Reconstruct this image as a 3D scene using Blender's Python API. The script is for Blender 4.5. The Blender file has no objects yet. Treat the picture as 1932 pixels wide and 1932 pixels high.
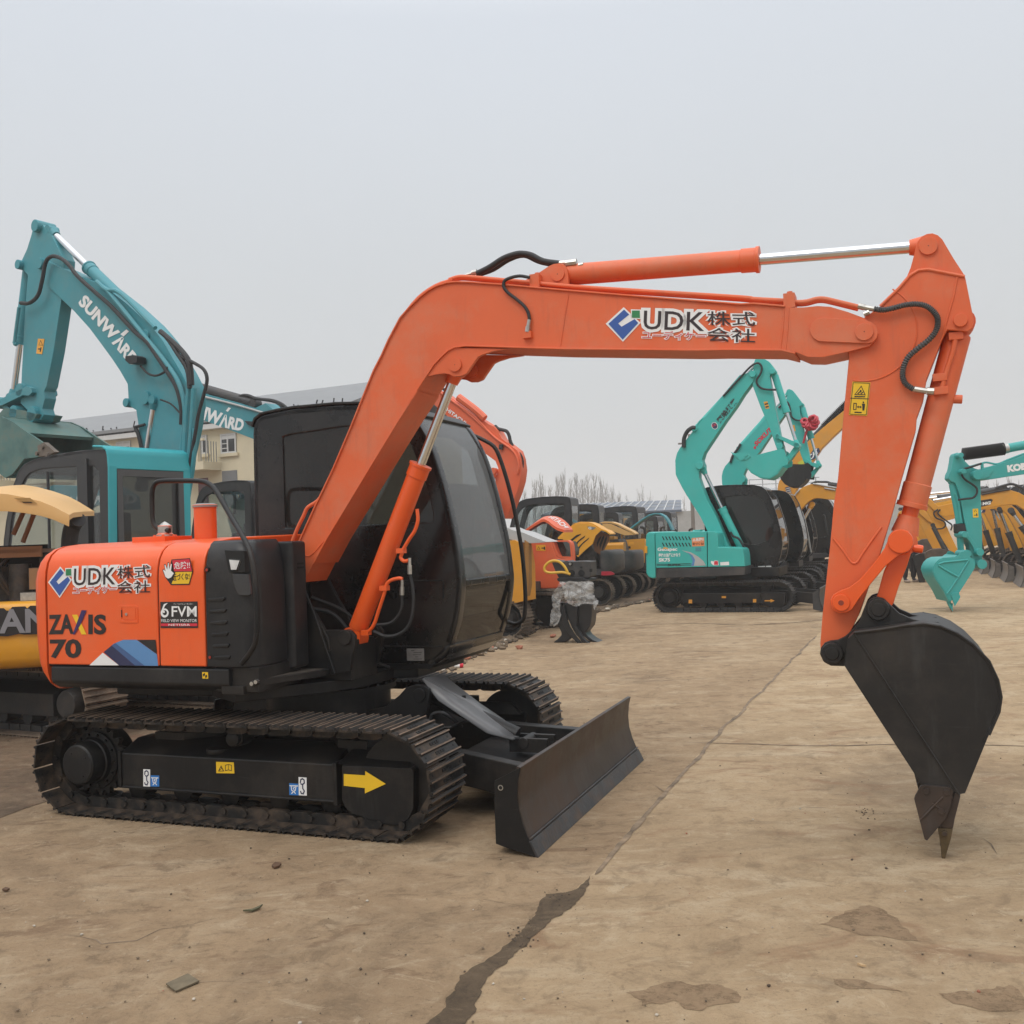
import bpy, bmesh, math, random
from mathutils import Vector, Matrix, noise
random.seed(7)
SC = bpy.context.scene
COL = SC.collection
# ------------------------------------------------------------------ camera
CF, CPITCH, CROLL, CH = 1874.5, .0272, .0369, 1.6616      # focal length (1932-px picture), pitch, roll, eye height
EYE = Vector((0, 0, CH))
_fw = Vector((0, math.cos(CPITCH), math.sin(CPITCH)))
_up = Vector((0, -math.sin(CPITCH), math.cos(CPITCH)))
_rt = Vector((1, 0, 0))
_right = _rt*math.cos(CROLL) - _up*math.sin(CROLL)
_upr = _rt*math.sin(CROLL) + _up*math.cos(CROLL)
cam = bpy.data.cameras.new('camera')
cam.sensor_width = 36; cam.lens = 36*CF/1932; cam.clip_end = 3000; cam.clip_start = .05
camo = bpy.data.objects.new('camera', cam)
M3 = Matrix((_right, _upr, -_fw)).transposed()
camo.matrix_world = Matrix.Translation(EYE) @ M3.to_4x4()
COL.objects.link(camo); SC.camera = camo
SC.render.resolution_x = SC.render.resolution_y = 1024
EXPO = .10
# ------------------------------------------------------------------ sky (overcast: the zenith about three times as bright as the horizon) and sun
SC.view_settings.view_transform = 'Standard'; SC.view_settings.look = 'None'
SC.view_settings.exposure = EXPO
SC.cycles.volume_bounces = 2; SC.view_settings.gamma = 1
W = bpy.data.worlds.new('World'); SC.world = W; W.use_nodes = True
nt = W.node_tree; N = nt.nodes; LK = nt.links
bgn = N['Background']; tc = N.new('ShaderNodeTexCoord'); sx = N.new('ShaderNodeSeparateXYZ')
LK.new(tc.outputs['Generated'], sx.inputs[0])
rp = N.new('ShaderNodeValToRGB'); LK.new(sx.outputs['Z'], rp.inputs[0])
els = rp.color_ramp.elements
SKY = [(0.0, (.535, .55, .552)), (.10, (.55, .568, .575)), (.25, (.585, .61, .63)), (.47, (.635, .675, .73)), (1.0, (1.95, 1.97, 2.0))]
while len(els) < len(SKY): els.new(.5)
for e, (p, c) in zip(els, SKY):
    e.position = p; e.color = (*c, 1)
skt = N.new('ShaderNodeTexSky'); skt.sky_type = 'NISHITA'; skt.sun_disc = False
skt.sun_elevation = math.radians(52); skt.sun_rotation = math.radians(215); skt.dust_density = 4
cl = N.new('ShaderNodeTexNoise'); cl.inputs['Scale'].default_value = 1.6; cl.inputs['Detail'].default_value = 3
LK.new(tc.outputs['Generated'], cl.inputs['Vector'])
mp = N.new('ShaderNodeMapRange'); mp.inputs['To Min'].default_value = .96; mp.inputs['To Max'].default_value = 1.04
LK.new(cl.outputs['Fac'], mp.inputs['Value'])
mm = N.new('ShaderNodeMix'); mm.data_type = 'RGBA'; mm.blend_type = 'MULTIPLY'; mm.inputs['Factor'].default_value = 1
LK.new(rp.outputs['Color'], mm.inputs['A']); LK.new(mp.outputs[0], mm.inputs['B'])
ad = N.new('ShaderNodeMix'); ad.data_type = 'RGBA'; ad.blend_type = 'ADD'; ad.inputs['Factor'].default_value = .003
LK.new(mm.outputs['Result'], ad.inputs['A']); LK.new(skt.outputs[0], ad.inputs['B'])
LK.new(ad.outputs['Result'], bgn.inputs['Color']); bgn.inputs['Strength'].default_value = 1.0
sl = bpy.data.lights.new('sun', 'SUN'); sl.energy = .9; sl.angle = math.radians(30); sl.color = (1, .96, .9)
so = bpy.data.objects.new('sun', sl); COL.objects.link(so)
so.rotation_euler = (math.radians(38), 0, math.radians(-35))

# ------------------------------------------------------------------ pixels of the picture -> points on a plane of the place
WN = dict(A=(0,1400,2.146),B=(600,1000,2.2729),C=(0,550,2.147),D=(1000,600,1.932),E=(1950,600,2.3735),F=(2100,1300,1.756),G=(900,1700,2.1467),
 H=(1350,1200,2.972),I=(1700,940,2.5417),J=(2350,1150,3.512),K=(0,1250,2.76),L=(0,1800,2.415),M=(700,1950,2.76),N=(900,1850,4.83),
 O=(650,1700,4.293),P=(60,1850,4.829),Q=(500,1100,7.43),R=(0,1050,4.6),T=(2380,1320,5.03),V=(1380,1320,4.829),U=(0,0,.69899),X=(1300,2000,1.3197),Y=(0,2250,1.38),
 a=(2080,1250,7.728),b=(2540,1230,5.22),c=(1500,1250,4.2),d=(0,1300,2.927),e=(1130,1030,5.22))
def ray(u, v):
    a = (u-966)/CF; b = (v-966)/CF
    return _right*a - _upr*b + _fw
def pxs(s):
    w, t = s.split(':'); x0, y0, k = WN[w]
    return [((x0+float(a)/k)*.69899, (y0+float(b)/k)*.69899) for a, b in (p.split(',') for p in t.split())]
def ground(s, z=0.):
    r = []
    for u, v in pxs(s):
        d = ray(u, v); r.append(EYE + d*((z-CH)/d.z))
    return r
class Frame:
    def __init__(self, S, yaw, k=1.):
        self.k = k; self.S = Vector((S[0], S[1], 0)); self.yaw = yaw
        self.fw = Vector((math.cos(yaw), math.sin(yaw), 0)); self.lf = Vector((-math.sin(yaw), math.cos(yaw), 0))
    def xz(self, s, lat):
        """picture points -> (x, z) in the machine's upright plane y = lat"""
        P0 = self.S + self.lf*lat*self.k; r = []
        for u, v in pxs(s):
            d = ray(u, v); P = EYE + d*((P0-EYE).dot(self.lf)/d.dot(self.lf))
            r.append(((P-self.S).dot(self.fw)/self.k, P.z/self.k))
        return r
    def yz(self, s, x):
        """picture points -> (y, z) in the cross plane x = const"""
        P0 = self.S + self.fw*x; r = []
        for u, v in pxs(s):
            d = ray(u, v); P = EYE + d*((P0-EYE).dot(self.fw)/d.dot(self.fw))
            r.append(((P-self.S).dot(self.lf), P.z))
        return r
    def p3(self, s, lat):
        return [Vector((x, lat, z)) for x, z in self.xz(s, lat)]

# ------------------------------------------------------------------ materials
MC = {}
def mat(name, col, rough=.5, metal=0., var=.10, vs=3., bump=0., bs=40., coat=0., dust=None, damt=.0, dscale=2.2, spec=.5, grime=0.):
    if name in MC: return MC[name]
    m = bpy.data.materials.new(name); m.use_nodes = True; t = m.node_tree; n = t.nodes; l = t.links
    b = n['Principled BSDF']; b.inputs['Roughness'].default_value = rough; b.inputs['Metallic'].default_value = metal
    b.inputs['Coat Weight'].default_value = coat; b.inputs['Coat Roughness'].default_value = .12
    b.inputs['Specular IOR Level'].default_value = spec
    co = n.new('ShaderNodeTexCoord')
    nz = n.new('ShaderNodeTexNoise'); nz.inputs['Scale'].default_value = vs; nz.inputs['Detail'].default_value = 5; nz.inputs['Roughness'].default_value = .6
    l.new(co.outputs['Object'], nz.inputs['Vector'])
    r = n.new('ShaderNodeValToRGB'); l.new(nz.outputs['Fac'], r.inputs[0])
    r.color_ramp.elements[0].position = .3; r.color_ramp.elements[1].position = .7
    r.color_ramp.elements[0].color = (*[c*(1-var) for c in col], 1); r.color_ramp.elements[1].color = (*[min(1, c*(1+var)) for c in col], 1)
    src = r.outputs[0]
    if dust:
        n2 = n.new('ShaderNodeTexNoise'); n2.inputs['Scale'].default_value = dscale; n2.inputs['Detail'].default_value = 9; n2.inputs['Roughness'].default_value = .72
        l.new(co.outputs['Object'], n2.inputs['Vector'])
        r2 = n.new('ShaderNodeMapRange'); r2.inputs['From Min'].default_value = .47; r2.inputs['From Max'].default_value = .72
        r2.inputs['To Max'].default_value = damt; l.new(n2.outputs['Fac'], r2.inputs['Value'])
        mx = n.new('ShaderNodeMix'); mx.data_type = 'RGBA'; l.new(r2.outputs[0], mx.inputs['Factor'])
        l.new(src, mx.inputs['A']); mx.inputs['B'].default_value = (*dust, 1); src = mx.outputs['Result']
        rr = n.new('ShaderNodeMapRange'); rr.inputs['To Min'].default_value = rough; rr.inputs['To Max'].default_value = min(1, rough+.35)
        l.new(r2.outputs[0], rr.inputs['Value']); l.new(rr.outputs[0], b.inputs['Roughness'])
    if grime:      # rain streaks and fine scratches of the paint itself
        mp_ = n.new('ShaderNodeMapping'); mp_.inputs['Scale'].default_value = (9, 9, 1.3); l.new(co.outputs['Object'], mp_.inputs[0])
        n4 = n.new('ShaderNodeTexNoise'); n4.inputs['Scale'].default_value = 1.4; n4.inputs['Detail'].default_value = 7; n4.inputs['Roughness'].default_value = .7; l.new(mp_.outputs[0], n4.inputs['Vector'])
        r4 = n.new('ShaderNodeMapRange'); r4.inputs['From Min'].default_value = .54; r4.inputs['From Max'].default_value = .72; r4.inputs['To Max'].default_value = grime; l.new(n4.outputs['Fac'], r4.inputs['Value'])
        m4 = n.new('ShaderNodeMix'); m4.data_type = 'RGBA'; l.new(r4.outputs[0], m4.inputs['Factor']); l.new(src, m4.inputs['A']); m4.inputs['B'].default_value = (*[c*.35+.05 for c in col], 1)
        mp5 = n.new('ShaderNodeMapping'); mp5.inputs['Scale'].default_value = (3, 3, 40); mp5.inputs['Rotation'].default_value = (.3, .5, .2); l.new(co.outputs['Object'], mp5.inputs[0])
        n5 = n.new('ShaderNodeTexNoise'); n5.inputs['Scale'].default_value = 1.5; n5.inputs['Detail'].default_value = 5; l.new(mp5.outputs[0], n5.inputs['Vector'])
        r5 = n.new('ShaderNodeMapRange'); r5.inputs['From Min'].default_value = .68; r5.inputs['From Max'].default_value = .74; r5.inputs['To Max'].default_value = .22; l.new(n5.outputs['Fac'], r5.inputs['Value'])
        m5 = n.new('ShaderNodeMix'); m5.data_type = 'RGBA'; l.new(r5.outputs[0], m5.inputs['Factor']); l.new(m4.outputs['Result'], m5.inputs['A']); m5.inputs['B'].default_value = (*[min(1, c*1.1+.05) for c in col], 1)
        src = m5.outputs['Result']
    l.new(src, b.inputs['Base Color'])
    if bump:
        n3 = n.new('ShaderNodeTexNoise'); n3.inputs['Scale'].default_value = bs; n3.inputs['Detail'].default_value = 4
        l.new(co.outputs['Object'], n3.inputs['Vector'])
        bp = n.new('ShaderNodeBump'); bp.inputs['Strength'].default_value = bump; bp.inputs['Distance'].default_value = .01
        l.new(n3.outputs['Fac'], bp.inputs['Height']); l.new(bp.outputs[0], b.inputs['Normal'])
    MC[name] = m
    return m
DUST = (.30, .235, .16)
ORANGE = mat('orange_paint', (.80, .102, .012), .36, var=.05, vs=1.6, bump=.05, bs=14, coat=.15, dust=(.62,.20,.10), damt=.30, dscale=1.5, grime=.12)
ORANGE_F = mat('orange_paint_weathered', (.70, .125, .036), .48, var=.06, vs=2., dust=(.52,.27,.17), damt=.6, dscale=1.1, grime=.25)
BLACK = mat('black_paint', (.0065, .0065, .007), .45, spec=.35, grime=.25, var=.25, vs=3, bump=.06, bs=25, dust=(.07,.055,.042), damt=.5, dscale=2.)
BLACKP = mat('black_plastic', (.012, .0123, .0135), .40, spec=.4, grime=.2, var=.15, vs=4, bump=.05, bs=30, dust=(.09,.08,.07), damt=.4)
BLACKB = mat('black_bucket_paint', (.0125, .0118, .0115), .48, spec=.4, grime=.35, var=.25, vs=2.2, bump=.12, bs=9, dust=(.07,.055,.042), damt=.55, dscale=1.3)
CABBLK = mat('black_cab_paint', (.006, .006, .0065), .26, coat=.3, spec=.4, var=.2, vs=2, bump=.05, bs=12, dust=(.05,.045,.04), damt=.4)
RIBBED = mat('grey_ribbed_rubber', (.075, .077, .078), .5, var=.2, vs=12)
RUBBER = mat('black_rubber', (.018, .018, .019), .6, var=.2, vs=12)
STEELB = mat('dark_track_steel', (.010, .0092, .0085), .5, spec=.4, var=.3, vs=9, bump=.2, bs=40, dust=(.15,.10,.065), damt=.75, dscale=4)
WORN = mat('worn_grouser_steel', (.17, .115, .078), .62, metal=.1, var=.35, vs=22, bump=.3, bs=80, dust=(.05,.04,.03), damt=.8, dscale=8)
CHROME = mat('chrome_rod', (.62, .63, .64), .16, metal=1., var=.04, vs=20)
ZINC = mat('zinc_fitting', (.48, .47, .44), .38, metal=.9, var=.2, vs=30)
GREYP = mat('grey_cover_paint', (.10, .102, .105), .34, var=.12, vs=3, coat=.1, dust=(.2,.19,.17), damt=.35)
WHITE = mat('white_vinyl', (.80, .80, .79), .4, var=.03)
INK = mat('black_vinyl', (.020, .017, .017), .4, var=.05)
INKP = mat('dark_maroon_vinyl', (.030, .018, .020), .4, var=.05)
BLUE = mat('blue_vinyl', (.035, .10, .36), .4, var=.05)
GREEN = mat('green_vinyl', (.03, .22, .08), .4, var=.05)
RED = mat('red_vinyl', (.62, .025, .05), .4, var=.05)
YEL = mat('yellow_vinyl', (.80, .50, .02), .4, var=.05)
LBLUE = mat('light_blue_vinyl', (.10, .24, .47), .4, var=.1)
NAVY = mat('navy_vinyl', (.028, .032, .085), .4, var=.1)
PURPLE = mat('purple_vinyl', (.035, .018, .10), .4, var=.1)
SBLUE = mat('sign_blue_vinyl', (.02, .17, .50), .4, var=.05)
LAMPG = mat('lamp_lens', (.62, .62, .60), .12, var=.1, vs=30)
PLATE = mat('grey_name_plate', (.30, .29, .28), .4, metal=.5, var=.15, vs=30)
DARK = mat('dark_interior', (.008, .008, .008), .8, var=.2)
def glass(name, tint, film=(.02,.22), fcol=(.12,.11,.10), rough=.02):
    if name in MC: return MC[name]
    m = bpy.data.materials.new(name); m.use_nodes = True; t = m.node_tree; n = t.nodes; l = t.links
    for x in list(n):
        if x.type == 'BSDF_PRINCIPLED': n.remove(x)
    out = [x for x in n if x.type == 'OUTPUT_MATERIAL'][0]
    tr = n.new('ShaderNodeBsdfTransparent'); tr.inputs[0].default_value = (*tint, 1)
    gl = n.new('ShaderNodeBsdfGlossy'); gl.inputs['Roughness'].default_value = rough
    lw = n.new('ShaderNodeLayerWeight'); pw = n.new('ShaderNodeMath'); pw.operation = 'POWER'; l.new(lw.outputs['Facing'], pw.inputs[0]); pw.inputs[1].default_value = 5
    ma = n.new('ShaderNodeMath'); ma.operation = 'MULTIPLY_ADD'; l.new(pw.outputs[0], ma.inputs[0]); ma.inputs[1].default_value = .94; ma.inputs[2].default_value = .05
    mx = n.new('ShaderNodeMixShader'); l.new(ma.outputs[0], mx.inputs[0]); l.new(tr.outputs[0], mx.inputs[1]); l.new(gl.outputs[0], mx.inputs[2])
    df = n.new('ShaderNodeBsdfDiffuse'); df.inputs[0].default_value = (*fcol,1)       # a thin film of dust; on the windscreen also painted sky reflection
    nz = n.new('ShaderNodeTexNoise'); nz.inputs['Scale'].default_value = 4; nz.inputs['Detail'].default_value = 6
    co = n.new('ShaderNodeTexCoord'); l.new(co.outputs['Object'], nz.inputs['Vector'])
    mr = n.new('ShaderNodeMapRange'); mr.inputs['To Min'].default_value = film[0]; mr.inputs['To Max'].default_value = film[1]; l.new(nz.outputs['Fac'], mr.inputs['Value'])
    m2 = n.new('ShaderNodeMixShader'); l.new(mr.outputs[0], m2.inputs[0]); l.new(mx.outputs[0], m2.inputs[1]); l.new(df.outputs[0], m2.inputs[2])
    l.new(m2.outputs[0], out.inputs['Surface'])
    MC[name] = m; return m
TINT = glass('tinted_window_glass', (.36, .38, .38))
SCREEN = glass('windscreen_glass', (.66, .68, .69), (.28,.42), (.30,.315,.315))  # pale grey film: some dust, and the reflected sky put into its colour
CLEAR = glass('clear_window_glass', (.90, .93, .93), (.02, .14))

# ------------------------------------------------------------------ mesh builder
def catmull(pts, k=6):
    pts = [Vector(p) for p in pts]
    if len(pts) < 3: return pts
    P = [pts[0]*2-pts[1]] + pts + [pts[-1]*2-pts[-2]]; out = []
    for i in range(1, len(P)-2):
        a, b, c, d = P[i-1:i+3]
        for j in range(k):
            t = j/k
            out.append(.5*((2*b)+(c-a)*t+(2*a-5*b+4*c-d)*t*t+(3*b-a-3*c+d)*t**3))
    out.append(pts[-1]); return out
GT = [Matrix.Identity(4)]
class MB:
    def __init__(self): self.v = []; self.f = []; self.m = []; self.mats = []; self.cur = 0
    def use(self, m):
        if m not in self.mats: self.mats.append(m)
        self.cur = self.mats.index(m); return self
    def add(self, vs, fs):
        o = len(self.v); self.v += [tuple(v) for v in vs]
        for f in fs: self.f.append(tuple(i+o for i in f)); self.m.append(self.cur)
        return self
    def box(self, x0, x1, y0, y1, z0, z1):
        vs = [(x, y, z) for z in (z0, z1) for x, y in ((x0,y0),(x1,y0),(x1,y1),(x0,y1))]
        return self.add(vs, [(3,2,1,0),(4,5,6,7),(0,1,5,4),(1,2,6,5),(2,3,7,6),(3,0,4,7)])
    def loops(self, A, B, caps=True):
        n = len(A); fs = [(i, (i+1) % n, n+(i+1) % n, n+i) for i in range(n)]
        if caps: fs += [tuple(range(n))[::-1], tuple(range(n, 2*n))]
        return self.add(list(A)+list(B), fs)
    def prism(self, xz, y0, y1): return self.loops([(x, y0, z) for x, z in xz], [(x, y1, z) for x, z in xz])
    def prismx(self, yz, x0, x1): return self.loops([(x0, y, z) for y, z in yz], [(x1, y, z) for y, z in yz])
    def prismz(self, xy, z0, z1): return self.loops([(x, y, z0) for x, y in xy], [(x, y, z1) for x, y in xy])
    def loft(self, secs, caps=True):
        n = len(secs[0]); vs = [p for s in secs for p in s]; fs = []
        for k in range(len(secs)-1):
            for i in range(n): fs.append((k*n+i, k*n+(i+1) % n, (k+1)*n+(i+1) % n, (k+1)*n+i))
        if caps: fs += [tuple(range(n))[::-1], tuple(range((len(secs)-1)*n, len(secs)*n))]
        return self.add(vs, fs)
    def cyl(self, p0, p1, r0, r1=None, n=20, caps=True):
        r1 = r0 if r1 is None else r1
        p0 = Vector(p0); p1 = Vector(p1); d = (p1-p0).normalized()
        a = d.orthogonal().normalized(); b = d.cross(a)
        L = lambda p, r: [p+(a*math.cos(2*math.pi*i/n)+b*math.sin(2*math.pi*i/n))*r for i in range(n)]
        return self.loops(L(p0, r0), L(p1, r1), caps)
    def lathe(self, p0, p1, prof, n=24):
        """prof: (t along axis in metres, radius)"""
        p0 = Vector(p0); d = (Vector(p1)-p0).normalized(); a = d.orthogonal().normalized(); b = d.cross(a)
        return self.loft([[p0+d*t+(a*math.cos(2*math.pi*i/n)+b*math.sin(2*math.pi*i/n))*r for i in range(n)] for t, r in prof])
    def tube(self, pts, r, n=10, k=0):
        pts = catmull(pts, k) if k else [Vector(p) for p in pts]
        secs = []; d = (pts[1]-pts[0]).normalized(); a = d.orthogonal().normalized()
        for i, p in enumerate(pts):
            d = (pts[min(i+1, len(pts)-1)]-pts[max(i-1, 0)]).normalized()
            a = (a-d*a.dot(d)).normalized(); b = d.cross(a)
            rr = r[i] if isinstance(r, (list, tuple)) else r
            secs.append([p+(a*math.cos(2*math.pi*j/n)+b*math.sin(2*math.pi*j/n))*rr for j in range(n)])
        return self.loft(secs)
    def strip(self, xz, y0, y1, t, closed=False):
        """ribbon of thickness t along an (x, z) path; t to the left of the path's direction"""
        n = len(xz); off = []
        for i in range(n):
            a = xz[(i-1) % n] if (closed or i) else xz[i]; b = xz[(i+1) % n] if (closed or i < n-1) else xz[i]
            dx, dz = b[0]-a[0], b[1]-a[1]; l = math.hypot(dx, dz) or 1
            off.append((xz[i][0]-dz/l*t, xz[i][1]+dx/l*t))
        secs = [[(p[0], y0, p[1]), (p[0], y1, p[1]), (o[0], y1, o[1]), (o[0], y0, o[1])] for p, o in zip(xz, off)]
        if closed: secs.append(secs[0])
        return self.loft(secs, caps=not closed)
    def ring(self, outer, inner, y0, y1):
        """plate with a hole: two outlines of the same number of points"""
        n = len(outer)
        vs = [(x, y, z) for y in (y0, y1) for o in (outer, inner) for x, z in o]; fs = []
        for i in range(n):
            j = (i+1) % n
            fs += [(i, j, n+j, n+i), (2*n+i, 3*n+i, 3*n+j, 2*n+j), (i, 2*n+i, 2*n+j, j), (n+i, n+j, 3*n+j, 3*n+i)]
        return self.add(vs, fs)
    def build(self, name, parent=None, mat=None, bevel=0., seg=2, ang=30, sharp=35, T=None):
        me = bpy.data.meshes.new(name)
        vs = [tuple(GT[0] @ Vector(v)) for v in self.v]
        me.from_pydata(vs, [], self.f)
        for m in (self.mats or [mat]): me.materials.append(m)
        if self.mats: me.polygons.foreach_set('material_index', self.m)
        bm = bmesh.new(); bm.from_mesh(me)
        bmesh.ops.remove_doubles(bm, verts=bm.verts, dist=1e-5) if bevel == 0 and False else None
        bmesh.ops.recalc_face_normals(bm, faces=bm.faces)
        if bevel:
            es = [e for e in bm.edges if len(e.link_faces) == 2 and e.calc_face_angle(0) > math.radians(ang)]
            bmesh.ops.bevel(bm, geom=es, offset=bevel, offset_type='OFFSET', segments=seg, profile=.5, affect='EDGES', clamp_overlap=True)
        bm.to_mesh(me); bm.free()
        me.polygons.foreach_set('use_smooth', [True]*len(me.polygons)); me.set_sharp_from_angle(angle=math.radians(sharp)); me.update()
        o = bpy.data.objects.new(name, me); COL.objects.link(o)
        if parent: o.parent = parent
        if bevel:
            w = o.modifiers.new('normals', 'WEIGHTED_NORMAL'); w.keep_sharp = True; w.weight = 100
        return o
def circ(c, r, n=24, a0=0., a1=2*math.pi):
    full = abs(a1-a0) > 6.28
    return [(c[0]+r*math.cos(a0+(a1-a0)*i/(n if full else n-1)), c[1]+r*math.sin(a0+(a1-a0)*i/(n if full else n-1))) for i in range(n)]
def tag(o, label=None, cat=None, group=None, kind=None):
    if label: o['label'] = label
    if cat: o['category'] = cat
    if group: o['group'] = group
    if kind: o['kind'] = kind
    return o
def empty(name, label, cat, loc=(0,0,0), yaw=0., group=None):
    o = bpy.data.objects.new(name, None); COL.objects.link(o); o.location = loc; o.rotation_euler = (0, 0, yaw); o.empty_display_size = .2
    return tag(o, label, cat, group)
def dupe(o, parent=None):
    c = o.copy(); COL.objects.link(c)
    if parent: c.parent = parent
    for ch in list(o.children): dupe(ch, c)
    return c
def resample(pts, n, closed=True):
    P = [Vector(p) for p in pts]; Q = P+[P[0]] if closed else P
    L = [0]
    for a, b in zip(Q, Q[1:]): L.append(L[-1]+(b-a).length)
    out = []; tot = L[-1]; k = 0
    for i in range(n):
        d = tot*i/(n if closed else n-1)
        while k < len(L)-2 and L[k+1] < d: k += 1
        t = (d-L[k])/max(1e-9, L[k+1]-L[k]); out.append(tuple(Q[k].lerp(Q[k+1], t)))
    return out
# ------------------------------------------------------------------ lettering
TXC = {}
def txt(s, bold=0., shear=0.):
    key = (s, bold, shear)
    if key in TXC: return TXC[key]
    cu = bpy.data.curves.new('lettering', 'FONT'); cu.body = s; cu.size = 1; cu.offset = bold; cu.resolution_u = 3; cu.shear = shear
    o = bpy.data.objects.new('lettering', cu); COL.objects.link(o)
    dg = bpy.context.evaluated_depsgraph_get(); dg.update()
    me = o.evaluated_get(dg).to_mesh()
    vs = [tuple(v.co[:2]) for v in me.vertices]; fs = [tuple(p.vertices) for p in me.polygons]
    bpy.data.objects.remove(o); bpy.data.curves.remove(cu)
    x0 = min(v[0] for v in vs); x1 = max(v[0] for v in vs); y0 = min(v[1] for v in vs); y1 = max(v[1] for v in vs)
    TXC[key] = (vs, fs, (x0, x1, y0, y1)); return TXC[key]
class Decal(MB):
    """flat vinyl on an upright side plane: outlines and lettering given by picture points"""
    def __init__(self, fr, lat, lift=.002, cross=False):
        MB.__init__(self); self.fr = fr; self.lat = lat; self.lift = lift; self.lv = 0; self.sg = -1 if lat < 50 else 1
    def y(self): return self.lat + self.out*(self.lift + .0012*self.lv)
    out = -1
    def poly(self, s, m, lv=0):
        self.lv = lv; self.use(m); xz = self.fr.xz(s, self.lat)
        return self.add([(x, self.y(), z) for x, z in xz], [tuple(range(len(xz)))])
    def ell(self, s, m, lv=0, n=24):
        """centre, right point, top point"""
        self.lv = lv; self.use(m); c, r, t = [Vector(p) for p in self.fr.xz(s, self.lat)]
        P = [c+(r-c)*math.cos(a)+(t-c)*math.sin(a) for a in [2*math.pi*i/n for i in range(n)]]
        return self.add([(p.x, self.y(), p.y) for p in P], [tuple(range(n))])
    def text(self, st, s, m, lv=0, bold=0., shear=0., grow=None):
        """s: lower-left, lower-right, upper-left corner of the lettering"""
        self.lv = lv; vs, fs, (x0, x1, y0, y1) = txt(st, bold, shear)
        if grow: vb = txt(st, grow[0], shear)[2]; x0, x1, y0, y1 = vb
        a, b, c = [Vector(p) for p in self.fr.xz(s, self.lat)]
        self.use(m); P = [a+(b-a)*((v[0]-x0)/(x1-x0))+(c-a)*((v[1]-y0)/(y1-y0)) for v in vs]
        return self.add([(p.x, self.y(), p.y) for p in P], fs)
    def outlined(self, st, s, m, back, lv=0, bold=0., fat=.04, shear=0.):
        self.text(st, s, back, lv*.25, bold+fat, shear, grow=(bold,)); return self.text(st, s, m, 1.2+lv*.25, bold, shear)
    def line(self, s, w, m, lv=0):
        self.lv = lv; self.use(m); P = self.fr.xz(s, self.lat)
        for a, b in zip(P, P[1:]):
            dx, dz = b[0]-a[0], b[1]-a[1]; l = math.hypot(dx, dz) or 1; nx, nz = -dz/l*w/2, dx/l*w/2
            ex, ez = dx/l*w*.3, dz/l*w*.3
            self.add([(a[0]+nx-ex, self.y(), a[1]+nz-ez), (a[0]-nx-ex, self.y(), a[1]-nz-ez), (b[0]-nx+ex, self.y(), b[1]-nz+ez), (b[0]+nx+ex, self.y(), b[1]+nz+ez)], [(0,1,2,3)])
        return self
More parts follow.
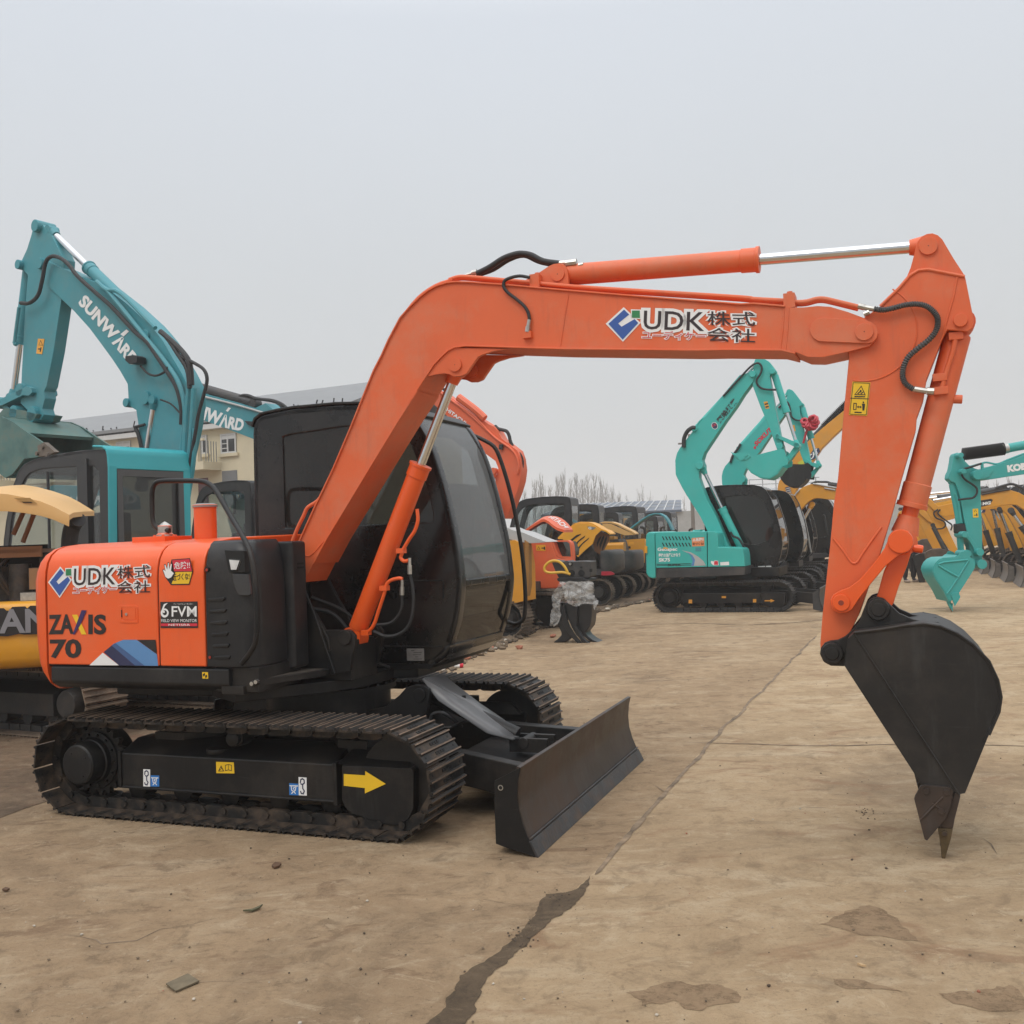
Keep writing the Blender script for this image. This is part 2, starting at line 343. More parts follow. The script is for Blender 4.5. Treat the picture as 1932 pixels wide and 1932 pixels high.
# ================================================================== GROUND
def ground_mat(name, a, b, dark, light, red, wet=0., ragged=False):
    m = bpy.data.materials.new(name); m.use_nodes = True; t = m.node_tree; n = t.nodes; l = t.links
    bs = n['Principled BSDF']; bs.inputs['Specular IOR Level'].default_value = .25
    co = n.new('ShaderNodeTexCoord'); src = co.outputs['Object']
    def nz(scale, det=8, rough=.62, sxy=None, dist=0.):
        x = n.new('ShaderNodeTexNoise'); x.inputs['Scale'].default_value = scale; x.inputs['Detail'].default_value = det
        x.inputs['Roughness'].default_value = rough; x.inputs['Distortion'].default_value = dist
        if sxy:
            mpg = n.new('ShaderNodeMapping'); mpg.inputs['Scale'].default_value = sxy; mpg.inputs['Rotation'].default_value = (0, 0, .22); mpg.inputs['Location'].default_value = (3.1, 7.7, 0)
            l.new(src, mpg.inputs[0]); l.new(mpg.outputs[0], x.inputs['Vector'])
        else: l.new(src, x.inputs['Vector'])
        return x.outputs['Fac']
    def rng(s, lo, hi, mx=1.):
        r = n.new('ShaderNodeMapRange'); r.inputs['From Min'].default_value = lo; r.inputs['From Max'].default_value = hi; r.inputs['To Max'].default_value = mx
        l.new(s, r.inputs['Value']); return r.outputs[0]
    def mix(fac, A, col):
        x = n.new('ShaderNodeMix'); x.data_type = 'RGBA'; l.new(fac, x.inputs['Factor'])
        if isinstance(A, tuple): x.inputs['A'].default_value = (*A, 1)
        else: l.new(A, x.inputs['A'])
        x.inputs['B'].default_value = (*col, 1); return x.outputs['Result']
    big = nz(.5, 9, .7, dist=.8); mid = nz(1.1, 10, .68, dist=.4); stre = nz(1.3, 12, .74, (.75, 1.7, 1), .5); fine = nz(11, 12, .8, dist=.5); flake = nz(3.4, 14, .80, (.85, 1.4, 1), .9); mott = nz(30, 8, .82); blot = nz(5.5, 10, .72, dist=.6); grain = nz(70, 4, .8); spots = nz(2.3, 6, .6, (.8, 1.5, 1), 1.2)
    c = mix(rng(mid, .36, .64), a, b)
    c = mix(rng(stre, .52, .66, .8), c, light)
    c = mix(rng(stre, .42, .32, .6), c, dark)
    c = mix(rng(big, .53, .66, .6), c, dark)
    c = mix(rng(big, .44, .34, .45), c, light)
    c = mix(rng(spots, .57, .66, .65), c, red)
    c = mix(rng(blot, .52, .64, .55), c, dark)
    c = mix(rng(blot, .46, .34, .45), c, light)
    c = mix(rng(flake, .575, .60, .55), c, light)
    c = mix(rng(flake, .40, .375, .50), c, dark)
    c = mix(rng(mott, .55, .68, .7), c, dark)
    c = mix(rng(mott, .42, .30, .5), c, light)
    c = mix(rng(fine, .56, .70, .65), c, dark)
    c = mix(rng(fine, .46, .26, .40), c, light)
    c = mix(rng(grain, .56, .72, .6), c, dark)
    l.new(c, bs.inputs['Base Color'])
    r = rng(big, .3, .7); rr = n.new('ShaderNodeMapRange'); rr.inputs['To Min'].default_value = .95-wet; rr.inputs['To Max'].default_value = .8-wet
    l.new(r, rr.inputs['Value']); l.new(rr.outputs[0], bs.inputs['Roughness'])
    ad1 = n.new('ShaderNodeMath'); ad1.operation = 'MULTIPLY_ADD'; l.new(fine, ad1.inputs[0]); ad1.inputs[1].default_value = .6; l.new(stre, ad1.inputs[2])
    ad2 = n.new('ShaderNodeMath'); ad2.operation = 'MULTIPLY_ADD'; l.new(grain, ad2.inputs[0]); ad2.inputs[1].default_value = .16; l.new(ad1.outputs[0], ad2.inputs[2])
    bp = n.new('ShaderNodeBump'); bp.inputs['Strength'].default_value = .75; bp.inputs['Distance'].default_value = .075
    l.new(ad2.outputs[0], bp.inputs['Height']); l.new(bp.outputs[0], bs.inputs['Normal'])
    if ragged:     # a stain that breaks up towards nothing
        tr = n.new('ShaderNodeBsdfTransparent'); mxs = n.new('ShaderNodeMixShader'); l.new(rng(nz(9, 12, .8), .30, .50), mxs.inputs[0]); l.new(tr.outputs[0], mxs.inputs[1]); l.new(bs.outputs[0], mxs.inputs[2])
        l.new(mxs.outputs[0], [x for x in n if x.type == 'OUTPUT_MATERIAL'][0].inputs['Surface'])
    return m
G_LEFT = ground_mat('dusty_concrete', (.415,.292,.176), (.325,.223,.132), (.180,.126,.077), (.50,.385,.255), (.21,.132,.078))
G_RIGHT = ground_mat('pale_concrete', (.495,.358,.218), (.400,.281,.166), (.240,.168,.101), (.58,.455,.305), (.310,.182,.102))
G_SOIL = ground_mat('trodden_soil', (.225,.155,.098), (.160,.108,.066), (.085,.060,.040), (.31,.23,.155), (.20,.105,.066))
G_MUD = ground_mat('damp_mud', (.150,.106,.066), (.108,.076,.047), (.060,.043,.028), (.22,.16,.10), (.125,.088,.055), .12)
JOINT = mat('joint_dirt', (.185,.132,.084), .9, var=.6, vs=6, bump=.4, bs=30)
def sheet(name, poly, z, m, jag=0., step=.12, sd=0., kind='structure'):
    """flat patch; its outline is roughened"""
    P = []
    for a, b in zip(poly, poly[1:]+poly[:1]):
        a = Vector(a[:2]); b = Vector(b[:2]); k = max(1, min(400, int((b-a).length/step))) if jag else 1
        for i in range(k):
            p = a.lerp(b, i/k)
            if jag: p += Vector((noise.noise((p.x*3.1+sd, p.y*3.1, 1.3)), noise.noise((p.x*3.1+sd, p.y*3.1, 9.1))))*jag + Vector((noise.noise((p.x*14+sd, p.y*14, 2.3)), noise.noise((p.x*14+sd, p.y*14, 5.1))))*jag*.45 + Vector((noise.noise((p.x*38+sd, p.y*38, 4.3)), noise.noise((p.x*38+sd, p.y*38, 8.1))))*jag*.25
            P.append((p.x, p.y, z))
    b = MB(); b.use(m); b.add(P, [tuple(range(len(P)))]); o = b.build(name)
    if kind: tag(o, kind=kind)
    return o
def streak(b, pts, w, z, wob=.05, sd=0., step=.06):
    """narrow irregular band along a ground line"""
    Q = []
    for a, c in zip(pts, pts[1:]):
        k = max(1, int((c-a).length/step)); Q += [a.lerp(c, i/k) for i in range(k)]
    Q.append(pts[-1]); A = []
    for i, p in enumerate(Q):
        d = (Q[min(i+1, len(Q)-1)]-Q[max(0, i-1)]); d = Vector((d.x, d.y, 0)).normalized(); nn = Vector((-d.y, d.x, 0))
        o = noise.noise((p.x*1.7+sd, p.y*1.7, 0))*wob; e = min(1, i/4, (len(Q)-1-i)/4)
        wl = w*e*(.55+.9*abs(noise.noise((p.x*5+sd, p.y*5, 3)))); wr = w*e*(.55+.9*abs(noise.noise((p.x*5+sd, p.y*5, 7))))
        A.append(((p+nn*(o+wl)).to_tuple()[:2], (p+nn*(o-wr)).to_tuple()[:2]))
    vs = []; fs = []
    for l_, r_ in A: vs += [(*l_, z), (*r_, z)]
    for i in range(len(A)-1): fs.append((2*i, 2*i+1, 2*i+3, 2*i+2))
    b.add(vs, fs)
b = MB(); b.use(G_LEFT).add([(-300,-20,0),(300,-20,0),(300,560,0),(-300,560,0)], [(0,1,2,3)])
tag(b.build('ground'), kind='structure')
JX = 'X:395,480 820,0'; JU = 'U:1540,1200'
jl = ground('U:800,1960 905,1850 985,1755 1060,1690')+ground(JX)+ground(JU)
far = ground('U:1540,1200')[0]
sheet('concrete_slab', [(-1.2, -2)]+[tuple(p[:2]) for p in jl]+[tuple((jl[-1]+(jl[-1]-jl[-2]).normalized()*60)[:2]), (90, 60), (60, -2)], .002, G_RIGHT, .035, .05)
edge = ground('U:700,1320 870,1240 960,1205 1010,1178 1075,1150 1160,1118 1275,1128')
edge = ground('U:780,1285 870,1243 960,1208 1010,1183 1085,1163 1180,1142 1268,1126')
dv = (edge[-1]-edge[0]).normalized()
sheet('soil_yard', [tuple((edge[0]-dv*9)[:2])]+[tuple(p[:2]) for p in edge]+[tuple((edge[-1]+dv*14)[:2]), (6, 60), (-30, 60), (-30, 14)], .003, G_SOIL, .10, .2)
mud = ground('X:-10,800 60,748 120,682 195,602 232,552 290,545 350,515 395,480 372,525 325,575 255,632 165,706 85,795 0,890 -80,1040 -230,1040')
sheet('mud_strip', mud, .0045, G_MUD, .04, .02)
for i, s in enumerate(('X:530,900 640,870 780,868 880,895 885,940 780,970 690,935 600,950', 'X:1240,650 1300,610 1400,585 1480,610 1560,715 1420,690 1330,680', 'X:1255,845 1380,840 1500,885 1400,880 1290,865', 'X:1620,900 1800,885 1932,895 1960,950 1800,960 1680,930')):
    sheet('damp_patch', ground(s), .0035, ground_mat('damp_concrete', (.350,.240,.143), (.300,.202,.119), (.20,.137,.083), (.40,.285,.175), (.25,.16,.095), ragged=True) if i == 0 else bpy.data.materials['damp_concrete'], .06, .02, i*7)
b = MB(); b.use(JOINT)
streak(b, ground('X:395,480 820,0')+ground('U:1540,1200'), .020, .0055, .03, 0, .015)
streak(b, ground('U:1290,1403 1420,1405 1600,1409 1760,1404 1932,1409 2100,1412'), .012, .0055, .05, 5)
streak(b, ground('U:1170,1181 1300,1176 1420,1180 1560,1170'), .03, .0055, .1, 6)
streak(b, ground('U:1730,1149 1800,1147 1932,1148'), .05, .0055, .1, 8)
streak(b, ground('Y:340,225 350,240 420,245'), .005, .0015, .02, 9)
streak(b, ground('Y:230,368 300,380 365,395 380,410 440,405 510,400 600,358 680,350 760,342'), .007, .0015, .02, 11)
streak(b, ground('Y:690,560 760,552 830,550 900,556'), .006, .0015, .02, 12)
streak(b, ground('X:1105,245 1150,238 1240,242'), .012, .0055, .02, 13)
streak(b, ground('X:1780,345 1820,370 1845,410'), .012, .0055, .02, 14)
streak(b, ground('X:600,155 640,180 700,200'), .012, .0055, .02, 15)
streak(b, ground('X:250,372 350,380 430,378'), .008, .0015, .02, 16)
streak(b, ground('U:0,1515 60,1480 110,1465'), .03, .0015, .03, 17); streak(b, ground('U:-40,1525 30,1505 90,1495'), .01, .0015, .05, 18)
tag(b.build('ground_cracks'), kind='structure')

# ================================================================== MAIN EXCAVATOR
YAW = -.37
fr = Frame((-1.2726, 6.9709), YAW)
root = empty('excavator', 'big orange excavator in the foreground with arched boom, black bucket and black dozer blade', 'excavator', (fr.S.x, fr.S.y, 0), YAW)
def cap_disc(b, c, y0, y1, r, n=28): b.cyl((c[0], y0, c[1]), (c[0], y1, c[1]), r, n=n)
# ---- tracks
TR, TX0, TX1 = .288, -1.29, .965
def track_path(R, x0, x1, zc):
    L = x1-x0; tot = 2*L+2*math.pi*R
    def at(s):
        s %= tot
        if s < L: return x0+s, zc-R, 0.
        s -= L
        if s < math.pi*R: a = s/R; return x1+R*math.sin(a), zc-R*math.cos(a), a
        s -= math.pi*R
        if s < L: return x1-s, zc+R, math.pi
        s -= L; a = s/R; return x0-R*math.sin(a), zc+R*math.cos(a), math.pi+a
    return at, tot
def shoe_mb(w, p, hg=.026):
    b = MB(); b.use(STEELB); q = p*.485
    b.prism([(-q,0),(-q,-.010),(-.066*p/.154,-.011),(.066*p/.154,-.011),(q,-.010),(q,0)], -w/2, w/2)
    for s in (-.060, 0, .060):
        s *= p/.154
        b.use(STEELB).add([(x, y, z) for y in (-w/2, w/2) for x, z in ((s-.010,-.011),(s-.0045,-hg),(s+.0045,-hg),(s+.010,-.011))], [(0,1,5,4),(2,3,7,6),(0,3,2,1),(4,5,6,7)])
        b.use(WORN).add([(x, y, z) for y in (-w/2, w/2) for x, z in ((s-.0045,-hg),(s+.0045,-hg))], [(0,1,3,2)])
    b.use(DARK)
    for s in (-.03, .03):
        for yy in (-.40, .40): b.box(s*p/.154-.006, s*p/.154+.006, yy*w-.008, yy*w+.008, -.0125, .001)
        for yy in (-.10, -.03, .04, .10): b.box(s*p/.154-.009, s*p/.154+.009, yy*w-.010, yy*w+.010, -.0145, -.010)
    return b
at, tot = track_path(TR, TX0, TX1, .315); NS = 41; PITCH = tot/NS
shoe0 = None
for side in (-1, 1):
    yc = side*.905
    b = MB(); b.use(STEELB)
    for i in range(NS):
        for yy in (-.085, .045):
            x, z, a = at((i+.5)*PITCH); c, s_ = math.cos(a), math.sin(a)
            o = len(b.v); bb = MB(); bb.prism([(-.083,.0),(-.083,.05),(-.05,.066),(.05,.066),(.083,.05),(.083,.0)], yc+yy, yc+yy+.04)
            b.add([(x+v[0]*c-v[2]*s_, v[1], z+v[0]*s_+v[2]*c) for v in bb.v], bb.f)
        x, z, a = at(i*PITCH); b.cyl((x-.035*math.sin(a), yc-.10, z+.035*math.cos(a)), (x-.035*math.sin(a), yc+.10, z+.035*math.cos(a)), .021, n=10)
    tr = b.build('track', root)
    for i in range(NS):
        if shoe0 is None: shoe0 = shoe_mb(.45, PITCH).build('track_shoe', tr); s0 = shoe0
        else: s0 = shoe0.copy(); COL.objects.link(s0); s0.parent = tr
        x, z, a = at((i+.5)*PITCH+.04); s0.location = (x, yc, z+0); s0.rotation_euler = (0, -a, 0)
    # sprocket / final drive
    y0 = side*1.095; ys = lambda v: side*v
    g = [(-1.27+(.235 if k % 4 < 2 else .205)*math.cos(2*math.pi*k/84), .315+(.235 if k % 4 < 2 else .205)*math.sin(2*math.pi*k/84)) for k in range(84)]
    b = MB(); b.use(STEELB).prism(g, ys(.88), ys(.92)); b.build('sprocket', tr, bevel=.003)
    b = MB(); b.use(BLACK).lathe((-1.27, ys(.78), .315), (-1.27, ys(1.2), .315), [(0,.20),(.10,.20),(.105,.185),(.16,.185),(.165,.15),(.20,.145),(.205,.135),(.285,.130),(.30,.128),(.305,.120),(.31,.118)], 40)
    for k in range(14):
        a = 2*math.pi*k/14; b.cyl((-1.27+.167*math.cos(a), ys(.94), .315+.167*math.sin(a)), (-1.27+.167*math.cos(a), ys(.957), .315+.167*math.sin(a)), .010, n=8)
    for k in range(4):
        a = 2*math.pi*k/4+.6; b.cyl((-1.27+.085*math.cos(a), ys(1.085), .315+.085*math.sin(a)), (-1.27+.085*math.cos(a), ys(1.094), .315+.085*math.sin(a)), .007, n=8)
    b.build('final_drive', tr, bevel=.003, ang=50)
    b = MB(); b.use(BLACK).lathe((.965, ys(.82), .315), (.965, ys(1.0), .315), [(0,.10),(.01,.235),(.04,.225),(.08,.225),(.11,.235),(.12,.10)], 36); b.build('idler', tr)
    for k in range(5):
        x = -.93+.36*k; b = MB(); b.use(BLACK).lathe((x, ys(.80), .150), (x, ys(1.02), .150), [(0,.05),(.01,.07),(.04,.055),(.10,.055),(.13,.07),(.14,.05)], 20); b.build('track_roller', tr)
    b = MB(); b.use(BLACK).lathe((-.15, ys(.72), .50), (-.15, ys(.985), .50), [(0,.03),(.10,.03),(.105,.055),(.22,.055),(.225,.045),(.255,.045),(.265,.03)], 20); b.build('carrier_roller', tr)
    # side frame
    b = MB(); b.use(BLACK)
    yz = [(ys(1.0),.178),(ys(1.0),.386),(ys(.84),.455),(ys(.70),.455),(ys(.70),.178)]
    b.prismx(yz, -1.0, .585)
    b.box(-1.012, -.985, min(ys(1.012), ys(.75)), max(ys(1.012), ys(.75)), .165, .40)
    b.box(.575, .605, min(ys(1.012), ys(.75)), max(ys(1.012), ys(.75)), .150, .40)
    fo = fr.xz('M:612,318 1130,340 1150,365 1148,640 1112,722 1060,765 980,768 880,752 760,705 690,682 640,640 612,578', -1.0)
    b.prism(fo, ys(1.0), ys(.80))
    b.add([(.60, ys(1.0), .39), (1.08, ys(1.0), .388), (.98, ys(.82), .46), (.62, ys(.82), .46), (.60, ys(.75), .38), (1.08, ys(.75), .38)], [(0,1,2,3),(3,2,5,4),(0,3,4),(1,5,2)])
    b.box(-1.0, .585, min(ys(1.006), ys(.9)), max(ys(1.006), ys(.9)), .163, .182)
    b.cyl((-.30, ys(.92), .40), (-.30, ys(.92), .432), .07, n=20)
    sf = b.build('side_frame', tr, bevel=.008, ang=28)
    if side < 0:
        d = Decal(fr, -1.0, .006)
        d.poly('M:633,382 792,392 793,360 946,456 790,527 790,487 633,470', YEL); d.build('arrow_sticker', sf)
        d = Decal(fr, -1.0, .003); d.poly('L:1410,618 1526,622 1530,694 1412,692', YEL)
        d.poly('L:1424,680 1444,640 1464,680', INK, 1); d.poly('L:1432,676 1444,652 1457,676', YEL, 2); d.line('L:1472,640 1472,676 1492,670 1512,676 1512,640 1492,636 1472,640', .004, INK, 1); d.line('L:1492,638 1492,670', .003, INK, 1); d.line('L:1436,672 1448,660', .004, INK, 3); d.build('warning_sticker', sf)
        for w, wx, wb in (('L', 0, 0), ('M', -1, 0)):
            d = Decal(fr, -1.0, .003)
            if w == 'L':
                d.poly('L:936,666 981,668 981,780 936,778', WHITE); d.line('L:946,700 948,682 958,676 968,684 970,702 960,712 950,708', .008, NAVY, 1); d.line('L:959,712 959,738 968,752 962,768 950,766 946,754', .008, NAVY, 1)
                d.poly('L:984,706 1040,708 1040,780 984,779', SBLUE); d.line('L:990,722 1034,723', .006, WHITE, 1); d.line('L:998,724 1000,750 1010,758 1020,750 1024,724', .006, WHITE, 1); d.line('L:1000,768 1012,754 1024,768', .006, WHITE, 1); d.line('L:1016,732 1008,736 1014,746', .005, WHITE, 1)
            else:
                d.poly('M:294,406 354,410 356,545 296,542', WHITE); d.line('M:308,448 312,424 324,418 336,428 338,450 324,462 312,456', .008, NAVY, 1); d.line('M:325,462 326,490 338,510 330,530 316,528 310,512', .008, NAVY, 1)
                d.poly('M:224,452 294,456 296,542 226,540', SBLUE); d.line('M:230,470 290,472', .006, WHITE, 1); d.line('M:240,472 244,504 258,514 272,504 276,474', .006, WHITE, 1); d.line('M:244,528 258,512 272,528', .006, WHITE, 1); d.line('M:266,482 256,488 262,500', .005, WHITE, 1)
            d.build('tie_down_sticker', sf)
# ---- lower frame, slew ring
b = MB(); b.use(BLACK)
b.prismz([(-.62,-.45),(-.85,-.85),(-.62,-.85),(-.25,-.5),(.25,-.5),(.52,-.85),(.72,-.85),(.60,-.42),(.60,.42),(.72,.85),(.52,.85),(.25,.5),(-.25,.5),(-.62,.85),(-.85,.85),(-.62,.45)], .30, .50)
b.prismz([(.50,-.36),(.98,-.22),(.98,.22),(.50,.36)], .46, .475)
b.build('lower_frame', root, bevel=.012)
b = MB(); b.use(BLACK).lathe((-.06,0,.47), (-.06,0,.8), [(0,.50),(.02,.50),(.03,.43),(.19,.43),(.195,.47),(.235,.47)], 56)
for k in range(30):
    a = 2*math.pi*k/30; b.cyl((-.06+.45*math.cos(a), .45*math.sin(a), .70), (-.06+.45*math.cos(a), .45*math.sin(a), .718), .012, n=6)
b.build('slew_ring', root)
# ---- blade
prof = [(1.880,.004),(1.838,.085),(1.806,.165),(1.786,.245),(1.782,.32),(1.790,.40),(1.806,.463)]
b = MB(); b.use(BLADE := mat('worn_blade_paint', (.034,.025,.021), .40, metal=.1, spec=.4, grime=.5, var=.5, vs=2.2, bump=.12, bs=12, dust=(.095,.058,.038), damt=.9, dscale=1.4))
b.strip(prof, -1.15, 1.15, .022)
bl = b.build('dozer_blade', root, bevel=.004)
b = MB(); b.use(CUTE := mat('cutting_edge_steel', (.050,.052,.056), .42, metal=.35, var=.35, vs=7, bump=.2, bs=40, dust=(.16,.10,.06), damt=.7, dscale=6)).strip([(1.889,.001),(1.849,.083)], -1.152, 1.152, .012); b.tube([(1.843,-1.15,.093),(1.843,1.15,.093)], .006, 6)
b.build('cutting_edge', bl, bevel=.003)
for s in (-1, 1):
    b = MB(); b.use(BLACK); ep = [(1.655,.385),(1.650,.055),(1.70,.04),(1.872,.002)]+prof[1:]
    b.prism(ep, s*1.151, s*1.135)
    b.use(ZINC).cyl((1.69, s*1.152, .352), (1.69, s*1.154, .352), .016, n=16); b.use(DARK).cyl((1.69, s*1.1535, .352), (1.69, s*1.1555, .352), .010, n=16)
    b.build('blade_end_plate', bl, bevel=.003)
b = MB(); b.use(BLACK); b.box(1.66,1.752,-1.13,1.13,.20,.225); b.box(1.64,1.665,-1.13,1.13,.055,.30); b.build('blade_back_stiffener', bl, bevel=.004)
for s in (-1, 1):
    b = MB(); b.use(BLACK)
    b.loft([[(x, s*yy+d, z) for d, z in ((-.045,z0),(.045,z0),(.045,z1),(-.045,z1))] for x, yy, z0, z1 in ((.52,.40,.20,.36),(.95,.42,.20,.40),(1.35,.50,.16,.36),(1.78,.60,.10,.32))])
    b.build('blade_arm', root, bevel=.01)
b = MB(); b.use(BLACK); b.add([(1.0,-.42,.29),(1.0,.42,.29),(1.752,.58,.245),(1.752,-.58,.245)], [(0,1,2,3)]); b.add([(1.0,-.42,.275),(1.0,.42,.275),(1.752,.58,.23),(1.752,-.58,.23)], [(0,1,2,3)])
b.build('blade_web', root)
# lug + blade cylinder + grey guard
lug = fr.xz('G:180,470 300,445 380,380 420,335 470,318 520,322 552,345 556,385 545,450 520,520 440,560 180,560', -.16)
for yy in (-.16, .12):
    b = MB(); b.use(BLACK).prism(lug, yy, yy+.04)
    c = fr.xz('G:500,378', -.16)[0]; cap_disc(b, c, yy-.012, yy+.052, .045); b.build('blade_cylinder_lug', root, bevel=.006)
pc = fr.xz('G:500,378', -.10)[0]; pe = fr.xz('G:1130,640', 0)[0]
b = MB(); b.use(BLACK); dv3 = Vector((pe[0]-pc[0], 0, pe[1]-pc[1])); ax = dv3.normalized()
b.cyl((pc[0],0,pc[1]), Vector((pc[0],0,pc[1]))+ax*(dv3.length*.9), .052); b.cyl((pe[0],-.10,pe[1]), (pe[0],.10,pe[1]), .035)
for yy in (-.09, .05): b.box(pe[0]-.10, pe[0]+.16, yy, yy+.035, pe[1]-.06, pe[1]+.03)
b.build('blade_cylinder', root, bevel=.005)
b = MB(); b.use(GREYP)
ga = fr.xz('G:515,285 608,408 890,598 1040,637', -.13); gr = fr.xz('G:528,276 760,408 960,548 1066,622', -.05); gb = fr.xz('G:640,262 850,425 990,520 1088,607', .13)
for A, yA, B, yB in ((ga, -.13, gr, -.05), (gr, -.05, gb, .13)):
    vs = [(x, yA, z) for x, z in A]+[(x, yB, z) for x, z in B]; k = len(A)
    b.add(vs, [(i, i+1, k+i+1, k+i) for i in range(k-1)])
for s in ('G:755,395', 'G:925,520'):
    x, z = fr.xz(s, .03)[0]; b.use(BLACK).cyl((x, .03, z-.012), (x, .03, z+.016), .016, n=6)
o = b.build('cylinder_guard', root, sharp=12); md = o.modifiers.new('t', 'SOLIDIFY'); md.thickness = .006
hs = fr.p3('G:560,520 575,490 610,480 650,490', -.16); b = MB(); b.use(RUBBER).tube([hs[0]+Vector((-.05,.0,-.04))]+hs+[hs[-1]+Vector((.06,.12,-.1))], .012, 8, 4); b.build('blade_hose', root)

# ---- upper frame / body
b = MB(); b.use(BLACK)
b.prismz([(-.42,-.80),(-.10,-1.00),(.06,-.80),(.28,-.55),(.40,-.30),(.40,.10),(.56,.16),(.56,.95),(-1.2,.95),(-1.2,-.80)], .725, .80)
b.box(-.20,.115,-1.05,-.60,.801,.953)
dk = b.build('upper_deck', root, bevel=.01)
b = MB(); b.use(BLACKP)
b.prismx([(-1.075,.835),(-1.085,.86),(-1.085,.944),(-1.0,.944),(-.95,.80),(-1.02,.80)], -1.475, -.075)
sk = b.build('skirt_panel', root, bevel=.012)
d = Decal(fr, -1.085, .003); d.poly('K:1508,1556 1552,1558 1554,1606 1510,1604', YEL)
d.poly('K:1514,1572 1530,1562 1530,1580 1516,1590', INK, 1); d.poly('K:1532,1582 1546,1574 1546,1594 1532,1600', INK, 1); d.build('hazard_sticker', sk)
HY = -1.08
hood_yz = [(HY,.955),(HY,1.50),(HY+.006,1.56),(HY+.022,1.62),(HY+.052,1.668),(HY+.10,1.702),(HY+.17,1.722),(HY+.30,1.735),(0,1.752),(.02,1.752),(.02,.955)]
def hood(name, x0, x1, m, inset=0.):
    b = MB(); b.use(m); b.prismx([(y+inset, z-inset) for y, z in hood_yz], x0, x1); return b.build(name, root, bevel=.010, ang=45, sharp=50)
hood('engine_bay', -1.51, -.25, DARK, .012)
ed = hood('engine_door', -1.500, -.600, ORANGE)
fd = hood('side_panel', -.590, -.245, ORANGE)
# counterweight
cw = [(-1.512,-1.08),(-1.575,-1.078),(-1.615,-1.06),(-1.645,-1.0),(-1.68,-.75),(-1.70,-.4),(-1.71,0),(-1.70,.4),(-1.67,.75),(-1.59,1.03),(-1.512,1.08)]
b = MB(); b.use(ORANGE)
secs = []
for z, kx, dy in ((.785,-.55,.10),(.795,-.40,.075),(.83,.05,.03),(.90,.55,.008),(.96,.75,0),(1.1,.93,0),(1.35,1.0,0),(1.5,.96,0),(1.56,.88,.006),(1.62,.75,.022),(1.668,.58,.052),(1.702,.38,.10),(1.722,.18,.17),(1.735,.02,.30)):
    secs.append([(-1.512+(x+1.512)*kx if kx > 0 or x > -1.52 else -1.512+.0+(-kx)*.12, math.copysign(max(0, abs(y)-dy*min(1, abs(y)/.9)), y), z) for x, y in cw])
b.loft(secs); b.build('counterweight', root, sharp=50)
# black front cover of the side body
b = MB(); b.use(BLACKP)
cov = [(-.235,HY),(-.02,HY),(.04,HY+.015),(.085,HY+.05),(.105,HY+.11),(.110,HY+.20),(.110,-.74),(-.235,-.74)]
secs = []
for z, k in ((.955,1),(1.0,1),(1.45,.97),(1.58,.90),(1.65,.78),(1.70,.60),(1.718,.42)):
    e = (1-k)*.16
    secs.append([(-.235+(x+.235)*(1-(1-k)*.35), y+e*(1 if y < HY+.1 else .2), z) for x, y in cov])
b.loft(secs)
for i, zz in enumerate((1.365,1.295,1.225,1.155,1.085,1.015)):
    xa, xb = -.215+.006*i, -.085+.006*i
    b.prism([(xa,zz-.012),(xa+.004,zz+.004),(xb-.01,zz+.012),(xb,zz+.004),(xb-.02,zz-.014)], HY-.008, HY+.03)
co = b.build('front_cover', root, bevel=.006, ang=40)
b = MB(); b.use(BLACKP)
bx = [(-.235,-.74),(.10,-.74),(.155,-.72),(.155,-.56),(-.235,-.56)]
b.prismz(bx, .90, 1.70); b.build('tank_cover', root, bevel=.02)
b = MB(); b.use(DARK); hw = fr.xz('A:1318,180 1435,185 1440,310 1345,312', HY+.03); b.prism(hw, HY-.004, HY+.04)
b.use(LAMPG); b.prism(fr.xz('A:1330,232 1400,238 1378,300 1342,300', HY), HY-.012, HY+.02); b.build('work_light', co, bevel=.005)
b = MB(); b.use(mat('smooth_black_panel', (.035,.036,.039), .22, var=.1, coat=.2)); b.prism(fr.xz('A:1348,318 1440,322 1452,438 1440,446 1385,444 1362,400', HY), HY-.004, HY+.02); b.build('lamp_panel', co, bevel=.004)
for s in ('A:1197,294', 'A:1215,800'):
    b = MB(); x, z = fr.xz(s, HY)[0]; b.use(DARK).cyl((x, HY-.003, z), (x, HY+.01, z), .016, n=12); b.use(mat('red_reflector', (.35,.03,.015), .3)).cyl((x+.003, HY-.006, z-.003), (x+.003, HY, z-.003), .009, n=10); b.build('cover_bolt', co)
b = MB(); b.use(DARK)
for zz in (1.55, 1.525): b.box(.1095+.045, .1572, -.67, -.60, zz, zz+.012)
b.build('vent_slots', co)
# door latch
lt = fr.xz('K:882,1060 1028,1058 1030,1192 884,1190', HY)
b = MB(); b.use(ORANGE); ot = resample(lt, 16); it = resample(fr.xz('K:906,1078 1016,1076 1018,1172 908,1170', HY), 16); b.ring(ot, it, HY-.004, HY+.004); b.prism(fr.xz('K:916,1076 1012,1074 1014,1168 918,1168', HY), HY-.003, HY+.002)
x, z = fr.xz('K:946,1126', HY)[0]; b.use(ZINC).cyl((x, HY-.008, z), (x, HY, z), .011, n=16); b.use(DARK).box(x-.045, x-.033, HY-.0045, HY-.001, z-.02, z+.03)
b.build('door_latch', ed, bevel=.002)
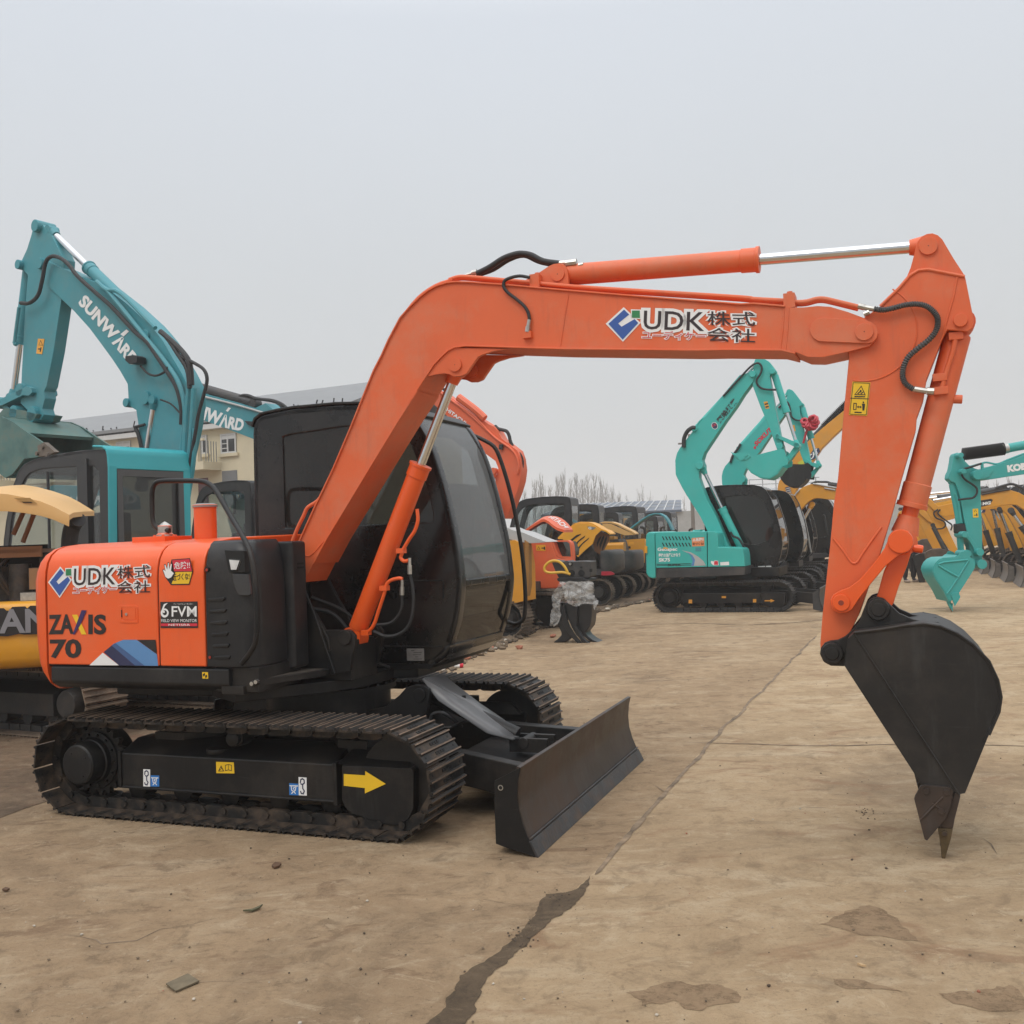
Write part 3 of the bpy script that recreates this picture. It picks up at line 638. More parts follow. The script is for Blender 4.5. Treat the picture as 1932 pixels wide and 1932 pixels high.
# roof things: fuel cap, pre-cleaner, plate
c = fr.xz('K:1228,480', -.70)[0]
b = MB(); b.use(ORANGE).box(c[0]-.17, c[0]+.10, -.82, -.55, 1.70, 1.765)
for k in range(6):
    a = k*math.pi/3; b.cyl((c[0]+.07*math.cos(a), -.70+.07*math.sin(a), 1.76), (c[0]+.07*math.cos(a), -.70+.07*math.sin(a), 1.775), .010, n=6)
b.use(ZINC).lathe((c[0],-.70,1.76), (c[0],-.70,2), [(0,.055),(.02,.055),(.025,.046),(.075,.046),(.085,.03),(.095,.018),(.105,.0)], 24); b.build('filler_cap', root, bevel=.003, ang=50)
b = MB(); pcx, pcz = fr.xz('K:1530,440', -.62)[0]
b.use(ORANGE).cyl((pcx,-.62,1.70), (pcx,-.62,1.945), .073, n=28); b.use(mat('dull_grey_cap', (.22,.22,.21), .5)).lathe((pcx,-.62,1.945), (pcx,-.62,2), [(0,.080),(.018,.080),(.028,.06),(.03,.0)], 28); b.build('air_intake', root, bevel=.003, ang=50)
# handrail
hp = [(320,1001,.72),(300,998,.72),(289,985,.72),(287,960,.72),(287,930,.72),(291,915,.72),(303,908,.72),(340,907,.74),(378,908,.77),(396,914,.80),(410,930,.84),(436,975,.94),(458,1012,1.04),(473,1045,1.11),(481,1085,1.13),(484,1130,1.135),(485,1180,1.135),(482,1212,1.13),(470,1234,1.12),(456,1252,1.10)]
b = MB(); b.use(BLACK).tube([fr.p3(f'U:{u},{v}', -y)[0] for u, v, y in hp], .0165, 12, 4); b.build('handrail', root)
# step
b = MB(); b.use(BLACK); b.prismz([(-.10,-1.04),(.10,-1.04),(.28,-.62),(.28,-.52),(-.10,-.52)], .84, .875); b.box(-.02,.10,-1.03,-.98,.80,.845)
b.use(DUSTY := mat('dusty_tread_plate', (.075,.06,.045), .8, var=.5, vs=14)).prismz([(-.08,-1.02),(.09,-1.02),(.25,-.63),(.25,-.54),(-.08,-.54)], .8752, .878); b.build('access_step', root, bevel=.004)
b = MB(); b.use(BLACK).box(-.14,.02,-1.075,-.98,.79,.84)
for s in ('O:128,625', 'O:175,605'):
    x, z = fr.xz(s, -1.08)[0]; b.use(ZINC).cyl((x,-1.085,z), (x,-1.06,z), .017, n=10)
b.build('corner_bracket', root, bevel=.004)
# ---- decals on the body
def udk(fr, lat, k, parent):
    """the company sticker: white-edged logo and lettering; k maps K-window shapes"""
    d = Decal(fr, lat, .003); K = k
    d.poly(K('360,888 452,770 538,870 448,1004'), WHITE)
    d.poly(K('488,782 540,780 540,845 490,842'), WHITE)
    d.poly(K('530,790 860,772 1128,742 1135,975 880,975 545,985'), WHITE, 0) if False else None
    d.poly(K('374,888 454,786 480,818 424,882 441,903 508,846 526,872 447,990'), BLUE, 1.2)
    d.poly(K('494,790 534,787 535,838 494,837'), GREEN, 1)
    d.outlined('UDK', K('552,912 862,905 556,786'), INKP, WHITE, 0, .006, .11)
    d.outlined('ユーディケー', K('546,978 868,966 546,922'), RED, WHITE, 1, .004, .075)
    d.outlined('株式', K('878,862 1122,852 878,768'), INKP, WHITE, 2, .006, .075)
    d.outlined('会社', K('878,970 1122,966 878,878'), INKP, WHITE, 3, .006, .075)
    return d.build('company_sticker', parent)
udk(fr, HY, lambda s: 'K:'+s, ed)
d = Decal(fr, HY, .003)
d.text('ZA', 'K:364,1276 550,1272 362,1130', INK, 0, .035); d.text('IS', 'K:660,1276 794,1278 660,1126', INK, 0, .035)
d.poly('K:540,1130 578,1128 648,1276 612,1276', YEL, 1); d.poly('K:612,1096 650,1096 605,1200 560,1276 545,1276', PURPLE, 2)
d.text('70', 'K:374,1454 608,1454 374,1312', INK, 0, .035); d.build('model_lettering', ed)
d = Decal(fr, HY, .003)
d.poly('K:668,1506 768,1412 888,1506', WHITE); d.poly('K:775,1408 850,1345 920,1316 1020,1316 1172,1425 1180,1510 890,1506', LBLUE, 0)
d.poly('K:775,1408 835,1358 1010,1508 890,1506', NAVY, 1); d.poly('K:835,1358 862,1340 1080,1508 1010,1508', mat('mid_blue_vinyl', (.055,.11,.25), .4), 1); d.poly('K:1024,1316 1163,1316 1172,1422', INK, 1); d.build('stripe_graphic', ed)
d = Decal(fr, HY, .003)
d.poly('K:1280,718 1418,708 1440,808 1414,906 1276,908 1240,860 1262,800', INK); d.poly('K:1286,724 1414,714 1434,806 1300,806', RED, 1); d.poly('K:1310,812 1434,810 1410,898 1282,900', YEL, 1)
d.text('危険!!', 'K:1302,790 1418,784 1302,738', WHITE, 2, .01); d.text('近づくな!', 'K:1290,878 1416,868 1290,826', INK, 2, .02)
d.poly('K:1236,850 1216,800 1222,786 1236,800 1226,756 1238,750 1250,786 1254,740 1266,738 1268,784 1278,742 1290,746 1284,794 1300,812 1310,808 1306,826 1284,858 1256,868', INK, 3)
d.poly('K:1240,848 1222,800 1226,792 1240,808 1232,760 1238,756 1252,794 1258,746 1264,744 1266,792 1280,750 1286,752 1280,800 1298,818 1302,816 1298,826 1280,852 1258,860', WHITE, 4); d.build('danger_sticker', fd)
d = Decal(fr, HY, .003)
d.poly('K:1196,1034 1474,1030 1478,1228 1198,1228', INK); d.line('K:1202,1040 1470,1036 1473,1222 1204,1222 1202,1040', .003, WHITE, 1) if False else None
d.text('フィールドビューモニター', 'K:1296,1056 1442,1056 1296,1042', WHITE, 1); d.text('FVM', 'K:1282,1144 1468,1144 1282,1066', WHITE, 1, .012)
d.ell('K:1230,1116 1260,1116 1230,1082', WHITE, 1); d.ell('K:1232,1114 1248,1114 1232,1096', INK, 2); d.ell('K:1226,1108 1234,1108 1226,1100', WHITE, 3); d.poly('K:1206,1100 1225,1050 1256,1040 1234,1062 1222,1090', WHITE, 2)
d.text('FIELD VIEW MONITOR', 'K:1204,1184 1470,1184 1204,1162', WHITE, 1); d.poly('K:1202,1194 1472,1194 1473,1214 1203,1214', RED, 1); d.text('NETISRR', 'K:1260,1212 1420,1212 1260,1197', WHITE, 2); d.build('monitor_sticker', fd)
# ================================================================== MAIN EXCAVATOR: cab
cabp = [(-.66,.83),(-.685,1.8),(-.675,2.50),(-.665,2.565),(-.64,2.61),(-.59,2.635),(-.45,2.652),(-.32,2.66),(.04,2.657),(.42,2.63)]
FI = len(cabp)
cabp += [tuple(p) for p in catmull([Vector((x, 0, z)) for x, z in [(.54,2.60),(.62,2.555),(.68,2.48),(.771,2.309),(.84,2.09),(.887,1.895),(.935,1.65),(.955,1.46),(.957,1.328),(.922,1.127),(.86,.96)]], 4)]
cabp = [(p[0], p[-1]) for p in cabp]+[(.84,.90),(.74,.83)]
CY0, CY1 = .06, 1.05
def cabin(root, P, y0, y1, holeR, holeL, front, frame_m, pane_m, bar=None, roof_m=None, inner=DARK, t=.05, rear_hole=None, pane_in=.015, seat=True, screen_m=None, left_m=None, rear_m=None):
    """P: side outline (x, z) clockwise from the rear foot; front: (i0, i1) outline range of the windscreen"""
    n = 40; b = MB(); b.use(frame_m)
    for y, hole, nm in ((y0, holeR, 'side_window'), (y1, holeL, 'door_window')):
        sg = 1 if y == y0 else -1
        if hole:
            ho = resample(hole, 48); oc = Vector((sum(p[0] for p in hole)/len(hole), sum(p[1] for p in hole)/len(hole)))
            # outer outline sampled by the same directions
            oo = []
            PP = P+[P[0]]
            for hx, hz in ho:
                dx, dz = hx-oc.x, hz-oc.y; best = None
                for a, c in zip(PP, PP[1:]):
                    ex, ez = c[0]-a[0], c[1]-a[1]; den = dx*ez-dz*ex
                    if abs(den) < 1e-9: continue
                    s = ((a[0]-oc.x)*ez-(a[1]-oc.y)*ex)/den; u = ((a[0]-oc.x)*dz-(a[1]-oc.y)*dx)/den
                    if s > 0 and -1e-6 <= u <= 1+1e-6 and (best is None or s < best): best = s
                oo.append((oc.x+dx*best, oc.y+dz*best))
            b.ring(oo, ho, y, y+sg*t)
            p = MB(); p.use((left_m or pane_m) if y == y1 else pane_m).prism(ho, y+sg*pane_in, y+sg*(pane_in+.006)); p.build(nm, root)
        else: b.prism(P, y, y+sg*t)
    i0, i1 = front; F = P[i0:i1+1]
    b.strip(P[i0::-1] if False else P[:i0+1][::-1], y0, y1, t) if not rear_hole else None
    if rear_hole:
        k0, k1 = rear_hole      # outline range of the rear pane
        b.strip(P[k1:i0+1][::-1], y0, y1, t); b.strip(P[:k0+1][::-1], y0, y1, t)
        for a, c in ((y0, y0+.09), (y1-.09, y1)): b.strip(P[k0:k1+1][::-1], a, c, t)
        p = MB(); p.use(rear_m or pane_m).strip([(x+.012, z) for x, z in P[k0:k1+1]][::-1], y0+.09, y1-.09, .006); p.build('rear_window', root)
    b.strip(P[i1:][::-1], y0, y1, t); b.strip([P[-1], P[0]][::-1], y0, y1, t)
    for a, c in ((y0, y0+.085), (y1-.075, y1)): b.strip(F[::-1], a, c, t)
    if bar:
        xs = [p for p in F]
        def xat(z):
            for a, c in zip(xs, xs[1:]):
                if (a[1]-z)*(c[1]-z) <= 0: return a[0]+(c[0]-a[0])*(a[1]-z)/(a[1]-c[1]+1e-9)
        b.strip([(xat(bar-.025), bar-.025), (xat(bar+.025), bar+.025)], y0+.08, y1-.07, .03)
    o = b.build('cab_frame', root, bevel=.012, ang=40)
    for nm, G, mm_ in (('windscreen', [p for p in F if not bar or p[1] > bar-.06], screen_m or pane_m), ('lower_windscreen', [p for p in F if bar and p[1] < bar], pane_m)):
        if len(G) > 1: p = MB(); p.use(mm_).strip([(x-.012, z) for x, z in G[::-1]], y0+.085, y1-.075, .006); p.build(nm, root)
    if seat:
        xm = (P[0][0]+P[-1][0])/2; zf = P[0][1]+.1; ym = (y0+y1)/2
        s = MB(); s.use(RUBBER).box(xm-.25, xm+.25, ym-.24, ym+.24, zf+.25, zf+.40); s.box(xm-.32, xm-.18, ym-.23, ym+.23, zf+.38, zf+1.0); s.box(xm-.28, xm-.19, ym-.14, ym+.14, zf+1.0, zf+1.18); s.box(xm-.15, xm+.15, ym-.15, ym+.15, zf-.05, zf+.26); s.build('operator_seat', root, bevel=.03)
    return o
cf = cabin(root, cabp, CY0, CY1, [(-.42,1.80),(-.42,2.47),(.10,2.50),(.46,2.48),(.60,2.36),(.72,2.05),(.775,1.80)],
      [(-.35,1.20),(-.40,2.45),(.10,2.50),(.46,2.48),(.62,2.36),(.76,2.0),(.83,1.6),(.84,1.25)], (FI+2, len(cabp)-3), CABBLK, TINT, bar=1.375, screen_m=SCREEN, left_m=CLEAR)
b = MB(); b.use(BLACK)
b.prism([(-.62,.80),(-.62,.835),(.74,.835),(.70,.80)], CY0-.002, CY1+.002); b.build('cab_base', root, bevel=.004); b = MB(); b.use(BLACK)
b.strip([(-.688,2.56),(-.66,2.62),(-.60,2.655),(-.45,2.672),(-.32,2.68),(.04,2.678),(.42,2.652),(.55,2.612),(.64,2.555)][::-1], CY0-.010, CY1+.010, .020)
b.build('cab_roof_trim', root, bevel=.006)
b = MB(); b.use(PLATE); b.prism(fr.xz('B:1132,1706 1238,1706 1240,1780 1135,1780', CY0), CY0-.004, CY0+.001)
b.use(INK)
for k, (u0, u1) in enumerate(((1160,1180),(1175,1225),(1170,1222),(1185,1205),(1175,1225))):
    z0 = 1716+13*k; b.prism(fr.xz(f'B:{u0},{z0} {u1},{z0} {u1},{z0+3} {u0},{z0+3}', CY0), CY0-.005, CY0)
b.build('name_plate', root)
# panel groove on the cab's lower side
for s in ('B:1120,1291 1352,1288 1356,1300 1356,1400', 'B:930,1690 1345,1694'):
    b = MB(); b.use(DARK); q = fr.xz(s, CY0); b.tube([(x, CY0-.001, z) for x, z in q], .005, 6); b.build('panel_groove', cf)
# wipers
q = fr.xz('B:1545,560 1600,760 1660,975', 1.0); b = MB(); b.use(RUBBER)
b.tube([(x+.02, .93, z) for x, z in q], .011, 8); b.tube([(x+.045, .90, z+.05) for x, z in q], .009, 6); b.build('wiper', root)
# left grab rail
q = fr.p3('B:1545,400 1600,425 1665,465 1700,530 1740,650 1775,780 1805,920 1835,1090 1852,1250 1860,1400 1855,1500 1840,1535 1800,1556 1745,1545', 1.12)
b = MB(); b.use(BLACK).tube([Vector((q[0].x, 1.04, q[0].z))]+q+[Vector((q[-1].x-.03, 1.02, q[-1].z))], .016, 10, 3); b.build('grab_rail', root)
b = MB(); b.use(RUBBER); a = fr.p3('C:1478,1340 1482,1540 1478,1725', -.1); b.tube(a, .004, 6); b.build('aerial', root)
b = MB(); b.use(BLACK); q = fr.p3('Q:1670,200 1668,100 1900,35 1915,130', .3); b.tube(q, .01, 8); b.build('roof_bracket', root)

# ================================================================== MAIN EXCAVATOR: boom, arm, bucket
BY0, BY1, BYC = -.47, -.19, -.33
top = fr.xz('B:415,1178 480,1040 570,850 690,600 800,340 880,140 935,5', BY0)+fr.xz('D:62,700 100,615 160,502 210,445 262,394 305,360 350,336 400,321 445,316 520,318 700,331 1050,363 1400,392 1932,433', BY0)+fr.xz('E:200,528 410,546 520,545 610,536 690,541 800,573 905,612', BY0)
bot = fr.xz('E:945,640 985,672 998,710 985,752 945,792 815,826 640,864 545,862 480,835 380,813 0,810', BY0)+fr.xz('D:1700,662 1000,655 500,640 440,648 405,665 378,690 350,718 330,740 290,800 250,860 190,966', BY0)+fr.xz('B:1200,118 1075,312 930,550 780,798 640,1030 560,1180 500,1300 480,1292 425,1210', BY0)
b = MB(); b.use(ORANGE_F).prism(top+bot, BY0, BY1); bo = b.build('boom', root, bevel=.006, ang=35, sharp=40)
b = MB(); b.use(ORANGE_F)
b.strip(fr.xz('B:430,1160 570,850 690,600 800,340 880,140 935,5', BY0)+fr.xz('D:62,700 100,615 160,502 210,445 262,394 305,360 350,336 400,321 445,316 520,318 700,331 1050,363 1400,392 1932,433', BY0)+fr.xz('E:200,528 400,545', BY0), BY0-.014, BY1+.014, .010)
b.strip(fr.xz('E:470,836 380,814 0,811', BY0)+fr.xz('D:1700,663 1000,656 500,641 440,649 405,666 378,691 350,719 330,741 290,801 250,861 190,967', BY0)+fr.xz('B:1200,120 1075,314 930,552 780,800 640,1032 560,1182', BY0), BY0-.014, BY1+.014, .010)
b.build('boom_flange', bo, bevel=.003)
for s in ('D:1033,372 1012,500 990,644', 'E:395,546 388,680 372,812', 'E:425,547 418,680 405,816'): b = MB(); b.use(ORANGE_F).tube(fr.p3(s, BY0-.001), .004, 6); b.build('weld_seam', bo)
b = MB(); b.use(ORANGE_F).tube(fr.p3('B:490,1105 505,1135 535,1140 570,1110 620,1050', BY0-.001), .004, 6); b.build('weld_seam', bo)
# reinforcing plate + pin at the boom head
pl = fr.xz('E:560,690 575,650 600,625 640,615 900,628 950,640 985,668 997,706 988,745 960,772 930,778 620,765 585,745 565,715', BY0)
b = MB(); b.use(ORANGE_F)
for y in (BY0-.014, BY1-.001): b.prism(pl, y, y+.015)
c = fr.xz('E:910,706', BY0)[0]; cap_disc(b, c, BY0-.026, BY1+.026, .046); b.use(DARK); cap_disc(b, c, BY0-.0265, BY0-.02, .005, 8); b.build('boom_head_plate', bo, bevel=.004)
# cylinder lug under the bend
lg = fr.xz('D:290,806 330,742 380,690 440,655 720,660 640,672 585,690 560,702 525,752 500,790 470,803 435,804 410,792 385,788 350,792', BY0)
for y in (BY0-.002, BY1-.028):
    b = MB(); b.use(ORANGE_F).prism(lg, y, y+.03); c = fr.xz('D:445,745', BY0)[0]; cap_disc(b, c, y-.014, y+.044, .042); b.use(DARK); cap_disc(b, c, y-.0145, y-.01, .004, 8); b.build('cylinder_lug', bo, bevel=.004)
# boom cylinder
def cylinder(name, A, B, y, r, rr, f, m, head=.05, eyeA=.06, eyeB=.06, y2=None, weld=None, rodm=None):
    """A: barrel end pin, B: rod end pin (x, z); f: barrel share of the length"""
    y2 = y if y2 is None else y2; A3 = Vector((A[0], y, A[1])); B3 = Vector((B[0], y2, B[1])); d = B3-A3; L = d.length; u = d/L
    b = MB(); b.use(m)
    b.lathe(A3+u*eyeA*.6, B3, [(0, r*.6), (eyeA*.3, r), (eyeA*.3+.01, r*1.03), (L*f-head*2.6-eyeA*.6, r), (L*f-head*2.5-eyeA*.6, r*1.10), (L*f-head*.5-eyeA*.6, r*1.10), (L*f-head*.45-eyeA*.6, r*1.20), (L*f-eyeA*.6, r*1.20), (L*f+.001-eyeA*.6, rr*1.2)], 28)
    b.cyl(A3-Vector((0, r*.9, 0)), A3+Vector((0, r*.9, 0)), eyeA)
    o = b.build(name, root_of[0], bevel=0, sharp=30)
    b = MB(); b.use(rodm or CHROME).cyl(A3+u*(L*f-.01), B3-u*eyeB*.9, rr, n=22); b.use(m); b.cyl(B3-u*eyeB*1.9, B3-u*eyeB*.6, rr*1.25, rr*1.7); b.cyl(B3-Vector((0, r*.9, 0)), B3+Vector((0, r*.9, 0)), eyeB)
    b.build('piston_rod', o, bevel=0, sharp=30); return o
root_of = [root]
A = fr.xz('B:812,1640', BYC)[0]; Bp = fr.xz('D:452,768', BYC)[0]
bcy = cylinder('boom_cylinder', A, Bp, BYC, .062, .030, .655, ORANGE, head=.035, eyeA=.075, eyeB=.05)
b = MB(); b.use(ORANGE); yy = BYC-.055
b.tube(fr.p3('B:1195,850 1200,920 1180,985 1150,1030 1115,1090 1100,1130 1095,1150 1115,1170 1145,1165', BYC-.06), .012, 10, 3)
b.tube(fr.p3('B:890,1610 930,1560 960,1470 990,1380 1010,1310 1040,1285 1085,1275 1105,1280', BYC-.06), .012, 10, 3)
for s in ('B:1095,1106', 'B:992,1335', 'B:880,1608'):
    x, z = fr.xz(s, BYC-.06)[0]; b.box(x-.026, x+.026, BYC-.078, BYC-.03, z-.016, z+.016)
b.build('cylinder_pipe', bcy, bevel=.002)
b = MB(); b.use(ZINC)
for s in ('B:1148,1150 1150,1250', 'B:1104,1285 1102,1378'):
    p, q = fr.p3(s, BYC-.06); b.cyl(p, p.lerp(q, .45), .011, n=8); b.cyl(p.lerp(q,.45), q, .015, n=8)
b.use(RUBBER); b.tube(fr.p3('B:1152,1250 1170,1350 1168,1480 1140,1570 1080,1620 1000,1630 930,1600', BYC-.05), .011, 8, 4); b.tube(fr.p3('B:1102,1378 1100,1450 1075,1510 1030,1550 960,1560 920,1555', BYC-.05), .010, 8, 4); b.build('hydraulic_hose', bcy)
# boom foot bracket
fb = fr.xz('B:362,1250 372,1222 395,1212 420,1214 450,1228 468,1255 490,1320 540,1420 600,1520 640,1590 760,1590 800,1594 826,1625 828,1680 812,1740 800,1840 690,1862 380,1862 380,1420', -.50)
for y in (-.53, -.17):
    b = MB(); b.use(BLACK).prism(fb, y, y+.035); c = fr.xz('B:402,1268', -.50)[0]; cap_disc(b, c, y-.02, y+.055, .055); c = fr.xz('B:770,1635', -.50)[0]; cap_disc(b, c, y-.018, y+.053, .048)
    b.build('boom_bracket', root, bevel=.006)
b = MB(); b.use(BLACK); b.tube(fr.p3('B:470,1265 560,1480 690,1860', -.535), .010, 8); b.tube(fr.p3('B:625,1600 650,1650 660,1720', -.535), .010, 8)
b.box(-.2,.42,-.5,-.16,.80,1.05); b.box(-.25,.0,-.62,-.54,1.05,1.30)
b.use(RUBBER); b.tube([(.0,-.33,1.25),(.15,-.25,1.20),(.3,-.2,1.0),(.35,-.1,.85)], .016, 8, 4); b.tube([(.0,-.28,1.32),(.2,-.16,1.2),(.42,-.08,.95)], .014, 8, 4); b.tube([(-.05,-.4,1.2),(.1,-.36,1.1),(.32,-.3,.95),(.45,-.05,.82)], .014, 8, 4)
b.build('bracket_gusset', root, bevel=.004)
# steel pipes along the boom
b = MB(); b.use(ORANGE_F)
for dy, ds in ((0, 0), (.05, 6)):
    y = BY0+.03+dy
    b.tube(fr.p3('B:370,1215 410,1110 455,985 500,890 525,840 585,800 640,720 705,590 820,330 905,120', y)+fr.p3('D:70,690 112,600 170,495 250,395 340,332 430,300', y), .013, 10, 3)
    q = fr.p3('D:410,300 460,285 520,286 700,302 850,316 1050,335 1400,358 1932,392', y)+fr.p3('E:200,492 400,503 470,512 540,508 600,492 650,490 720,505 870,542', y)
    b.tube([Vector((p.x, y, p.z-.012*ds/6)) for p in q], .013, 10, 3)
for s, in (('D:868,305',), ('E:432,500',)):
    x, z = fr.xz(s, BY0+.05)[0]; b.box(x-.03, x+.03, BY0+.0, BY0+.13, z-.05, z+.03); b.cyl((x, BY0+.06, z+.02), (x, BY0+.06, z+.05), .016, n=6)
b.build('boom_pipe', bo, bevel=.002)
b = MB(); b.use(RUBBER); b.tube(fr.p3('D:555,268 620,235 690,190 750,168 790,163 840,172 900,202 985,215', BY0+.1), .018, 12, 4); b.tube(fr.p3('D:555,276 640,245 720,195 800,172 880,205 960,222', BY0+.16), .016, 10, 4)
b.tube(fr.p3('D:830,288 780,280 735,288 700,305 695,335 715,365 760,400 800,435 822,470 830,510', BY0-.02), .010, 10, 4)
b.use(ZINC)
for s, r in (('D:500,276 530,268', .013), ('D:530,266 556,258', .018), ('D:985,214 1020,212', .016), ('D:1020,216 1075,208', .022), ('D:1085,226 1110,220', .014), ('D:829,508 822,545', .012), ('D:822,545 818,572', .016)):
    p, q = fr.p3(s, BY0+.1 if 'D:8' not in s else BY0-.02); b.cyl(p, q, r, n=8)
b.use(ORANGE_F); x, z = fr.xz('D:820,590', BY0)[0]; b.box(x-.022, x+.03, BY0-.03, BY0+.01, z-.02, z+.02); b.build('boom_hose', bo)
# arm cylinder
lgc = fr.xz('D:770,306 870,272 930,232 955,220 985,216 1012,222 1028,245 1034,280 1034,330 900,318', BY0+.07)
for y in (BY0+.06, BY1-.09):
    b = MB(); b.use(ORANGE_F).prism([(x, z-(.02 if z < lgc[0][1]+.01 else 0)) for x, z in lgc], y, y+.03); c = fr.xz('D:980,274', BY0+.07)[0]; cap_disc(b, c, y-.01, y+.04, .042); b.use(DARK); cap_disc(b, c, y-.0105, y-.006, .005, 8); b.build('arm_cylinder_lug', bo, bevel=.004)
A = fr.xz('D:985,278', BYC)[0]; Bp = fr.xz('E:1320,152', BYC)[0]
acy = cylinder('arm_cylinder', A, Bp, BYC, .062, .032, .575, ORANGE_F, head=.04, eyeA=.06, eyeB=.05)
# arm
ARY0, ARY1 = -.435, -.225
arm = fr.xz('E:1010,540 1130,424 1200,342 1255,306 1318,300 1555,346 1562,380 1608,610 1610,645 1600,682 1570,700 1440,690 1405,760 1310,1000 1290,1130 1246,1250 1240,1330 1150,1640 1085,1880', ARY0)+fr.xz('F:490,325 430,500 385,630 345,710 310,790 290,840 258,862 225,850 203,812 200,770 210,640 225,500 247,300 265,100', ARY0)+fr.xz('E:740,1640 780,1180 810,868 800,760 850,660 920,600', ARY0)
b = MB(); b.use(ORANGE_F).prism(arm, ARY0, ARY1); ar = b.build('arm', root, bevel=.006, ang=35, sharp=40)
horn = fr.xz('E:1100,470 1165,385 1205,292 1230,200 1238,160 1250,122 1275,92 1310,74 1345,70 1380,82 1408,108 1480,230 1555,345 1540,420', ARY0+.03)
b = MB(); b.use(ORANGE_F).prism(horn, ARY0+.03, ARY1-.03); c = fr.xz('E:1320,145', ARY0)[0]; cap_disc(b, c, ARY0+.015, ARY1-.015, .046); b.use(DARK); cap_disc(b, c, ARY0+.0145, ARY0+.02, .005, 8); b.build('arm_horn', ar, bevel=.005)
for s, r_, k_ in (('E:1012,538 1130,424 1200,342 1255,308 1318,302 1552,348', .009, 0), ('E:1505,350 1480,480 1445,600 1410,730 1395,765', .005, 0), ('F:262,270 310,330 345,380 372,384 395,350 440,285 490,215', .006, 3)):
    b = MB(); b.use(ORANGE_F).tube(fr.p3(s, ARY0-.0015), r_, 8, k_); b.build('arm_weld', ar)
pc_ = fr.xz('E:910,706', ARY0)[0]; b = MB(); b.use(ORANGE_F).tube([(pc_[0]+.26*math.cos(a), ARY0-.001, pc_[1]+.26*math.sin(a)) for a in [math.radians(k) for k in range(-105, 60, 8)]], .004, 6); b.build('arm_weld', ar)
b = MB(); b.use(ORANGE_F); c = fr.xz('E:1525,630', ARY0)[0]; cap_disc(b, c, ARY0-.016, ARY1+.016, .034); b.build('cylinder_pin', ar, bevel=.003)
d = Decal(fr, ARY0, .003)
d.poly('E:833,1022 948,1027 926,1240 810,1234', YEL); d.line('E:838,1028 942,1032 921,1234 816,1229 838,1028', .003, INK, 1); d.line('E:822,1127 936,1132', .004, INK, 1)
d.poly('E:890,1046 845,1106 918,1108', INK, 1); d.poly('E:889,1056 854,1102 910,1103', YEL, 2); d.ell('E:886,1082 892,1082 886,1074', INK, 3, 10); d.line('E:868,1098 880,1088', .006, INK, 3); d.line('E:888,1098 900,1090', .006, INK, 3); d.line('E:848,1117 912,1118', .006, INK, 1)
d.line('E:842,1160 858,1160 856,1200 840,1200 842,1160', .004, INK, 1); d.line('E:866,1183 888,1184', .005, INK, 1); d.poly('E:862,1183 872,1174 872,1192', INK, 1); d.poly('E:892,1184 882,1175 882,1193', INK, 1); d.ell('E:903,1154 908,1154 903,1148', INK, 1, 12); d.poly('E:894,1162 914,1163 912,1186 909,1206 897,1206 896,1186', INK, 1); d.line('E:848,1217 890,1219', .006, INK, 1); d.build('warning_sticker', ar)
# corrugated hose over the elbow
q = catmull(fr.p3('E:970,555 1030,562 1100,548 1170,530 1240,524 1300,535 1345,565 1375,605 1380,650 1365,700 1320,755 1250,810 1190,865 1160,930 1155,990 1175,1035 1225,1072', ARY0-.035), 9)
b = MB(); b.use(RIBBED).tube(q, [(.0170 if i % 2 else .0120) for i in range(len(q))], 10); b.use(ZINC)
for s, r in (('E:870,535 910,545', .017), ('E:910,545 972,556', .014), ('E:1222,1068 1310,1082', .016), ('E:1310,1082 1355,1084', .020), ('E:905,590 940,575', .015)):
    p, q2 = fr.p3(s, ARY0-.03); b.cyl(p, q2, r, n=8)
b.build('corrugated_hose', ar)
# bucket cylinder
A = fr.xz('E:1525,650', BYC)[0]; Bp = fr.xz('F:590,285', BYC)[0]
kcy = cylinder('bucket_cylinder', A, Bp, BYC, .066, .042, .84, ORANGE_F, head=.05, eyeA=.07, eyeB=.075, rodm=ORANGE)
b = MB(); b.use(ORANGE_F); b.tube(fr.p3('E:1495,725 1490,760 1470,850 1440,940 1415,1030 1400,1075 1360,1085', BYC-.075), .014, 10, 3)
for s in ('E:1495,730', 'E:1392,995', 'E:1400,1080'):
    x, z = fr.xz(s, BYC-.07)[0]; b.box(x-.035, x+.035, BYC-.09, BYC-.04, z-.02, z+.02)
x, z = fr.xz('E:1470,1130', BYC)[0]; b.cyl((x-.02,BYC,z), (x+.05,BYC,z-.008), .024, n=10); b.build('cylinder_pipe', kcy, bevel=.003)
# links
lk = fr.xz('F:252,590 247,562 262,535 290,518 335,502 385,465 445,398 502,322 525,268 548,235 582,224 618,234 640,262 642,296 622,325 570,350 512,398 445,478 384,556 350,608 320,622 290,624 264,612', -.50)
for y in (-.515, -.20):
    b = MB(); b.use(ORANGE).prism(lk, y, y+.055); c = fr.xz('F:580,283', -.50)[0]; cap_disc(b, c, y-.014, y+.07, .062); c = fr.xz('F:300,573', -.50)[0]; cap_disc(b, c, y-.012, y+.067, .045)
    b.use(mat('dull_red_pin', (.25,.04,.02), .6)); cap_disc(b, c, y-.0135, y+.069, .020); b.build('tipping_link', root, bevel=.006)
l2 = fr.xz('F:540,340 610,340 640,310 612,400 575,490 548,575 520,620 470,640 445,600 470,540 500,430', -.42)
b = MB(); b.use(ORANGE).prism(l2, -.43, -.23); x, z = fr.xz('F:640,315', -.43)[0]; b.cyl((x,-.38,z), (x+.05,-.38,z-.01), .022, n=12); b.build('bucket_link', root, bevel=.008)
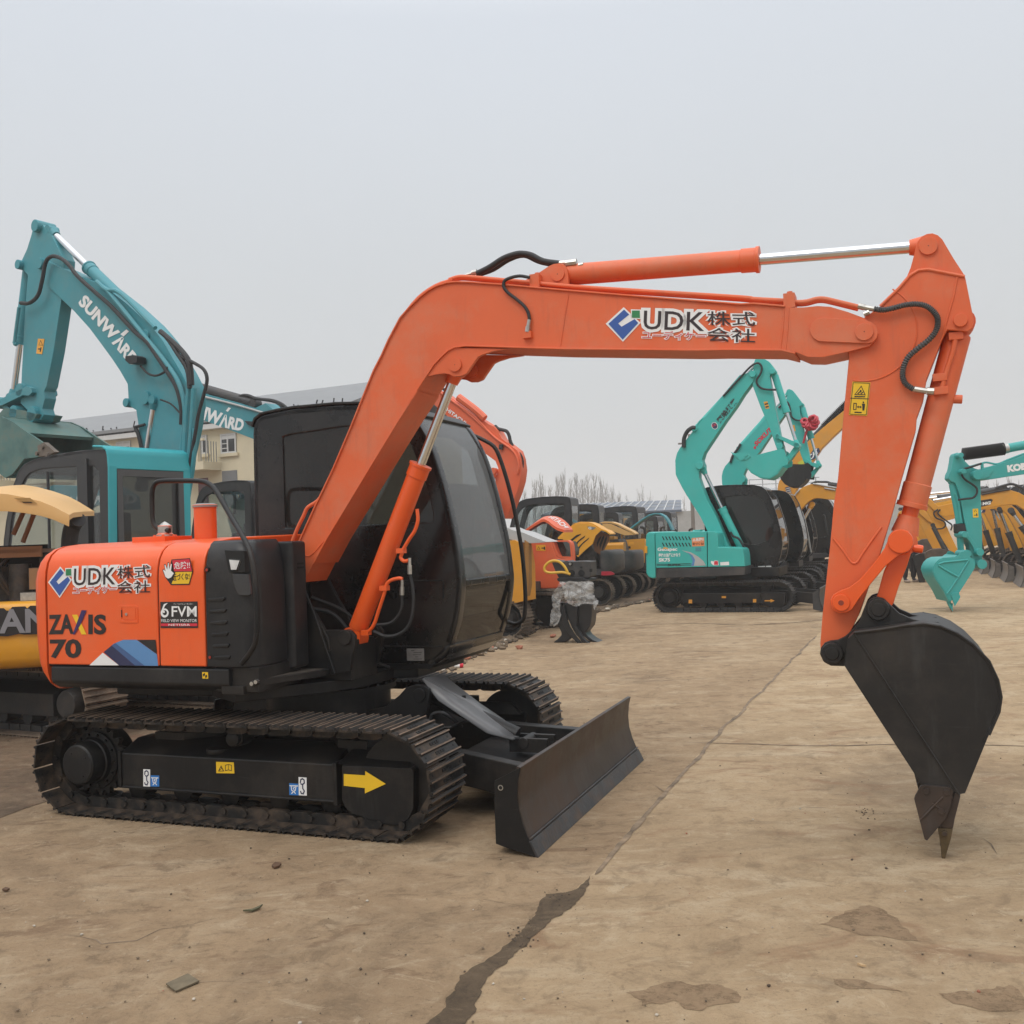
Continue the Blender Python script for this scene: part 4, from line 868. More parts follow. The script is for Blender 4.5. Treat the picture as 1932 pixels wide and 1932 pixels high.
# bucket
KY0, KY1 = -.68, .02
side = fr.xz('F:315,874 330,745 360,716 480,700 620,680 690,673 770,686 850,720 925,772 1000,850 1042,940 1058,1020 1048,1090 1000,1200 887,1477 862,1482 845,1476 682,1440', KY0)
b = MB(); b.use(BLACKB); b.prism(side, KY0, KY0+.018); b.prism(side, KY1-.018, KY1)
bk_path = side[1:15]
b.strip(bk_path, KY0+.002, KY1-.002, -.016)
bk = b.build('bucket', root, bevel=.003)
b = MB(); b.use(BLACKB)
b.tube([(x, KY0-.002, z) for x, z in fr.xz('F:362,722 860,1486', KY0)], .006, 6); b.build('bucket_seam', bk); b = MB(); b.use(BLACKB)
wp = fr.xz('F:360,716 480,702 620,680 690,674 770,686 850,720 925,772 1000,850 1042,940 1058,1020 1048,1090 1000,1200', KY0)
b.tube([(x, KY0-.004, z) for x, z in wp], .007, 6)
b.build('bucket_seam', bk)
for y in (KY0, KY1-.02):
    b = MB(); b.use(BLACKB).strip(fr.xz('F:700,673 770,686 850,720 925,772 1000,850 1042,940 1058,1020 1048,1090 1000,1200 985,1230', KY0), y-.006, y+.04, -.010); b.build('wear_strip', bk, bevel=.002)
ears = fr.xz('F:200,815 205,785 222,762 250,752 285,748 318,732 352,702 385,660 402,615 418,575 440,552 470,544 502,552 530,580 575,622 640,650 700,662 765,664 700,700 620,690 480,710 380,725 335,760 318,872 252,870 218,852', -.47)
for y in (-.50, -.20):
    b = MB(); b.use(BLACKB).prism(ears, y, y+.04)
    for s in ('F:475,605', 'F:258,812'):
        c = fr.xz(s, -.50)[0]; cap_disc(b, c, y-.03, y+.07, .056); cap_disc(b, c, y-.036, y+.076, .036)
    b.build('bucket_ear', bk, bevel=.006)
for k, y in enumerate((KY0-.02, KY1)):
    sc = fr.xz('F:676,1438 692,1434 812,1445 828,1462 820,1530 795,1592 706,1697 694,1690 645,1500 650,1484', KY0)
    b = MB(); b.use(BLADE).prism(sc, y, y+.022)
    for s in ('F:702,1462', 'F:798,1468', 'F:772,1558'):
        c = fr.xz(s, KY0)[0]; cap_disc(b, c, y-.008, y+.03, .016, 12)
    b.tube([(x, y-.002, z) for x, z in fr.xz('F:672,1600 780,1490', KY0)], .006, 6); b.tube([(x, y-.002, z) for x, z in fr.xz('F:730,1520 790,1560', KY0)], .005, 6)
    b.build('side_cutter', bk, bevel=.003)
ad = fr.xz('F:845,1472 866,1490 860,1515 838,1600 830,1645 755,1640 778,1580 815,1530 835,1480', KY0); tt = fr.xz('F:757,1642 830,1646 820,1695 790,1806 778,1806 768,1700', KY0)
TOOTH = mat('worn_tooth_steel', (.14,.098,.048), .55, metal=.3, var=.5, vs=8, bump=.3, bs=40, dust=(.05,.04,.03), damt=.7, dscale=6)
for k in range(4):
    y = KY0+.0+k*.2033
    b = MB(); b.use(BLADE).prism(ad, y, y+.09); tk = b.build('tooth_adapter', bk, bevel=.006)
    x0 = tt[0][0]; cx_ = sum(p[0] for p in tt)/len(tt)
    b = MB(); b.use(TOOTH); tp = sum((p[0] for p in tt[3:5]))/2
    b.add([(x, y+.005+(.020 if i in (3,4) else 0), z) for i, (x, z) in enumerate(tt)]+[(x, y+.085-(.020 if i in (3,4) else 0), z) for i, (x, z) in enumerate(tt)], [(0,1,2,5),(5,2,3,4),(6,11,8,7),(11,10,9,8),(0,6,7,1),(1,7,8,2),(2,8,9,3),(3,9,10,4),(4,10,11,5),(5,11,6,0)])
    c = fr.xz('F:790,1668', KY0)[0]; b.use(BLADE); cap_disc(b, c, y-.006, y+.096, .014, 12); b.build('bucket_tooth', bk, bevel=.003)
lip = fr.xz('F:700,1440 840,1476 866,1490 835,1500', KY0); b = MB(); b.use(BLADE).prism(lip, KY0+.02, KY1-.02); b.build('bucket_lip', bk)
# company sticker on the boom: K-window layout carried over to the boom's own place
def bmap(s):
    out = []
    for p in s.split():
        x, y = map(float, p.split(',')); t = (x-360)/(1130-360)
        X = 1143+(1428-1143)*t; Y = (578+(585-578)*t) + (y-(770-28*t))/(1004-770)*(642-578)*1.02
        out.append(f'{X:.2f},{Y:.2f}')
    return 'U:'+' '.join(out)
udk(fr, BY0, bmap, bo)
# ================================================================== OTHER MACHINES: shared pieces
TEAL = mat('teal_paint', (.045,.43,.385), .42, var=.05, vs=2, dust=(.12,.40,.36), damt=.3)
TEALD = mat('teal_paint_old', (.045,.255,.30), .5, var=.08, vs=2, dust=(.16,.27,.27), damt=.5)
YELO = mat('yellow_paint', (.66,.285,.022), .42, var=.07, vs=2, dust=(.45,.28,.10), damt=.4)
YELB = mat('bright_yellow_paint', (.78,.36,.025), .4, var=.06, vs=2, dust=(.5,.3,.1), damt=.35)
YELT = mat('tan_yellow_paint', (.64,.37,.125), .4, var=.05, vs=2, dust=(.6,.42,.2), damt=.3)
ORA2 = mat('red_orange_paint', (.72,.125,.045), .45, var=.06, vs=2, dust=(.5,.2,.12), damt=.35)
DGREY = mat('dark_grey_paint', (.035,.035,.036), .5, var=.2, vs=3, dust=(.13,.11,.09), damt=.6)
CABG = mat('charcoal_cab_paint', (.022,.0225,.024), .45, var=.2, vs=3, dust=(.08,.075,.07), damt=.5)
MUDDY = mat('muddy_track_steel', (.16,.118,.082), .85, var=.35, vs=7, bump=.4, bs=40, dust=(.05,.038,.028), damt=.8, dscale=5)
TRKD = mat('black_track_steel', (.018,.0175,.017), .55, var=.3, vs=8, bump=.2, bs=40, dust=(.075,.055,.04), damt=.5, dscale=4)
ENG = mat('greasy_engine_metal', (.045,.040,.036), .5, metal=.3, var=.6, vs=9, bump=.5, bs=18, dust=(.16,.11,.07), damt=.6, dscale=6)
GREYW = mat('pale_grey_paint', (.42,.42,.41), .35, var=.06, vs=3)
SCRAP = mat('rusty_bucket_steel', (.085,.062,.048), .6, metal=.2, var=.4, vs=5, bump=.2, bs=20, dust=(.17,.095,.055), damt=.7)
def track_mesh(m_shoe, m_dark, w=.45, R=.288, x0=-1.29, x1=.965, n=41):
    at, tot = track_path(R, x0, x1, .315); p = tot/n; b = MB()
    for i in range(n):
        x, z, a = at((i+.5)*p); c, s_ = math.cos(a), math.sin(a)
        for q0, q1, h0, h1 in ((-p*.485, p*.485, -.012, 0), (-.064, -.05, -.034, -.012), (-.007, .007, -.034, -.012), (.05, .064, -.034, -.012)):
            bb = MB().box(q0, q1, -w/2, w/2, h0, h1); b.use(m_shoe).add([(x+v[0]*c-v[2]*s_, v[1], z+v[0]*s_+v[2]*c) for v in bb.v], bb.f)
        bb = MB().box(-.07, .07, -.09, .09, 0, .06); b.use(m_dark).add([(x+v[0]*c-v[2]*s_, v[1], z+v[0]*s_+v[2]*c) for v in bb.v], bb.f)
    return b
TRKC = {}
def undercarriage(root, shoe, frame_m, T=Matrix.Identity(4), blade=False, wheels=True):
    for s in (-1, 1):
        key = shoe.name
        if key not in TRKC: o = track_mesh(shoe, TRKD).build('track', root, sharp=25); TRKC[key] = o.data
        else: o = bpy.data.objects.new('track', TRKC[key]); COL.objects.link(o); o.parent = root
        o.matrix_local = T @ Matrix.Translation((0, s*.905, 0))
        GT[0] = T
        b = MB(); b.use(frame_m); yz = [(s*1.0,.178),(s*1.0,.386),(s*.84,.455),(s*.70,.455),(s*.70,.178)]
        b.prismx(yz, -1.0, .62); b.prism([(.62,.39),(1.1,.37),(1.1,.15),(1.02,.07),(.80,.09),(.62,.18)], s*1.0, s*.8); b.build('side_frame', root, bevel=.01)
        b = MB(); b.use(frame_m).lathe((-1.27, s*.78, .315), (-1.27, s*1.2, .315), [(0,.24),(.08,.24),(.085,.19),(.16,.185),(.165,.15),(.285,.13),(.30,.12)], 28); b.build('final_drive', root)
        for k in range(5):
            b = MB(); b.use(frame_m).cyl((-.93+.36*k, s*.8, .15), (-.93+.36*k, s*.95, .15), .07, n=14); b.build('track_roller', root)
        GT[0] = Matrix.Identity(4)
    GT[0] = T
    b = MB(); b.use(frame_m).box(-.6, .6, -.7, .7, .32, .5); b.cyl((0,0,.5), (0,0,.74), .45, n=32); b.build('lower_frame', root)
    if blade:
        b = MB(); b.use(blade if blade is not True else DGREY); b.strip([(x, z) for x, z in prof], -1.15, 1.15, .025)
        for s in (-1, 1): b.prism(ep, s*1.15, s*1.13)
        b.build('dozer_blade', root)
        for s in (-1, 1): b = MB(); b.use(frame_m).loft([[(x, s*yy+d, z) for d, z in ((-.045,z0),(.045,z0),(.045,z1),(-.045,z1))] for x, yy, z0, z1 in ((.52,.40,.20,.36),(.95,.42,.20,.40),(1.78,.60,.10,.32))]); b.build('blade_arm', root)
    GT[0] = Matrix.Identity(4)
cabg = [(-.66,.83),(-.675,1.55),(-.685,2.42),(-.67,2.55),(-.655,2.60),(-.59,2.635),(-.32,2.66),(.04,2.657),(.42,2.63),(.575,2.585),(.665,2.51),(.771,2.309),(.887,1.895),(.935,1.65),(.955,1.46),(.957,1.328),(.922,1.127),(.86,.96),(.74,.83)]
def std_cab(root, m=CABG, pane=None, y0=.06, y1=1.05):
    return cabin(root, cabg, y0, y1, [(-.42,1.45),(-.42,2.45),(.10,2.48),(.46,2.46),(.60,2.34),(.72,2.05),(.82,1.60)],
      [(-.50,1.30),(-.50,2.46),(-.1,2.48),(.30,2.48),(.52,2.42),(.66,2.25),(.78,1.9),(.84,1.5),(.84,1.3)], (10, 17), m, pane or CLEAR, bar=1.375, rear_hole=(1, 2))
def std_body(root, paint, ctw, low=False, door=None, deck=DGREY, panel=True):
    b = MB(); b.use(deck).prismz([(-1.35,-1.04),(.1,-1.04),(.5,-.3),(.56,.16),(.80,.16),(.80,1.04),(-1.35,1.04)], .72, .86); b.build('upper_deck', root, bevel=.01)
    plan = [(-1.35,-1.08),(-1.50,-1.06),(-1.60,-.95),(-1.66,-.7),(-1.70,-.3),(-1.70,.3),(-1.66,.7),(-1.60,.95),(-1.50,1.06),(-1.35,1.08)]
    ht = 1.30 if low else 1.72
    b = MB(); b.use(ctw); secs = []
    for z, k in ((.74,.72),(.76,.85),(.82,.97),(.95,1),(ht-.12,1),(ht-.04,.95),(ht,.82)): secs.append([(-1.35+(x+1.35)*k, y*(.94+.06*k), z) for x, y in plan])
    b.loft(secs); b.build('counterweight', root, sharp=50)
    b = MB(); b.use(paint); b.prismx([(-1.08,.86),(-1.08,1.55),(-1.02,1.66),(-.9,1.70),(-.2,1.72),(-.1,1.72),(-.1,.86)], -1.34 if not low else -.9, .1); b.build('side_panel', root, bevel=.012)
    if panel: b = MB(); b.use(door or paint); b.prismx([(1.08,.86),(1.08,1.45),(1.04,1.52),(.95,1.55),(.6,1.55),(.6,.86)], -1.34, -.72); b.build('rear_panel', root, bevel=.012)
    b = MB(); b.use(ENG); b.box(-1.30,-.75,-.85,.55,.86,1.30); b.cyl((-1.15,-.6,1.42),(-.85,-.6,1.42),.12); b.cyl((-1.1,.1,1.30),(-1.1,.1,1.55),.10); b.box(-1.2,-.9,-.3,.0,1.3,1.5); b.tube([(-1.2,.3,1.3),(-1.1,.35,1.5),(-.9,.2,1.55),(-.85,-.1,1.4)], .035, 8, 4); b.tube([(-.95,-.75,1.5),(-.95,-.75,1.85),(-1.0,-.75,1.92),(-1.1,-.75,1.95)], .045, 10, 4); b.build('engine', root, bevel=.01)
# the foreground machine's boom, arm and bucket outlines serve as the standard front linkage
BOOMO, ARMO, BKTO = top+bot, arm, side
PF, PA, PK, PT, PB = (-.035,1.464), (3.586,2.686), (3.352,.997), (3.918,3.106), (1.212,2.745)
def rot2(pts, c, a):
    ca, sa = math.cos(a), math.sin(a); return [(c[0]+(x-c[0])*ca-(z-c[1])*sa, c[1]+(x-c[0])*sa+(z-c[1])*ca) for x, z in pts]
def front(root, paint, ab=0., aa=0., ak=0., bkt=BLACKB, yc=-.33, cylm=None, boom_only=False):
    """boom, arm and bucket turned by ab, aa, ak about their pins"""
    B = lambda p: rot2(p, PF, ab); A = lambda p: B(rot2(p, PA, aa)); K = lambda p: A(rot2(p, PK, ak)); root_of[0] = root
    b = MB(); b.use(paint).prism(B(BOOMO), yc-.14, yc+.14); b.build('boom', root, bevel=.008, ang=35)
    cylinder('boom_cylinder', (.357,1.042), B([PB])[0], yc, .062, .03, .6, cylm or paint)
    b = MB(); b.use(RUBBER); b.tube([(x, yc-.1, z+.05) for x, z in B([(.0,1.6),(.5,2.6),(.85,3.2),(1.35,3.42),(1.9,3.36)])], .02, 6, 4); b.build('hydraulic_hose', root); b = MB(); b.use(RUBBER); b.tube([(x, yc-.16, z) for x, z in B([(3.2,2.95)])+A([(3.65,3.0),(3.85,2.7),(3.7,2.4)])], .02, 6, 5); b.build('hydraulic_hose', root)
    if boom_only: return
    b = MB(); b.use(paint).prism(A(ARMO), yc-.11, yc+.11); b.prism(A(horn), yc-.07, yc+.07); b.build('arm', root, bevel=.008, ang=35)
    cylinder('arm_cylinder', B([(1.9,3.35)])[0], A([PT])[0], yc, .062, .032, .575, cylm or paint)
    cylinder('bucket_cylinder', A([(4.04,2.66)])[0], A([(3.72,1.57)])[0], yc, .066, .042, .7, cylm or paint)
    b = MB(); b.use(paint)
    for y in (-.18, .13): b.prism(A(lk), yc+y, yc+y+.05)
    b.prism(A(l2), yc-.1, yc+.1); b.build('tipping_link', root)
    b = MB(); b.use(bkt); s_ = K(BKTO); b.prism(s_, yc-.36, yc-.34); b.prism(s_, yc+.34, yc+.36); b.strip(s_[1:15], yc-.355, yc+.355, -.016)
    for y in (-.17, .13): b.prism(K(ears), yc+y, yc+y+.04)
    for k in range(4): b.prism(K(ad), yc-.36+k*.203, yc-.27+k*.203); b.prism(K(tt), yc-.345+k*.203, yc-.285+k*.203)
    b.build('bucket', root)
def traced(name, fr, root, m, s, lat, y0, y1, bevel=.006, extra=None, parent=None):
    b = MB(); b.use(m).prism(sum([fr.xz(t, lat) for t in (s if isinstance(s, (list, tuple)) else [s])], []), y0, y1); return b.build(name, parent or root, bevel=bevel, ang=35)
def tubes(name, fr, root, m, items, lat, parent=None, n=8, k=4):
    for s, r in items:
        b = MB(); b.use(m).tube(fr.p3(s, lat), r, n, k if len(s.split()) > 2 else 0); o = b.build(name, parent or root)
    return o
def pins(F, root, m, lat, w, items):
    for s, rr in items:
        x, z = F.xz(s, lat)[0]; b = MB(); b.use(m).cyl((x, lat-w, z), (x, lat+w, z), rr, n=18); b.build('pin_boss', root, bevel=.01)
def cyl2(name, fr, root, m, s, lat, r, rr, f):
    root_of[0] = root; a, b = fr.xz(s, lat); return cylinder(name, a, b, lat, r, rr, f, m, eyeA=r*.9, eyeB=r*.9)

# ================================================================== ROW ON THE LEFT: machines facing left and away, engine hoods up
RY = math.radians(156); RF = Vector((math.cos(RY), math.sin(RY))); RL = Vector((-math.sin(RY), math.cos(RY)))
def row(P, label, cat='excavator', k=1., uc=MUDDY, frame_m=TRKD, yaw=RY, grp='excavators parked in a row on the left', blade=False):
    """P: ground point under the rear end of the near (left) track's outer edge"""
    f = Vector((math.cos(yaw), math.sin(yaw))); l = Vector((-math.sin(yaw), math.cos(yaw)))
    S = Vector(P[:2])+f*1.45*k-l*1.13*k
    r = empty('excavator', label, cat, (S.x, S.y, 0), yaw, grp); r.scale = (k, k, k); F = Frame(S, yaw, k)
    undercarriage(r, uc, frame_m, blade=blade); return r, F
# -- yellow machine whose pale grey hood shows beside the big cab
r, F = row((-.02, 16.6), 'yellow excavator with a raised pale grey hood, half hidden behind the big black cab')
std_cab(r)
b = MB(); b.use(DGREY).prismz([(-1.30,-1.0),(.5,-1.0),(.8,.16),(.80,1.04),(-1.30,1.04)], .72, .88); b.build('upper_deck', r, bevel=.01)
traced('hood', F, r, GREYW, 'V:-260,560 -60,500 20,535 150,565 330,640 460,690 400,700 240,708 100,690 -40,650 -260,640', 1.0, 1.0, .45)
traced('side_door', F, r, YELO, 'V:-200,690 30,665 90,700 110,760 150,1000 160,1460 0,1500 -200,1500', 1.09, 1.05, .55)
traced('door_edge', F, r, mat('dark_ochre_paint', (.30,.14,.03), .5), 'V:150,665 205,700 215,1250 190,1400 165,1400 160,900', 1.09, 1.03, .9)
# -- orange machine
r, F = row((.02, 18.2), 'orange excavator with red open engine bay and raised lettered hood')
std_cab(r)
b = MB(); b.use(DGREY).prismz([(-1.2,-.9),(.5,-.9),(.8,.16),(.80,1.04),(-1.2,1.04)], .72, .88); b.build('upper_deck', r, bevel=.01)
traced('counterweight', F, r, ORA2, 'V:225,690 500,668 530,700 600,890 650,905 800,900 800,1180 700,1200 680,1240 620,1280 560,1296 250,1302 222,1240', 1.05, 1.06, .88, .03)
ob = F.xz('V:510,668 740,668 778,700 792,770 800,912 620,900 590,860 530,700', 1.05); ib = F.xz('V:545,690 730,688 760,712 768,770 778,885 625,880 605,840 560,710', 1.05)
b = MB(); b.use(ORA2).ring(resample(ob, 40), resample(ib, 40), 1.05, .90); b.build('engine_bay_frame', r)
traced('engine', F, r, ENG, 'V:545,690 640,690 690,800 680,880 625,880 605,840', 1.0, .88, .2)
hn = resample(F.xz('V:145,552 300,452 400,392 430,390 480,415 540,465 600,505 690,530', .95), 25, False); hf = resample(F.xz('V:200,520 330,420 420,362 470,350 540,350 600,358 650,378 700,412 745,455 802,528', .15), 25, False)
b = MB(); b.use(ORA2); secs = []
for (xa, za), (xb, zb) in zip(hn, hf): secs.append([(xa,.95,za), (xb,.15,zb), (xb,.15,zb-.05), (xa,.95,za-.05)])
b.loft(secs); b.build('hood', r, sharp=50)
b = MB(); b.use(mat('dark_red_lining', (.11,.022,.014), .6)); secs = [[(q[0][0],.93,q[0][2]-.055), (q[1][0],.17,q[1][2]-.055), (q[1][0],.17,q[1][2]-.09), (q[0][0],.93,q[0][2]-.09)] for q in secs[:14]]; b.loft(secs); b.build('hood_lining', r)
vs, fs, bb = txt('HITACHI', .02); b = MB(); b.use(WHITE)
def hp_(u, v):
    t = u*24; i_ = min(23, int(t)); w_ = t-i_
    A_ = Vector((hn[i_][0],.95,hn[i_][1])).lerp(Vector((hn[i_+1][0],.95,hn[i_+1][1])), w_); B_ = Vector((hf[i_][0],.15,hf[i_][1])).lerp(Vector((hf[i_+1][0],.15,hf[i_+1][1])), w_); return A_.lerp(B_, v)+Vector((-.004,.004,.014))
b.add([tuple(hp_(.56+.40*(v[0]-bb[0])/(bb[1]-bb[0]), .3+.45*(v[1]-bb[2])/(bb[3]-bb[2]))) for v in vs], fs); b.build('hood_lettering', r)
d = Decal(F, 1.06, .004); d.out = 1; d.poly('V:322,728 448,728 448,806 328,802', YELB); d.poly('V:338,788 358,748 380,788', INK, 1); d.poly('V:345,785 358,757 373,785', YELB, 2); d.line('V:400,770 430,770', .02, INK, 1); d.line('V:432,756 436,786', .025, INK, 1); d.build('warning_sticker', r)
tubes('muffler_pipe', F, r, DGREY, [('V:580,700 565,650 575,600 600,560', .05)], .5)
boomH = ['e:200,310 290,170 320,130 560,300 800,480 990,600 1060,630 1110,690 1170,800 1300,900 1390,970 1430,1080 1450,1240 1430,1400 1390,1540 1340,1670 1290,1800 1240,1932 1080,1932 1110,1640 1085,1500 1075,1340 1110,1290 1120,1220 1080,1120 1000,1060 930,1010 860,900 780,780 560,620 300,400']
traced('boom', F, r, ORA2, boomH, -.2, -.2, -.5, .01)
tubes('boom_pipe', F, r, ORA2, [('e:300,150 540,320 800,500 980,700 1130,830 1290,940 1380,1060 1410,1200 1390,1300', .025), ('e:560,220 800,400 930,520', .08), ('e:520,310 760,500 960,690', .02)], -.18)
tubes('hydraulic_hose', F, r, RUBBER, [('e:1075,625 1120,665 1180,680 1240,700 1275,760 1290,830 1320,905', .035), ('e:1370,955 1440,1030 1470,1130 1460,1240 1440,1300', .02), ('e:330,90 410,150', .03)], -.3)
d = Decal(F, -.2, .006); d.out = 1; d.text('HITACHI', 'e:385,410 650,612 410,365', WHITE, 0, .03); d.build('boom_lettering', r)
traced('boom_lamp', F, r, RUBBER, 'e:1120,880 1180,880 1160,960 1115,950', -.1, -.14, -.18)
cyl2('boom_cylinder', F, r, ORA2, 'e:1000,1800 1065,1260', -.15, .07, .035, .55)
# -- yellow machine with the slotted hood
h1 = None
def yellow(P, label, hoodfn, red, k=1.):
    r, F = row(P, label, yaw=math.radians(165), k=k); std_cab(r)
    std_body(r, YELO, DGREY, low=True, panel=hoodfn is not h1)
    hoodfn(r, F)
    if red: traced('tail_light', F, r, mat('red_reflector_panel', (.42,.03,.05), .3), red, 1.08, 1.085, 1.04)
    return r, F
def h1(r, F):
    sp = F.xz('V:612,655 660,605 720,555 800,490 850,462 900,448 1000,450 1060,470 1110,500 1172,540 1130,580 1100,610 1062,715 960,800 868,890 830,845 770,760 715,700 670,655', 1.12)
    b = MB(); b.use(YELB).prism(sp, 1.12, 1.06); b.strip(F.xz('V:612,655 660,605 720,555 800,490 850,462 900,448 1000,450 1060,470 1110,500 1172,540 1230,560 1280,600', 1.12), 1.09, .3, -.04); o = b.build('hood', r, bevel=.01, ang=50)
    b = MB(); b.use(DARK)
    for s in ('V:757,668 775,660 850,600 915,582 900,600 840,640 780,690', 'V:806,775 822,720 900,650 965,605 955,630 880,690 825,775', 'V:848,815 866,765 940,690 1018,630 1005,655 930,720 870,800'): b.prism(F.xz(s, 1.12), 1.126, 1.05)
    b.build('hood_slots', o)
    b = MB(); b.use(mat('brown_grille', (.20,.085,.03), .6)).prism(F.xz('V:1065,715 1105,610 1175,555 1278,598 1270,680 1172,862 1085,810', .9), .90, .86)
    b.use(DARK)
    for s in ('V:1115,700 1140,640 1175,610 1170,640 1140,700 1120,760', 'V:1150,720 1185,630 1210,600 1212,640 1180,720 1155,790', 'V:1185,760 1220,650 1245,610 1248,650 1215,750 1180,820'): b.prism(F.xz(s, .9), .905, .85)
    b.build('hood_grille', o)
    d = Decal(F, 1.12, .006); d.out = 1; d.poly('V:985,490 1030,488 1105,500 1060,535', mat('grey_badge', (.22,.21,.19), .5)); d.text('G', 'V:1005,526 1045,526 1005,494', WHITE, 1, .03); d.build('hood_badge', o)
    traced('open_radiator', F, r, ENG, 'V:870,890 960,800 1030,720 1060,780 1090,880 1108,1010 1000,1020 880,940', .95, .9, -.4)
yellow((2.15, 23.6), 'yellow excavator with a slotted yellow hood swung up over its engine', h1, 'V:1175,1075 1300,1075 1345,1100 1342,1118 1250,1128 1173,1128')
def h2(r, F):
    b = MB(); b.use(YELT).strip(F.xz('V:1115,490 1160,460 1220,446 1300,448 1370,470 1430,500 1500,535 1560,565 1608,600', 1.0), 1.0, .3, -.05); b.prism(F.xz('V:1120,492 1160,464 1220,452 1300,455 1400,500 1560,570 1600,600 1480,605 1350,560 1240,520', 1.0), 1.0, .95); o = b.build('hood', r, bevel=.01, ang=50)
    traced('open_radiator', F, r, ENG, 'V:1280,660 1385,655 1410,690 1440,800 1460,1010 1330,1015 1290,900', 1.0, .95, -.4)
    traced('side_vent', F, r, DARK, 'V:1100,888 1210,880 1212,920 1105,925', 1.08, 1.086, 1.05)
yellow((3.0, 26.2), 'yellow excavator with a plain tan hood raised, beyond the slotted yellow hood', h2, None, .95)
def h3(r, F):
    p = F.xz('c:845,755 900,710 980,650 1060,600 1120,583 1170,583 1215,605 1245,640 1275,690 1308,765', 1.0)
    b = MB(); b.use(TEALD).strip(p, 1.0, .2, -.05); o = b.build('hood', r, bevel=.01, ang=50)
    b = MB(); b.use(YELO)
    b.prism(F.xz('V:1418,665 1740,645 1740,960 1600,965 1480,960 1440,860', 1.08), 1.10, 1.0); b.use(DARK)
    for s in ('V:1440,745 1555,745 1558,775 1442,775', 'V:1445,795 1570,795 1572,825 1447,825', 'V:1450,848 1582,848 1584,880 1452,880'): b.prism(F.xz(s, 1.08), 1.106, 1.05)
    b.build('vented_door', r)
    d = Decal(F, 1.10, .004); d.out = 1; d.poly('V:1530,690 1600,688 1602,722 1534,724', YELB); d.build('warning_sticker', r)
yellow((3.7, 28.4), 'yellow excavator with three black side vents and an arched teal hood over it', h3, 'V:1485,975 1520,950 1620,925 1668,918 1674,960 1500,978', .88)
for i in range(3):
    r, F = row((4.6+.95*i, 31.0+2.7*i), ['dusty yellow excavator with black cab behind the arched teal hood', 'yellow excavator with black cab behind the teal boom with the sign', 'farthest yellow excavator of the row by the solar panel roof'][i], k=(.97, .86, .93)[i])
    std_body(r, YELO, DGREY, low=True); std_cab(r); front(r, YELO, -.50, -1.0, .6) if i != 1 else None
# -- machine at the left edge: hood up, engine open, big lettering on its rear
UY = math.radians(100); S = Vector((-4.72, 10.55)); r = empty('excavator', 'yellow excavator with tan raised hood, open engine bay and large grey rear lettering', 'excavator', (S.x, S.y, 0), UY, 'excavators parked in a row on the left'); F = Frame(S, UY)
undercarriage(r, MUDDY, TRKD, Matrix.Rotation(RY-UY-.06, 4, 'Z'))
b = MB(); b.use(DGREY).prismz([(-1.40,-1.04),(.5,-1.0),(.8,.16),(.80,2.3),(-.70,2.3),(-1.40,1.04)], .62, .80); b.build('upper_deck', r, bevel=.01)
b = MB(); b.use(YELB); plan = [(-1.35,-1.08),(-1.52,-1.04),(-1.62,-.9),(-1.68,-.5),(-1.70,0),(-1.68,.5),(-1.62,.9),(-1.52,1.04),(-1.35,1.08)]
b.loft([[(-1.35+(x+1.35)*k, y*(.94+.06*k), z) for x, y in plan] for z, k in ((.66,.6),(.69,.85),(.76,.98),(.9,1),(1.20,1),(1.245,.95),(1.26,.85))]); cwt = b.build('counterweight', r, sharp=50)
dy = F.yz('d:-140,1220 -140,1000 30,1000 50,1018 75,1020 95,990 200,985 215,1002 240,980 620,975 620,1195 190,1208 150,1203 60,1222', -1.72)
b = MB(); b.use(INK).add([(-1.703-.02*(1-abs(y)), y, z) for y, z in dy], [tuple(range(len(dy)))]); 
vs, fs, bb = txt('SANY', .03); ta, tb_, tc_ = F.yz('d:-120,1205 590,1185 -120,1010', -1.72)
b.use(mat('grey_lettering', (.26,.26,.28), .3, metal=.3)); b.add([(-1.712-.02*(1-abs(ta[0]+(tb_[0]-ta[0])*((v[0]-bb[0])/(bb[1]-bb[0])))), ta[0]+(tb_[0]-ta[0])*((v[0]-bb[0])/(bb[1]-bb[0])), ta[1]+(tb_[1]-ta[1])*((v[0]-bb[0])/(bb[1]-bb[0]))+(tc_[1]-ta[1])*((v[1]-bb[2])/(bb[3]-bb[2]))) for v in vs], fs); b.build('rear_lettering', cwt)
b = MB(); b.use(ENG)
b.box(-1.5,-.8,-.95,.95,1.20,1.24); b.box(-1.1,-.75,-.95,-.35,1.24,1.62); b.cyl((-1.3,.1,1.24),(-1.3,.1,1.60),.10); b.cyl((-1.35,-.15,1.62),(-.9,-.15,1.62),.07); b.box(-1.2,-.8,.2,.8,1.24,1.58); b.cyl((-1.32,-.55,1.5),(-1.0,-.55,1.5),.17, n=24)
for i in range(14):
    p0 = Vector((-1.45+.3*random.random(), -.7+1.5*random.random(), 1.26+.1*random.random())); b.tube([p0, p0+Vector((-.05,.1,.2)), p0+Vector((.1,.3*random.random()-.1,.35)), p0+Vector((.25,.2*random.random(),.25+.2*random.random()))], .012+.014*random.random(), 7, 4)
b.use(mat('brown_reservoir', (.30,.16,.07), .5)).box(-1.47,-1.33,-.20,-.02,1.36,1.56); b.use(ZINC).box(-1.5,-1.40,-.12,.05,1.26,1.34); b.use(RUBBER).tube([(-1.2,-.30,1.6),(-1.2,-.32,1.85),(-1.22,-.36,1.96),(-1.3,-.42,2.0)], .075, 12, 4); b.build('engine', r, bevel=.004)
b = MB(); b.use(mat('rusty_bracket', (.24,.10,.035), .6)); b.box(-1.42,-.9,-.10,.9,1.70,1.735); b.box(-1.42,-1.38,-.12,.9,1.66,1.76)
